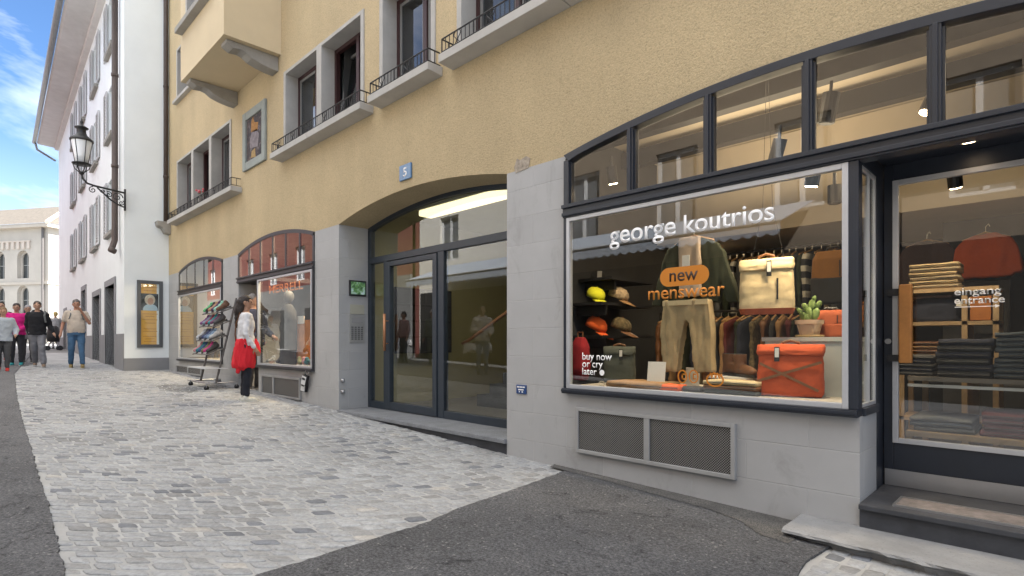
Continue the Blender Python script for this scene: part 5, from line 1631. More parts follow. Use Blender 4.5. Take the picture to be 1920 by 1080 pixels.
# plinth + cactus
pl = MB(); pl.box(-1.60, -.935, .50, .90, -.385, .0); pl.box(-1.62, -.93, .49, .91, .0, .03)
pn = pl.build('display_plinth', mat('pale_grey_plinth', (.42, .44, .41), .6, var=.06), None); tag(pn, 'pale grey-green display plinth behind the orange backpack', 'plinth')
cp = at(1516, 632, .60)
ct = empty('cactus_plant', (cp.x, .62, .03)); tag(ct, 'small prickly-pear cactus in a pale clay pot on the plinth', 'plant')
M_CLAY = mat('pale_clay', (.50, .36, .25), .85, var=.08)
mb = MB(); mb.loft([(cp.x, .62, .048, .058, .058), (cp.x, .62, .125, .076, .076), (cp.x, .62, .125, .086, .086), (cp.x, .62, .155, .088, .088), (cp.x, .62, .15, .074, .074), (cp.x, .62, .13, .07, .07)], 24, 4)
mb.build('pot', M_CLAY, ct)
MB().lathe((cp.x, .62, .031), [(.085, 0), (.095, .006), (.095, .016), (.06, .016)], 24).build('saucer', mat('wooden_saucer', (.45, .30, .14), .6), ct)
M_CACT = mat('cactus_green', (.16, .24, .07), .6, var=.2, vscale=25, bump=(90, .6, .006))
rnd = random.Random(4)
for i, (dx, dz, rx, rz, an) in enumerate(((0, .20, .034, .05, 0), (-.045, .185, .026, .04, .5), (.04, .195, .03, .048, -.35), (.015, .265, .028, .042, -.1), (-.03, .25, .022, .034, .35), (.055, .265, .02, .032, -.5), (-.065, .225, .017, .027, .7), (.0, .17, .03, .03, .0), (.03, .31, .015, .024, -.2))):
    mb = MB(); mb.ell((0, 0, 0), (rx, .013, rz), 12, 8)
    for k in range(26):
        a = rnd.uniform(0, 6.28); u = rnd.uniform(.2, 1)
        q0 = Vector((rx * u * math.cos(a), -.012 * (1 - u * .6), rz * u * math.sin(a)))
        mb.tube([q0, q0 + Vector((rnd.uniform(-.006, .006), -.009, rnd.uniform(-.004, .008)))], .0009, 3)
    m4 = Matrix.Translation(Vector((cp.x + dx, .62 + rnd.uniform(-.02, .02), dz))) @ Matrix.Rotation(-an, 4, 'Y') @ Matrix.Rotation(rnd.uniform(-.7, .7), 4, 'Z')
    mb.v = [m4 @ v for v in mb.v]
    mb.build('cactus_pad', M_CACT, ct, smooth=True)

def garment(name, label, cat, pts, y, th, m, group=None, amp=.014, freq=7, hanger=None, seed=1, voxel=.014):
    """hanging cloth: outline (x,z) given thickness, rounded, folded"""
    cx = sum(p[0] for p in pts) / len(pts); zt = max(p[1] for p in pts)
    t_ = empty(name, (cx, y, zt)); tag(t_, label, cat, group)
    MB().prism(pts, 'y', y - th / 2, y + th / 2).build('cloth', m, t_, soft=dict(voxel=voxel, smooth=3, amp=amp, freq=freq, seed=seed, stretch=(1.4, 1, .45)))
    if hanger:
        hx, hz, hw = hanger
        MB().tube([(hx - hw, y, hz - .06), (hx, y, hz), (hx + hw, y, hz - .06)], .008, 8).build('hanger', M_HWOOD, t_)
        MB().tube([(hx, y, hz), (hx, y, hz + .05), (hx + .02, y, hz + .075), (hx + .03, y, hz + .05)], .003, 6).build('hook', M_HOOK, t_)
    return t_
def shirt_pts(cx, zt, w_, h, sl=.9, spread=.10):
    s_ = w_ / 2
    return [(cx - .07, zt), (cx + .07, zt), (cx + s_ * .8, zt - .05), (cx + s_, zt - .12), (cx + s_ + spread, zt - h * sl), (cx + s_ + spread - .10, zt - h * sl), (cx + s_ * .86, zt - .32),
            (cx + s_ * .84, zt - h), (cx - s_ * .84, zt - h), (cx - s_ * .86, zt - .32), (cx - s_ - spread + .10, zt - h * sl), (cx - s_ - spread, zt - h * sl), (cx - s_, zt - .12), (cx - s_ * .8, zt - .05)]
# outfit in the centre
p = at(1297, 432, .42); q = at(1297, 560, .42)
garment('green_jacket', 'dark olive jacket hanging open above the khaki trousers', 'jacket', shirt_pts(p.x, .83, .50, .52, 1.02, .13), .46, .07, C_OLIVE, hanger=(p.x, .86, .17), seed=2, amp=.016, freq=8, voxel=.011)
garment('cream_shirt', 'cream shirt hanging inside the olive jacket with a white swing tag', 'shirt', [(p.x - .10, .84), (p.x + .08, .84), (p.x + .10, .36), (p.x - .10, .36)], .40, .04, cloth('pale_pink_shirt', (.42, .32, .24)), seed=5)
tg = MB().box(p.x - .05, p.x + .015, .355, .358, .57, .69).build('swing_tag', M_CARD, bpy.data.objects['cream_shirt'])
x0, x1 = at(1246, 560, .40).x, at(1339, 560, .40).x
xm = (x0 + x1) / 2
garment('khaki_trousers', 'khaki chino trousers hanging full length below the olive jacket', 'trousers',
        [(x0 + .02, .33), (x1 - .02, .33), (x1 + .005, .1), (x1 + .01, -.24), (x1 - .125, -.25), (xm + .03, .15), (xm + .01, .18), (xm - .01, .15), (x0 + .135, -.25), (x0 + .02, -.24), (x0 - .005, .1)], .38, .085, C_KHAKI, amp=.015, freq=9, seed=8, voxel=.010)
mb = MB(); mb.box(x0 + .02, x1 - .02, .332, .34, .29, .33)
mb.build('waistband', C_CREAM, bpy.data.objects['khaki_trousers'])
# hats on the left wall
def cap_hat(name, label, loc, rz, m, brim, s=1.0, tilt=0):
    t_ = empty(name, loc); t_.rotation_euler = (tilt, 0, rz); tag(t_, label, 'cap')
    mb = MB()
    mb.loft([(0, 0, 0, .088 * s, .098 * s), (0, 0, .04 * s, .09 * s, .10 * s), (0, .004, .068 * s, .08 * s, .088 * s), (0, .008, .094 * s, .054 * s, .06 * s), (0, .01, .103 * s, .014 * s, .014 * s)], 18)
    mb.build('crown', m, t_, local=True, smooth=True)
    mb = MB(); n_ = 12
    pts_ = []
    for i in range(n_ + 1):
        a = math.pi * i / n_
        pts_.append((.088 * s * math.cos(a), -.05 * s - .14 * s * math.sin(a)))
    inn_ = [(.086 * s * math.cos(math.pi * i / n_), -.045 * s - .045 * s * math.sin(math.pi * i / n_)) for i in range(n_ + 1)]
    vs_ = [(a, b_, .012 * s - .05 * s * abs(b_ + .05 * s) / (.115 * s) * .5 - 2.2 * a * a) for a, b_ in inn_ + pts_]
    vs_ += [(v[0], v[1], v[2] - .006) for v in vs_]
    k_ = n_ + 1
    f_ = [(i, i + 1, k_ + i + 1, k_ + i) for i in range(n_)] + [(2 * k_ + i, 3 * k_ + i, 3 * k_ + i + 1, 2 * k_ + i + 1) for i in range(n_)] + [(k_ + i, k_ + i + 1, 3 * k_ + i + 1, 3 * k_ + i) for i in range(n_)]
    mb.add(vs_, f_); mb.build('brim', brim, t_, local=True, smooth=True)
    MB().ell((0, .01 * s, .103 * s), .008 * s, 8, 5).build('top_button', brim, t_, local=True)
    return t_
sh = empty('wall_shelf', (-3.55, 1.2, .30)); tag(sh, 'dark shelf on the left shop wall that carries the neon yellow cap', 'shelf')
sz1 = at(1116, 569, 1.0).z; sz2 = at(1116, 629, 1.0).z
MB().box(-3.71, -3.30, .80, 1.75, sz1 - .03, sz1).build('board', M_BLACK, sh)
MB().box(-3.69, -3.32, .9, .93, sz1 - .13, sz1 - .03).build('shelf_bracket', M_BLACK, sh)
sh2 = empty('wall_shelf', (-3.55, 1.2, 0)); tag(sh2, 'dark shelf on the left shop wall that carries the bright orange cap', 'shelf')
MB().box(-3.71, -3.30, .80, 1.75, sz2 - .03, sz2).build('board', M_BLACK, sh2)
MB().box(-3.69, -3.32, .9, .93, sz2 - .13, sz2 - .03).build('shelf_bracket', M_BLACK, sh2)
p = at(1116, 568, .98); cap_hat('baseball_cap', 'neon yellow cap on the upper dark shelf at the left of the window', (p.x, .98, sz1 + .06), R(85), C_NEON, C_NEON, 1.05, R(20))
p = at(1158, 575, 1.2); cap_hat('baseball_cap', 'sand patterned cap hanging beside the neon yellow cap', (p.x, 1.2, sz1 + .06), R(105), C_SAND, C_TAN, 1.15, R(20))
p = at(1116, 626, .98); cap_hat('baseball_cap', 'bright orange cap on the lower dark shelf at the left of the window', (p.x, .98, sz2 + .07), R(105), C_CAPO, C_CAPO, 1.2, R(24))
p = at(1163, 625, 1.2); cap_hat('baseball_cap', 'brown camouflage cap beside the bright orange cap', (p.x, 1.2, sz2 + .07), R(100), C_CAMO, C_BROWN, 1.15, R(20))
p = at(1116, 528, 1.3); bc_ = cap_hat('baseball_cap', 'black cap high on the left shop wall above the neon yellow cap', (p.x, 1.3, sz1 + .27), R(50), C_CHAR, C_CHAR, 1.3, R(15))
MB().box(p.x - .02, p.x + .03, 1.14, 1.143, sz1 + .33, sz1 + .41).build('price_tag', M_CARD, bc_)
sh3 = empty('wall_shelf', (-3.55, 1.3, .6)); tag(sh3, 'topmost dark shelf on the left shop wall under the black cap', 'shelf')
MB().box(-3.71, -3.28, .95, 1.75, sz1 + .235, sz1 + .265).build('board', M_BLACK, sh3)
MB().box(-3.69, -3.32, 1.05, 1.08, sz1 + .14, sz1 + .235).build('shelf_bracket', M_BLACK, sh3)
# grey rucksack + red bag low left
p = at(1157, 703, .62)
t_ = rolltop('grey_backpack', 'dark grey-green rucksack with a slanted swing tag low at the left of the window', .30, .33, .16, (p.x, .66, -.385), R(25), cloth('grey_green_canvas', (.07, .078, .065)), C_BROWN)
p = at(1083, 676, .55)
t_ = empty('red_bag', (p.x - .02, .62, -.385)); tag(t_, 'red bag half hidden at the left edge of the shop window', 'bag')
MB().loft([(p.x - .02, .62, -.385, .07, .06), (p.x - .02, .62, -.30, .10, .08), (p.x - .02, .62, -.05, .09, .07), (p.x - .02, .62, .04, .05, .04)], 16, 3).build('bag_body', cloth('crimson_cloth', (.30, .012, .02)), t_, soft=dict(voxel=.01, smooth=3, amp=.006, freq=10))
MB().tube([(p.x - .05, .62, .03), (p.x - .05, .62, .09), (p.x + .01, .62, .09), (p.x + .01, .62, .03)], .008, 6).build('handle', C_BROWN, t_)
# cards
def card(label, px0, px1, py0, py1, Y):
    a, b_ = at(px0, py1, Y), at(px1, py0, Y)
    t_ = empty('info_card', (a.x, Y, a.z)); tag(t_, label, 'card')
    zz = -.384
    MB().add([(a.x, Y, zz), (b_.x, Y, zz), (b_.x, Y + .03, b_.z), (a.x, Y + .03, b_.z), (a.x, Y + .004, zz), (b_.x, Y + .004, zz), (b_.x, Y + .034, b_.z), (a.x, Y + .034, b_.z)],
             [(0, 1, 2, 3), (4, 7, 6, 5), (0, 4, 5, 1), (3, 2, 6, 7), (0, 3, 7, 4), (1, 5, 6, 2)]).build('card_face', M_CARD, t_)
    MB().add([(a.x + .01, Y + .06, zz), (a.x + .06, Y + .06, zz), (a.x + .06, Y + .03, b_.z - .03), (a.x + .01, Y + .03, b_.z - .03)], [(0, 1, 2, 3)]).build('card_stay', M_CARD, t_)
card('white card standing at the left of the khaki trousers', 1212, 1245, 679, 712, .26)
card('pale grey card standing behind the trouser legs', 1283, 1310, 690, 716, .5)
card('pale card standing behind the brown boot', 1358, 1376, 672, 712, .55)
# folded goods on the window floor
def folded(name, label, x0, x1, y0, y1, z, th, m, group=None, seed=0, rz=0, cat='folded garment'):
    """folded garment: a thick soft slab with a rolled front fold"""
    t_ = empty(name, ((x0 + x1) / 2, (y0 + y1) / 2, z), rz); tag(t_, label, cat, group)
    w_, d_ = (x1 - x0) / 2, (y1 - y0) / 2
    mb = MB()
    prof = [(-d_ + th * .5 * (1 - math.cos(a)) * .9, th / 2 + th / 2 * math.cos(a)) for a in [0]]
    pr = []
    for i in range(7):
        a = math.pi / 2 + math.pi * i / 6
        pr.append((-d_ + th / 2 + th / 2 * math.cos(a), th / 2 + th / 2 * math.sin(a)))
    pr += [(d_, 0), (d_, th)]
    n_ = 10
    vs_ = []; k_ = len(pr)
    for i in range(n_ + 1):
        x = -w_ + 2 * w_ * i / n_
        for (yy, zz) in pr:
            nn_ = noise.noise(Vector((x * 7, yy * 7, seed * 3.1)))
            vs_.append((x + (.006 * nn_ if 0 < i < n_ else .012 * nn_), yy + .008 * nn_, zz + (.010 * nn_ if zz > th * .4 else .002)))
    f_ = [(i * k_ + j, i * k_ + (j + 1) % k_, (i + 1) * k_ + (j + 1) % k_, (i + 1) * k_ + j) for i in range(n_) for j in range(k_)] + [tuple(range(k_)), tuple(n_ * k_ + j for j in reversed(range(k_)))]
    mb.add(vs_, f_)
    s_ = mb.build('cloth', m, t_, local=True, smooth=True)
    for zz in (th * .5,):
        e = MB(); e.tube([(-w_ * .96, -d_ - .001, zz), (0, -d_ - .003, zz + .002), (w_ * .96, -d_ - .001, zz)], .0022, 5); e.build('fold_edge', M_BLACK, t_, local=True)
    return t_
xa, xb = at(1326, 730, .18).x, at(1424, 730, .18).x
for i, (m_, lb) in enumerate(((C_OLIVE, 'lowest olive folded trousers in the small pile on the window floor'), (C_BROWN, 'brown folded trousers in the middle of the small pile on the window floor'), (C_CREAM, 'cream folded shirt on top of the small pile on the window floor'))):
    folded('folded_garment', lb, xa, xb, .12, .38, -.384 + i * .034, .033, m_, 'pile beside the orange backpack', seed=i)
xa, xb = at(1150, 715, .2).x, at(1252, 715, .2).x
folded('folded_jacket', 'tan and orange folded jacket lying flat in the left of the window', xa, xb, .10, .40, -.384, .055, C_TAN, seed=7)
folded('orange_scarf', 'small orange folded scarf lying beside the tan jacket', xb - .02, xb + .14, .10, .24, -.384, .05, C_CAPO, seed=9)
folded('folded_belt_bag', 'dark folded pouch lying between the scarf and the trouser legs', xb + .15, xb + .30, .14, .28, -.384, .04, C_CHAR, seed=11)
M_SUN = M_BLACK
gl = at(1132, 722, .10)
t_ = empty('sunglasses', (gl.x, .12, -.383)); tag(t_, 'wire sunglasses lying at the left end of the window floor', 'sunglasses')
for dx in (-.035, .035): MB().tube([(gl.x + dx + .028 * math.cos(a * .524), .12, -.36 + .02 * math.sin(a * .524)) for a in range(13)], .003, 5).build('rim', M_HOOK, t_)
MB().tube([(gl.x - .065, .12, -.355), (gl.x - .07, .24, -.365)], .0025, 5).build('temple', M_HOOK, t_); MB().tube([(gl.x + .065, .12, -.355), (gl.x + .07, .24, -.365)], .0025, 5).build('temple', M_HOOK, t_)
# boots
def boot(loc, rz, m, label):
    t_ = empty('ankle_boot', loc, rz); tag(t_, label, 'boot')
    mb = MB()
    mb.loft([(0, .06, .02, .045, .055), (0, .06, .09, .044, .055), (0, .065, .17, .05, .062)], 14)
    mb.capsule((0, .05, .06), (0, -.10, .045), .045, .036); mb.capsule((0, .05, .045), (0, -.13, .04), .04, .032)
    mb.build('upper', m, t_, local=True, soft=dict(voxel=.008, smooth=4))
    MB().loft([(0, -.02, 0, .046, .155), (0, -.02, .02, .048, .157)], 18, 2.6).build('sole', M_BLACK, t_, local=True)
    MB().loft([(0, .065, .165, .044, .056), (0, .065, .172, .044, .056)], 14).build('opening', M_BLACK, t_, local=True)
    return t_
p = at(1395, 712, .46)
db = empty('display_block', (p.x - .06, .52, -.385)); tag(db, 'low pale display block carrying the brown boots', 'display block')
MB().box(p.x - .24, p.x + .10, .37, .68, -.384, -.285).build('block_body', C_GREY, db, bevel=.004)
MB().box(p.x - .25, p.x + .11, .36, .69, -.285, -.27).build('block_top', M_CARD, db, bevel=.003)
boot((p.x, .46, -.269), R(50), C_BROWN, 'brown suede ankle boot with its toe to the right beside the orange backpack')
boot((p.x - .13, .56, -.269), R(50), C_BROWN, 'brown suede ankle boot standing behind its partner')

# clothes rails
def rail(label, x0, x1, y, z, zf=-.95):
    t_ = empty('clothes_rail', ((x0 + x1) / 2, y, zf)); tag(t_, label, 'clothes rail')
    MB().tube([(x0, y, z), (x1, y, z)], .012, 8).build('hanging_bar', M_BLACK, t_)
    for x in (x0, x1): MB().tube([(x, y, zf), (x, y, z)], .012, 8).build('post', M_BLACK, t_)
    return t_
def hung(proto_label, group, xs, y, z, h, dep, mats, seed=0):
    """garments hung side by side on a rail, each one an object with cloth and hook"""
    rr = random.Random(seed)
    protos = []
    for k in range(3):
        th = .05
        pts_ = [(-.04, 0), (.04, 0), (dep * .42, -.05), (dep * .5, -.10), (dep * .5, -h * .7), (dep * .40, -h), (-dep * .40, -h), (-dep * .5, -h * .72), (-dep * .5, -.10), (-dep * .42, -.05)]
        mb = MB(); mb.prism(pts_, 'x', -th / 2, th / 2)
        me_o = mb.build('cloth', C_CHAR, None, soft=dict(voxel=.022, smooth=4, amp=.016, freq=8, seed=seed + k * 5))
        me = me_o.data; bpy.data.objects.remove(me_o); protos.append(me)
    hk = MB().tube([(0, 0, 0), (0, 0, .05), (0, .02, .075), (0, .03, .055)], .0035, 5)
    hko = hk.build('hook', M_HOOK, None); hme = hko.data; bpy.data.objects.remove(hko)
    hb = MB().tube([(0, -dep * .42, -.045), (0, 0, .01), (0, dep * .42, -.045)], .010, 6)
    hbo = hb.build('hanger', M_HWOOD, None); hbm = hbo.data; bpy.data.objects.remove(hbo)
    for i, x in enumerate(xs):
        mname, m_ = mats[i % len(mats)]
        t_ = empty('hanging_garment', (x, y + rr.uniform(-.03, .03), z - .07), rr.uniform(-.18, .18))
        tag(t_, proto_label % mname, 'garment', group)
        o_ = bpy.data.objects.new('cloth', protos[i % 3].copy()); COL.objects.link(o_); o_.parent = t_
        o_.data.materials.clear(); o_.data.materials.append(m_)
        o_ = bpy.data.objects.new('hook', hme); COL.objects.link(o_); o_.parent = t_
        o_ = bpy.data.objects.new('hanger', hbm); COL.objects.link(o_); o_.parent = t_
rail('low black clothes rail of shirts behind the trousers', -3.45, -1.75, 2.2, .33)
hung('%s shirt on the low rail behind the khaki trousers', 'shirts on the low rail', [-3.36 + i * .082 for i in range(20)], 2.2, .33, .78, .46,
     [('dark brown', C_BROWN), ('charcoal', C_CHAR), ('tan', C_TAN), ('maroon', C_MAROON), ('olive', C_OLIVE), ('navy', C_NAVY), ('camouflage', C_CAMO)], 3)
rail('high black clothes rail deep inside behind the cream backpack', -3.3, -1.6, 3.0, 1.08)
hung('%s knit on the high rail behind the cream backpack', 'knitwear on the high rail', [-3.2 + i * .085 for i in range(18)], 3.0, 1.08, .72, .44,
     [('charcoal', C_CHAR), ('beige', C_BEIGE), ('grey', C_GREY), ('olive', C_DGREEN), ('striped', C_STRIPE)], 6)
# bags at the right
p = at(1562, 570, 1.6)
def satchel(name, label, w_, h, d, loc, rz, m, top):
    t_ = empty(name, loc, rz); tag(t_, label, 'bag')
    MB().loft([(0, 0, 0, w_ * .5, d * .5), (0, 0, h * .45, w_ * .51, d * .52), (0, 0, h * .5, w_ * .5, d * .5)], 20, 4).build('lower_body', m, t_, local=True, soft=dict(voxel=.01, smooth=3))
    MB().loft([(0, 0, h * .45, w_ * .5, d * .51), (0, 0, h * .85, w_ * .47, d * .46), (0, 0, h, w_ * .38, d * .3)], 20, 3).build('upper_body', top, t_, local=True, soft=dict(voxel=.01, smooth=3))
    MB().tube([(-.05, 0, h * .97), (-.04, 0, h * 1.07), (.04, 0, h * 1.07), (.05, 0, h * .97)], .01, 8).build('handle', M_BLACK, t_, local=True)
    MB().box(w_ * .18, w_ * .2, -d * .55, -d * .5, h * .5, h * .8).build('zip', M_BLACK, t_, local=True)
    return t_
satchel('two_tone_backpack', 'ochre and black backpack on the wall at the right end of the shop window', .34, .46, .16, (p.x, 1.6, p.z), R(5), C_CHAR, cloth('ochre_cloth', (.26, .115, .03)))
p = at(1556, 632, .76)
satchel('maroon_bag', 'maroon satchel with crossed straps on the plinth behind the cactus', .26, .20, .12, (p.x, .78, .03), R(8), C_RUST, C_RUST)
# seen through the shop door: shelf unit, table, piles, hung tops
su = empty('shelf_unit', (-.66, 2.0, -.95)); tag(su, 'pale wooden shelf unit with folded clothes behind the shop door', 'shelf unit')
def X(px, Y): return at(px, 0, Y).x
def Z(px, py, Y): return at(px, py, Y).z
ux = [X(1700, 2.0), X(1815, 2.0), X(1872, 2.0)]
for x in ux:
    for y in (1.8, 2.2): MB().box(x - .018, x + .018, y - .018, y + .018, -.95, .36).build('upright', M_PINE, su)
lev = [Z(1760, 541, 1.8), Z(1760, 603, 1.8), -.20, -.62]
for z in lev: MB().box(ux[0] - .018, ux[2] + .018, 1.782, 2.218, z - .03, z).build('shelf', M_PINE, su)
def pile(n_, x0, x1, y0, y1, z, th, mats, lab, group):
    for i in range(n_):
        nm, m_ = mats[i % len(mats)]
        pos = ['lowest', 'second', 'third', 'fourth', 'fifth', 'sixth', 'seventh', 'eighth', 'ninth'][i] if i < n_ - 1 else 'topmost'
        jx = random.uniform(-.012, .012)
        folded('folded_garment', '%s %s' % (pos, lab % nm), x0 + jx, x1 + jx, y0, y1, z + i * th * .97, th, m_, group, seed=i + x0 * 10)
pile(6, ux[0] + .05, ux[1] - .04, 1.82, 2.16, lev[0], .036, [('beige', C_BEIGE), ('tan', C_KHAKI)], '%s knit of the pile on the top shelf behind the door', 'knits on the top shelf')
MB().loft([((ux[0] + ux[1]) / 2, 2.0, lev[1], .19, .15), ((ux[0] + ux[1]) / 2, 2.0, lev[1] + .16, .2, .16), ((ux[0] + ux[1]) / 2, 2.0, lev[1] + .2, .15, .12)], 20, 4)
nb = MB().loft([((ux[0] + ux[1]) / 2, 2.0, lev[1], .18, .15), ((ux[0] + ux[1]) / 2, 2.0, lev[1] + .15, .19, .16), ((ux[0] + ux[1]) / 2, 2.0, lev[1] + .2, .14, .10)], 20, 4)
t_ = empty('navy_sweater_heap', ((ux[0] + ux[1]) / 2, 2.0, lev[1])); tag(t_, 'navy folded sweatshirt on the middle shelf behind the door', 'sweatshirt')
nb.build('cloth', C_NAVY, t_, soft=dict(voxel=.014, smooth=3, amp=.012, freq=9)); MB().box(-.62, -.52, 1.835, 1.839, lev[1] + .12, lev[1] + .16).build('label_patch', M_CARD, t_)
pile(6, ux[0] + .04, ux[1] - .04, 1.82, 2.16, lev[2], .034, [('brown', C_TAN), ('dark brown', C_BROWN)], '%s trousers of the pile on the lower shelf behind the door', 'trousers on the lower shelf')
ob_ = empty('orange_box', ((ux[1] + ux[2]) / 2, 2.0, lev[1])); tag(ob_, 'orange cardboard box on the narrow right bay of the shelf unit', 'box')
MB().box(ux[1] + .03, ux[2] - .03, 1.81, 2.15, lev[1] + .005, lev[1] + .17).build('box_body', cloth('orange_card', (.36, .13, .03), bump=None), ob_, bevel=.004)
MB().box(ux[1] + .025, ux[2] - .025, 1.80, 2.16, lev[1] + .17, lev[1] + .19).build('lid', cloth('orange_card', (.36, .13, .03)), ob_, bevel=.004)
p = at(1738, 515, 2.9); garment('dark_sweater', 'dark brown sweater hung on the concrete wall at the left of the door glass', 'sweater', shirt_pts(p.x, p.z + .32, .44, .60, .8, .05), 2.9, .09, cloth('dark_brown_knit', (.05, .03, .03)), hanger=(p.x, p.z + .34, .17), seed=12)
p = at(1848, 505, 2.9); garment('orange_sweater', 'orange sweater hung on the concrete wall above the shelf unit', 'sweater', shirt_pts(p.x, p.z + .32, .44, .40, .9, .04), 2.9, .10, cloth('orange_knit', (.42, .075, .022)), hanger=(p.x, p.z + .34, .17), seed=14)
garment('dark_trousers', 'black garment hung under the orange sweater on the concrete wall', 'garment', [(p.x - .18, p.z - .10), (p.x + .18, p.z - .10), (p.x + .16, p.z - .6), (p.x - .16, p.z - .6)], 2.93, .06, C_CHAR, seed=15)
# display table right behind the door
tb = empty('display_table', (-.4, 1.15, -.95)); tag(tb, 'pale wooden two-tier display table close behind the shop door', 'table')
tx0, tx1 = -.80, .55
tz = Z(1800, 706, 1.2)
MB().box(tx0, tx1, 1.0, 1.6, tz - .03, tz).build('table_top', mat('glass_like_top', (.16, .14, .12), .2), tb)
zl = Z(1760, 812, .95)
MB().box(tx0, tx1, .93, 1.6, zl - .035, zl).build('lower_tier', M_PINE, tb)
for x in (tx0 + .02, X(1812, 1.0), tx1 - .02):
    for y in (.955, 1.57): MB().box(x - .018, x + .018, y - .018, y + .018, -.95, tz - .03 if y > 1 else zl - .036).build('leg', M_PINE, tb)
MB().box(tx0, tx1, 1.0, 1.03, -.32, -.30).build('cross_bar', M_ALU, tb)
xa, xb = X(1757, 1.05), X(1858, 1.05)
pile(6, xa, xb, 1.04, 1.40, tz, .045, [('black', C_CHAR), ('charcoal', C_NAVY)], '%s jeans of the thick pile on the display table', 'jeans on the display table')
pile(5, xa - .34, xa - .03, 1.10, 1.44, tz, .03, [('charcoal', C_CHAR), ('black', C_NAVY)], '%s jeans of the low dark pile behind the door handle', 'dark jeans by the handle')
xa, xb = X(1868, 1.1), X(1990, 1.1)
pile(9, xa, xb, 1.06, 1.42, tz, .035, [('blue-grey', C_DENIM)], '%s shirt of the %%s pile at the right of the display table'.replace('%%s', 'tall blue-grey'), 'blue-grey pile')
pile(3, X(1712, 1.0), X(1828, 1.0), .98, 1.4, zl, .034, [('grey', C_GREY), ('blue-grey', C_DENIM)], '%s top of the flat pile on the lower tier behind the door', 'grey tops on the lower tier')
pile(4, X(1842, 1.0), X(1960, 1.0), .98, 1.4, zl, .04, [('maroon', C_MAROON)], '%s pullover of the pile at the right of the lower tier', 'maroon pullovers on the lower tier')

# ================================================================== SHOE RACK
rk = empty('shoe_rack', (-11.1, -.30, gz(-11.1)))
tag(rk, 'rolling metal rack with four slanted shelves of trainers in front of the far shop', 'shoe rack')
rx0, rx1 = -11.75, -10.50
g0 = gz(-11.1)
def upy(z): return -.52 + (z - g0) * .30          # uprights lean back to the wall
mb = MB()
mb.tube([(rx0, -.62, g0 + .11), (rx1, -.62, g0 + .11)], .016, 8)
mb.build('base_bar', M_STEEL, rk)
for x in (rx0 + .2, rx1 - .15):
    MB().tube([(x, -.66, g0 + .11), (x, -.12, g0 + .11)], .016, 8).build('foot_bar', M_STEEL, rk)
for x in (rx0 + .3, rx1 - .1):
    MB().tube([(x, -.50, g0 + .11), (x, -.16, g0 + 1.62)], .018, 8).build('upright', M_ZINC, rk)
for x in (rx0 + .2, rx1 - .15):
    for y in (-.64, -.14):
        w_ = MB().tube([(x - .012, y, gz(x) + .04), (x + .012, y, gz(x) + .04)], .04, 14).build('wheel', M_BLACK, rk, smooth=True)
        MB().tube([(x, y, gz(x) + .05), (x, y, g0 + .115)], .013, 8).build('caster_fork', M_STEEL, w_)
MB().box(rx0 + .22, rx1 - .0, -.70, -.34, g0 + .36, g0 + .375).build('tray', mat('pale_tray', (.50, .51, .52), .5), rk)
levels = [g0 + .66, g0 + .90, g0 + 1.16, g0 + 1.40]
for z in levels:
    yb_ = -.50 + (z - g0 - .11) * .225
    mb = MB()
    for k in range(3):
        yy = yb_ - .24 + k * .11
        mb.tube([(rx0 + .25, yy, z - .05 + k * .05), (rx1 - .05, yy, z - .05 + k * .05)], .009, 6)
    for x in (rx0 + .3, rx1 - .1): mb.tube([(x, yb_ - .26, z - .06), (x, yb_ + .03, z + .06)], .010, 6)
    mb.build('wire_shelf', M_ZINC, rk)
def shoe_mesh(seed):
    mb = MB()
    mb.capsule((0, .09, .055), (0, .02, .06), .038, .042, 10); mb.capsule((0, .04, .045), (0, -.09, .032), .042, .036, 10)
    mb.capsule((0, .085, .06), (0, .075, .10), .036, .038, 10)
    o_ = mb.build('upper', M_BLACK, None, soft=dict(voxel=.011, smooth=3)); me = o_.data; bpy.data.objects.remove(o_)
    mb = MB(); n_ = 16; pts_ = []
    for i in range(n_):
        a = 2 * math.pi * i / n_; yy = .135 * math.sin(a)
        pts_.append(((.040 + (.010 if yy < 0 else 0)) * math.cos(a) * (1 if abs(math.sin(a)) < .9 else .8), yy))
    mb.prism(pts_, 'z', 0, .024); o_ = mb.build('sole', M_WHITE, None); ms = o_.data; bpy.data.objects.remove(o_)
    return me, ms
SHU, SHS = shoe_mesh(0)
SHOES = [['green and pink', 'black', 'tan', 'dark purple', 'mint green', 'brown'], ['purple', 'blue-grey', 'wine red', 'teal', 'plum', 'charcoal'], ['silver grey', 'dark grey', 'navy', 'slate blue', 'steel blue', 'pale grey'], ['rose', 'deep teal', 'dark blue', 'olive', 'magenta', 'black and white']]
SCOL = {'green and pink': (.10, .40, .16), 'black': (.02, .02, .022), 'tan': (.38, .22, .12), 'dark purple': (.07, .03, .08), 'mint green': (.25, .50, .38), 'brown': (.14, .07, .04), 'purple': (.17, .06, .17), 'blue-grey': (.16, .21, .26), 'wine red': (.20, .02, .05), 'teal': (.02, .20, .22), 'plum': (.13, .04, .09), 'charcoal': (.05, .05, .055),
        'silver grey': (.42, .43, .45), 'dark grey': (.09, .09, .10), 'navy': (.02, .03, .09), 'slate blue': (.10, .14, .22), 'steel blue': (.16, .24, .34), 'pale grey': (.36, .36, .36), 'rose': (.42, .18, .20), 'deep teal': (.01, .13, .16), 'dark blue': (.02, .05, .14), 'olive': (.13, .13, .05), 'magenta': (.42, .03, .16), 'black and white': (.03, .03, .03)}
TIER = ['top', 'second', 'third', 'lowest']
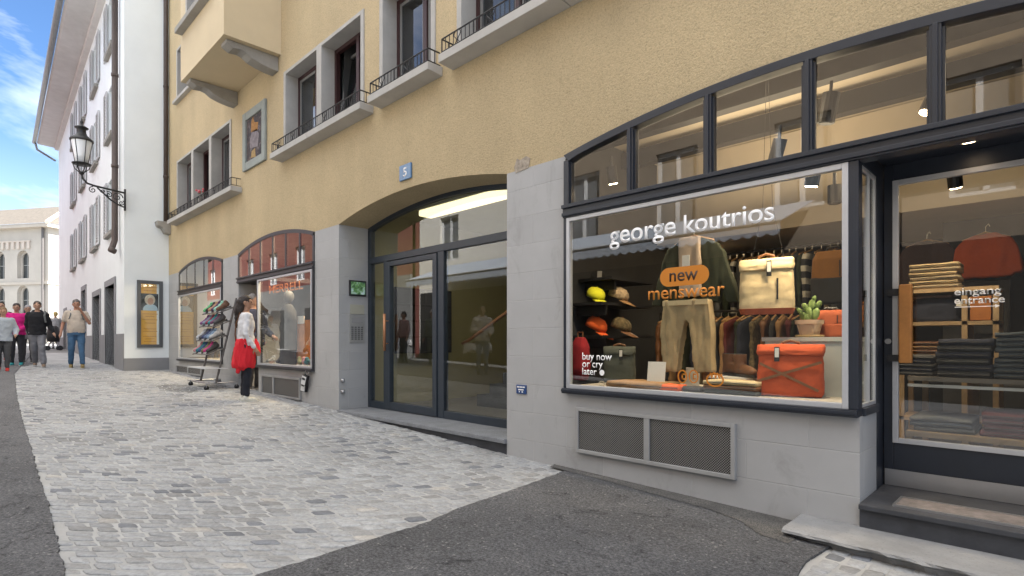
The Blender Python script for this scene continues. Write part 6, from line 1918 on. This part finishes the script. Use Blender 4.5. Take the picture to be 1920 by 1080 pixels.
for r_ in range(4):
    z = levels[3 - r_]; yb_ = -.50 + (z - g0 - .11) * .225
    for i, nm in enumerate(SHOES[r_]):
        x = rx0 + .34 + i * .145
        t_ = empty('trainer_shoe', (x, yb_ - .13, z + .012)); t_.rotation_euler = (R(24), 0, R(random.uniform(-12, 12)))
        tag(t_, '%s trainer shoe on the %s shelf of the rolling rack' % (nm, TIER[r_]), 'shoe', 'shoes on the rolling rack')
        m_ = mat('shoe_' + nm.replace(' ', '_'), SCOL[nm], .7, var=.35, vscale=25)
        for me_, nn_, mm_ in ((SHU, 'upper', m_), (SHS, 'sole', mat('shoe_sole_white', (.6, .6, .58), .7) if i % 2 == 0 else mat('shoe_sole_dark', (.08, .08, .08), .8))):
            o_ = bpy.data.objects.new(nn_, me_.copy()); o_.data.materials.clear(); o_.data.materials.append(mm_); COL.objects.link(o_); o_.parent = t_
            o_.data.polygons.foreach_set('use_smooth', [nn_ == 'upper'] * len(o_.data.polygons))
            if nn_ == 'upper': o_.location.z = .012

# ------------------------------------------------------------------ far shop display
def at2(px, py, Y=.5): return at(px, py, Y)
p = at(541, 690, .32)
t_ = empty('dark_coat', (p.x, .32, -.4)); tag(t_, 'long black coat on a stand in the middle of the far shop window', 'coat')
MB().loft([(p.x, .32, -.40, .15, .13), (p.x, .32, .1, .17, .14), (p.x, .32, .50, .19, .12), (p.x, .32, .62, .10, .08), (p.x, .32, .66, .05, .05)], 18).build('cloth', C_CHAR, t_, soft=dict(voxel=.018, smooth=3, amp=.02, freq=6))
MB().ell((p.x, .32, .77), (.085, .095, .115)).build('mannequin_head', mat('grey_mannequin', (.10, .10, .10), .6), t_, smooth=True)
ba, bb = at(553, 690, .42).x, at(583, 690, .42).x
t_ = empty('wooden_board', (ba, .42, -.4)); tag(t_, 'orange-brown wooden display board at the right of the far shop window', 'board')
MB().box(ba, bb, .42, .47, -.40, .36).build('board_panel', mat('orange_wood', (.50, .17, .035), .55, var=.25, vscale=6), t_)
MB().box(ba + .15, ba + .38, .40, .42, .30, .43).build('price_card', M_CARD, t_)
for x in (ba + .1, bb - .1): MB().box(x - .02, x + .02, .47, .6, -.40, .2).build('stay', M_PINE, t_)
for i, (px, c) in enumerate(((506, 'silver grey'), (522, 'charcoal'), (560, 'olive'), (572, 'rose'), (580, 'deep teal'))):
    q = at(px, 680, .2)
    t_ = empty('trainer_shoe', (q.x, .22, -.395), R(30 + 20 * i)); tag(t_, '%s trainer shoe standing on the floor of the far shop window' % c, 'shoe', 'shoes in the far shop window')
    for me_, nn_, mm_ in ((SHU, 'upper', mat('shoe_' + c.replace(' ', '_'), SCOL[c], .7)), (SHS, 'sole', C_WHITE)):
        o_ = bpy.data.objects.new(nn_, me_.copy()); o_.data.materials.clear(); o_.data.materials.append(mm_); COL.objects.link(o_); o_.parent = t_
        if nn_ == 'upper': o_.location.z = .012
MB().box(-9.96, -7.92, .07, 1.4, -.95, -.40).build('far_display_floor', M_BASEF, yb)
MB().box(-14.73, -11.84, .07, 1.4, -.95, -.40).build('far_display_floor', M_BASEF, yb)

# ================================================================== PEOPLE
def V3(*a): return Vector(a)
def person(label, loc, face, h, skin=(.42, .24, .16), hair=(.03, .02, .015), hairstyle='short', top=(.5, .5, .5), top_name='jumper', sleeve='long', hem=.88, bulk=.0,
           legs=(.05, .06, .09), leg_bulk=.0, shoes=(.05, .05, .05), arms=None, legj=None, vox=.014, head_turn=0, belly=0, lean=0, sole=(.5, .5, .48), hoodneck=False):
    """face: direction (degrees, 0=+X) the person looks along; all joints for 1.75 m, front is -Y"""
    s = h / 1.75
    t_ = empty('person', loc, R(face + 90)); tag(t_, label, 'person')
    M_ = mat('skin_%.2f' % skin[0], skin, .55, var=.06)
    arms = arms or [((.25, .02, 1.14), (.27, -.06, .90)), ((-.25, .02, 1.14), (-.27, -.06, .90))]
    legj = legj or [((.095, -.01, .50), (.10, .02, .085)), ((-.095, -.01, .50), (-.10, .02, .085))]
    sh = [V3(.175, .0, 1.41), V3(-.175, .0, 1.41)]
    hips = [V3(.085, 0, .90), V3(-.085, 0, .90)]
    def S(mb):
        for i, v in enumerate(mb.v):
            z = v.z
            mb.v[i] = V3(v.x, v.y - lean * max(z - .9, 0), z) * s
        return mb
    def torso(mb, e, z0=.84, z1=1.50):
        rings = [(.0, .0, .84, .160, .105), (0, 0, .95, .165, .112), (0, -belly * .3, 1.06, .148 + belly * .5, .105 + belly), (0, -belly * .3, 1.18, .152 + belly * .3, .106 + belly * .7), (0, -.004, 1.30, .168, .110), (0, 0, 1.38, .175, .100), (0, .004, 1.44, .135, .080), (0, .006, 1.49, .07, .062)]
        rr = [(a, b_, z, x + e, y + e) for a, b_, z, x, y in rings if z0 <= z <= z1]
        mb.loft(rr, 20, 2.3)
    mb = MB(); torso(mb, 0)
    mb.capsule((0, .006, 1.46), (0, -.008, 1.56), .056, .052)
    hd = MB()
    hd.ell((0, -.006, 1.655), (.075, .094, .108), 16, 12); hd.ell((0, -.030, 1.595), (.056, .062, .062), 14, 8)
    hd.ell((0, -.101, 1.640), (.012, .016, .026), 8, 6); hd.ell((0, -.107, 1.628), (.015, .012, .010), 8, 6)
    hd.ell((0, -.090, 1.590), (.024, .010, .009), 8, 5)
    for q in (-1, 1): hd.ell((.077 * q, .008, 1.640), (.012, .022, .032), 8, 6); hd.ell((.032 * q, -.088, 1.672), (.022, .010, .008), 8, 5)
    rot = Matrix.Rotation(R(head_turn), 4, 'Z')
    hd.v = [rot @ v for v in hd.v]
    mb.v += []; o0 = len(mb.v); mb.v += hd.v; mb.f += [tuple(i + o0 for i in f_) for f_ in hd.f]; mb.m += hd.m
    for q in (0, 1):
        e_, w_ = V3(*arms[q][0]), V3(*arms[q][1])
        mb.capsule(sh[q], e_, .052, .040); mb.capsule(e_, w_, .040, .027)
        d = (w_ - e_).normalized(); side = d.cross(V3(1, 0, 0)); side = side.normalized() if side.length > .1 else V3(0, 1, 0)
        pc_ = w_ + d * .05
        mb.capsule(w_ + d * .02, w_ + d * .075, .030, .034, 8)
        for k, (o_, l_) in enumerate(((-.027, .060), (-.009, .072), (.009, .068), (.026, .052))):
            b0 = w_ + d * .09 + side * o_; b1 = b0 + d * l_ * .55; b2 = b1 + (d * .8 + V3(0, -.3, 0)).normalized() * l_ * .45
            mb.capsule(b0, b1, .0095, .009, 6); mb.capsule(b1, b2, .009, .0075, 6)
        b0 = w_ + d * .03 - side * .026; mb.capsule(b0, b0 - side * .03 + d * .03, .012, .010, 6); mb.capsule(b0 - side * .03 + d * .03, b0 - side * .035 + d * .06, .010, .008, 6)
        k_, a_ = V3(*legj[q][0]), V3(*legj[q][1])
        mb.capsule(hips[q], k_, .080, .054); mb.capsule(k_, a_, .054, .036)
        mb.capsule(a_ + V3(0, .02, -.04), a_ + V3(0, -.12, -.055), .032, .028)
    S(mb).build('body', M_, t_, local=True, soft=dict(voxel=vox * .62 * s, smooth=2))
    rt = lambda mb_: (setattr(mb_, 'v', [rot @ v for v in mb_.v]), mb_)[1]
    for q in (-1, 1):
        mb = MB(); mb.ell((.031 * q, -.091, 1.655), (.012, .007, .007), 8, 6); S(rt(mb)).build('eye', mat('dark_eye', (.02, .015, .012), .2), t_, local=True)
    # hair
    mb = MB(); HM = mat('hair_%.3f_%.3f' % (hair[0], hair[2]), hair, .6, var=.3, vscale=40)
    mb.ell((0, .010, 1.688), (.084, .101, .092), 16, 10); mb.ell((0, .045, 1.64), (.080, .072, .085), 14, 8)
    if hairstyle == 'long':
        mb.capsule((0, .06, 1.66), (0, .10, 1.50), .085, .08); mb.capsule((.02, .10, 1.52), (.03, .125, 1.26), .08, .045)
    if hairstyle == 'tail':
        mb.capsule((0, .09, 1.67), (0, .13, 1.60), .035, .03)
    cut = []
    S(rt(mb)).build('hair', HM, t_, local=True, soft=dict(voxel=.012, smooth=2, amp=.010, freq=26))
    # trousers
    LM = cloth('legs_%.3f_%.3f_%.3f' % legs, legs, var=.22, vs=8)
    mb = MB(); torso(mb, .016 + leg_bulk * .5, .84, 1.0)
    for q in (0, 1):
        k_, a_ = V3(*legj[q][0]), V3(*legj[q][1])
        mb.capsule(hips[q], k_, .093 + leg_bulk, .066 + leg_bulk); mb.capsule(k_, a_ + (k_ - a_).normalized() * .04, .066 + leg_bulk, .050 + leg_bulk)
    S(mb).build('trousers', LM, t_, local=True, soft=dict(voxel=vox * s, smooth=3, amp=.012, freq=11, seed=legs[0] * 9, stretch=(1, 1, .8)))
    # top
    TM = cloth('top_%.3f_%.3f_%.3f' % top, top, var=.14, vs=8)
    mb = MB(); e = .020 + bulk
    rings = [(0, 0, hem, .166 + e, .112 + e), (0, -belly * .3, 1.06, .150 + e + belly * .5, .107 + e + belly), (0, -belly * .3, 1.18, .154 + e + belly * .3, .108 + e + belly * .7), (0, -.004, 1.30, .170 + e, .112 + e), (0, 0, 1.38, .178 + e, .104 + e), (0, .004, 1.445, .14 + e, .084 + e), (0, .006, 1.485, .062 + e, .058 + e)]
    mb.loft([r__ for r__ in rings if r__[2] == hem or r__[2] > hem + .03], 20, 2.3)
    for q in (0, 1):
        e_, w_ = V3(*arms[q][0]), V3(*arms[q][1])
        if sleeve == 'long': mb.capsule(sh[q], e_, .066 + bulk, .054 + bulk); mb.capsule(e_, e_ + (w_ - e_) * .93, .054 + bulk, .040 + bulk * .6)
        else: mb.capsule(sh[q], sh[q] + (e_ - sh[q]) * .62, .070 + bulk, .066 + bulk)
    if hoodneck: mb.capsule((-.07, .05, 1.49), (.07, .05, 1.49), .055, .055)
    S(mb).build(top_name, TM, t_, local=True, soft=dict(voxel=vox * s, smooth=3, amp=.013, freq=9, seed=top[0] * 9, stretch=(1, 1, 1.3)))
    SM = cloth('shoe_%.3f_%.3f_%.3f' % shoes, shoes, var=.2)
    for q in (0, 1):
        a_ = V3(*legj[q][1])
        mb = MB(); mb.capsule(a_ + V3(0, .035, -.045), a_ + V3(0, -.02, -.04), .043, .046, 8); mb.capsule(a_ + V3(0, -.0, -.045), a_ + V3(0, -.145, -.055), .046, .036, 8); mb.capsule(a_ + V3(0, .01, -.03), a_ + V3(0, .005, .015), .044, .044, 8)
        so = S(mb).build('shoe', SM, t_, local=True, soft=dict(voxel=.012 * s, smooth=2))
        mb = MB(); mb.loft([(a_.x, a_.y - .055, a_.z - .088, .042, .140), (a_.x, a_.y - .055, a_.z - .066, .046, .145)], 16, 2.5)
        S(mb).build('sole', mat('sole_%.2f' % sole[0], sole, .8), so, local=True)
    return t_, s, S
def feet(px, py):
    g = gnd(px, py); return g
def stride(f=.28, back=.30, side=.09, lead=0):
    a = [((side, -.18, .50), (side, -f, .10)), ((-side, .05, .50), (-side, back, .16))]
    return a if lead == 0 else [((side, .05, .50), (side, back, .16)), ((-side, -.18, .50), (-side, -f, .10))]

# woman at the shop window, seen from behind
g = feet(461, 753)
wm, s_, S_ = person('woman in a white top with a red jacket tied round her waist', (g.x, g.y, g.z), 78, 1.60, skin=(.36, .20, .13), hair=(.022, .014, .011), hairstyle='long',
       top=(.66, .66, .68), top_name='white_top', hem=.93, bulk=-.004, legs=(.012, .014, .022), leg_bulk=.006, shoes=(.55, .54, .48), sole=(.6, .6, .56), vox=.011,
       arms=[((.23, .02, 1.13), (.20, -.14, .93)), ((-.23, .03, 1.13), (-.21, -.10, .90))], legj=[((.075, -.01, .50), (.08, .02, .085)), ((-.075, -.01, .50), (-.08, .01, .085))], head_turn=-14)
mb = MB()
mb.loft([(0, .0, 1.04, .172, .128), (0, .01, .98, .188, .142), (.01, .02, .86, .210, .160), (.03, .03, .72, .230, .172), (.045, .035, .62, .242, .176), (.05, .035, .565, .236, .168)], 20, 2.3)
mb.capsule((-.06, .07, .70), (-.08, .13, .50), .07, .03); mb.capsule((-.10, .03, .72), (-.13, .06, .55), .06, .03); mb.capsule((.19, .05, .70), (.23, .07, .60), .05, .03)
mb.capsule((.0, -.13, 1.0), (.03, -.20, .84), .045, .04); mb.capsule((.0, -.13, 1.0), (-.04, -.18, .82), .045, .036)
S_(mb).build('tied_jacket', C_RED, wm, local=True, soft=dict(voxel=.011, smooth=3, amp=.024, freq=12, seed=3, stretch=(1.7, 1.7, .28)))
mb = MB(); mb.tube([(-.07, .10, 1.47), (.0, .145, 1.30), (.10, .150, 1.12), (.20, .12, .95), (.23, .09, .82)], .012, 8, flat=.4); mb.tube([(-.07, .10, 1.47), (-.05, -.10, 1.42), (.05, -.15, 1.2), (.2, -.06, .95)], .012, 8, flat=.4)
S_(mb).build('bag_strap', C_BROWN, wm, local=True)
mb = MB(); mb.loft([(.27, .05, .60, .05, .13), (.275, .05, .70, .06, .14), (.265, .05, .84, .045, .12)], 16, 3)
S_(mb).build('shoulder_bag', C_BROWN, wm, local=True, soft=dict(voxel=.012, smooth=3))
# person behind her
g = at(474, 740, -.02)
person('grey-haired person in a navy jacket half hidden behind the woman with the red jacket', (-10.47, .10, -.93), 30, 1.78, hair=(.24, .22, .21), top=(.022, .028, .055), top_name='navy_jacket', bulk=.02, hem=.84, legs=(.03, .03, .035), vox=.013,
       arms=[((.25, -.02, 1.14), (.20, -.22, 1.02)), ((-.25, -.02, 1.14), (-.20, -.20, 1.0))])
# man in the beige tee
g = feet(143, 690)
mn, s_, S_ = person('man in a beige T-shirt and blue jeans walking along the white house', (g.x, g.y, g.z), -8, 1.68, skin=(.40, .20, .13), hair=(.10, .09, .085), top=(.52, .44, .36), top_name='beige_tee', sleeve='short', hem=.90, bulk=.006, belly=.025, legs=(.055, .12, .21), leg_bulk=.006, shoes=(.26, .19, .08), sole=(.45, .38, .2),
       arms=[((.27, -.03, 1.16), (.10, -.17, 1.47)), ((-.27, .05, 1.14), (-.31, -.02, .90))], legj=[((.11, -.10, .50), (.13, -.16, .09)), ((-.10, -.02, .50), (-.11, .12, .10))])
mb = MB()
for q in (.11, -.11): mb.tube([(q, .09, 1.46), (q * 1.1, .0, 1.50), (q, -.125, 1.38), (q * 1.25, -.135, 1.28), (q * 1.6, -.05, 1.2)], .013, 8, flat=.4)
S_(mb).build('backpack_straps', C_GREY, mn, local=True)
# black jacket
g = feet(70, 689)
pj, s_, S_ = person('person in a black zip jacket and wide grey trousers striding towards the camera', (g.x, g.y, g.z), -5, 1.62, skin=(.42, .25, .17), hair=(.05, .035, .025), top=(.012, .012, .015), top_name='black_jacket', hem=.86, bulk=.012, legs=(.17, .17, .185), leg_bulk=.018, shoes=(.24, .17, .12), hoodneck=True,
       arms=[((.25, .02, 1.14), (.33, -.10, .93)), ((-.21, .06, 1.14), (-.17, .10, .92))], legj=[((.09, -.20, .50), (.13, -.30, .10)), ((-.06, .02, .50), (-.05, .26, .13))])
mb = MB(); mb.tube([(.15, .09, 1.46), (.155, .0, 1.51), (.145, -.135, 1.38), (.17, -.14, 1.2)], .022, 8, flat=.4); S_(mb).build('backpack_strap', C_GREY, pj, local=True)
# pink jacket
g = feet(31, 686)
person('woman in a bright pink jacket and dark running tights with teal shoes', (g.x, g.y, g.z), -12, 1.58, hair=(.03, .02, .018), hairstyle='tail', top=(.62, .012, .20), top_name='pink_jacket', hem=.88, bulk=.022, legs=(.03, .03, .035), leg_bulk=.003, shoes=(.02, .26, .27),
       arms=[((.27, -.02, 1.13), (.10, -.18, 1.02)), ((-.25, .03, 1.13), (-.14, -.16, 1.0))], legj=[((.10, -.03, .5), (.10, .0, .09)), ((-.09, -.02, .5), (-.10, .04, .09))])
# child
g = feet(6, 697)
person('child in a pale grey top and dark grey leggings with red shoes', (g.x, g.y, g.z), -6, 1.42, hair=(.20, .12, .06), hairstyle='tail', top=(.40, .44, .48), top_name='pale_top', hem=.84, bulk=.016, legs=(.055, .057, .062), leg_bulk=.002, shoes=(.45, .03, .025),
       arms=[((.27, .04, 1.16), (.26, -.16, 1.02)), ((-.27, .04, 1.15), (-.30, .0, .96))], legj=[((.09, -.10, .5), (.09, -.12, .09)), ((-.09, .0, .5), (-.10, .14, .12))])
# left edge, dark clothes
g = feet(2, 682)
person('person in dark navy clothes and salmon red shoes cut off by the left edge', (g.x, g.y, g.z), -5, 1.64, hair=(.03, .025, .02), top=(.02, .022, .03), top_name='dark_jacket', hem=.84, bulk=.02, legs=(.03, .032, .04), shoes=(.60, .11, .08), legj=stride(lead=1))
# behind the black jacket
g = feet(52, 680)
person('grey-haired person in a grey coat mostly hidden behind the black jacket', (g.x, g.y, g.z), -5, 1.58, hair=(.30, .29, .29), top=(.16, .16, .165), top_name='grey_coat', hem=.72, bulk=.02, legs=(.05, .05, .055))
# far away
g = feet(104, 655)
person('distant person with a straw hat and white clothes by the white house', (g.x, g.y, g.z), 200, 1.66, hair=(.55, .42, .16), top=(.55, .55, .55), top_name='white_shirt', legs=(.5, .5, .5), vox=.02)
g = feet(100, 657)
t_ = empty('pushchair', (g.x, g.y, g.z)); tag(t_, 'small black pushchair beside the distant person in the straw hat', 'pushchair')
mb = MB(); mb.loft([(g.x, g.y, g.z + .35, .22, .2), (g.x, g.y, g.z + .6, .26, .24), (g.x, g.y, g.z + .95, .2, .18), (g.x, g.y, g.z + 1.02, .1, .1)], 14); mb.build('seat_hood', M_BLACK, t_, smooth=True)
for dx, dy in ((-.2, -.2), (.2, -.2), (-.2, .2), (.2, .2)):
    MB().tube([(g.x + dx - .015, g.y + dy, g.z + .1), (g.x + dx + .015, g.y + dy, g.z + .1)], .1, 12).build('wheel', M_BLACK, t_)
    MB().tube([(g.x + dx, g.y + dy, g.z + .1), (g.x, g.y, g.z + .5)], .02, 6).build('frame_tube', M_STEEL, t_)
# drain cover-like darker patch in the pavement stays in the stone

# ------------------------------------------------------------------ passers-by across the street (mirrored in the entrance glass)
person('person in a pale hooded top and blue jeans mirrored in the right entrance pane', (-10.5, -4.75, gz(-10.5)), 40, 1.74, hair=(.12, .08, .05), top=(.50, .47, .45), top_name='hooded_top', bulk=.016, legs=(.10, .16, .25), hoodneck=True, vox=.018,
       arms=[((.24, -.04, 1.14), (.10, -.22, 1.12)), ((-.24, -.02, 1.14), (-.20, -.18, 1.05))])
person('white-haired person in grey-green clothes mirrored near the middle post of the entrance', (-13.4, -5.4, gz(-13.4)), 60, 1.70, hair=(.6, .6, .58), top=(.20, .22, .17), top_name='green_jacket', bulk=.012, legs=(.16, .17, .13), vox=.018)
person('dark-haired person in a dusty pink top mirrored in the entrance door leaf', (-15.2, -5.6, gz(-15.2)), 90, 1.66, hair=(.03, .02, .02), top=(.34, .20, .18), top_name='pink_top', bulk=.014, legs=(.06, .07, .06), vox=.018)
for i, (x, y, lb) in enumerate(((-9.6, -6.1, 'small round cafe table with a white cloth mirrored right of the hooded person'), (-12.3, -6.2, 'small round cafe table with a white cloth mirrored beside the white-haired person'), (-16.6, -6.4, 'small round cafe table with a white cloth mirrored in the entrance door leaf'))):
    t_ = empty('cafe_table', (x, y, gz(x))); tag(t_, lb, 'table')
    MB().tube([(x, y, gz(x) + .02), (x, y, gz(x) + .72)], .03, 10).build('pedestal', M_BLACK, t_)
    MB().lathe((x, y, gz(x)), [(.24, 0), (.24, .02), (.03, .04)], 16).build('foot_plate', M_BLACK, t_)
    rings_ = []
    mb = MB(); nn_ = 40
    vs_ = [(x + .40 * math.cos(2 * math.pi * k / nn_), y + .40 * math.sin(2 * math.pi * k / nn_), gz(x) + .75) for k in range(nn_)]
    vs_ += [(x + (.42 + .03 * math.sin(k * 1.6)) * math.cos(2 * math.pi * k / nn_), y + (.42 + .03 * math.sin(k * 1.6)) * math.sin(2 * math.pi * k / nn_), gz(x) + .50 - .05 * math.sin(k * .63)) for k in range(nn_)]
    mb.add(vs_, [tuple(range(nn_))] + [(k, (k + 1) % nn_, nn_ + (k + 1) % nn_, nn_ + k) for k in range(nn_)])
    mb.build('white_cloth', C_WHITE, t_, smooth=False)
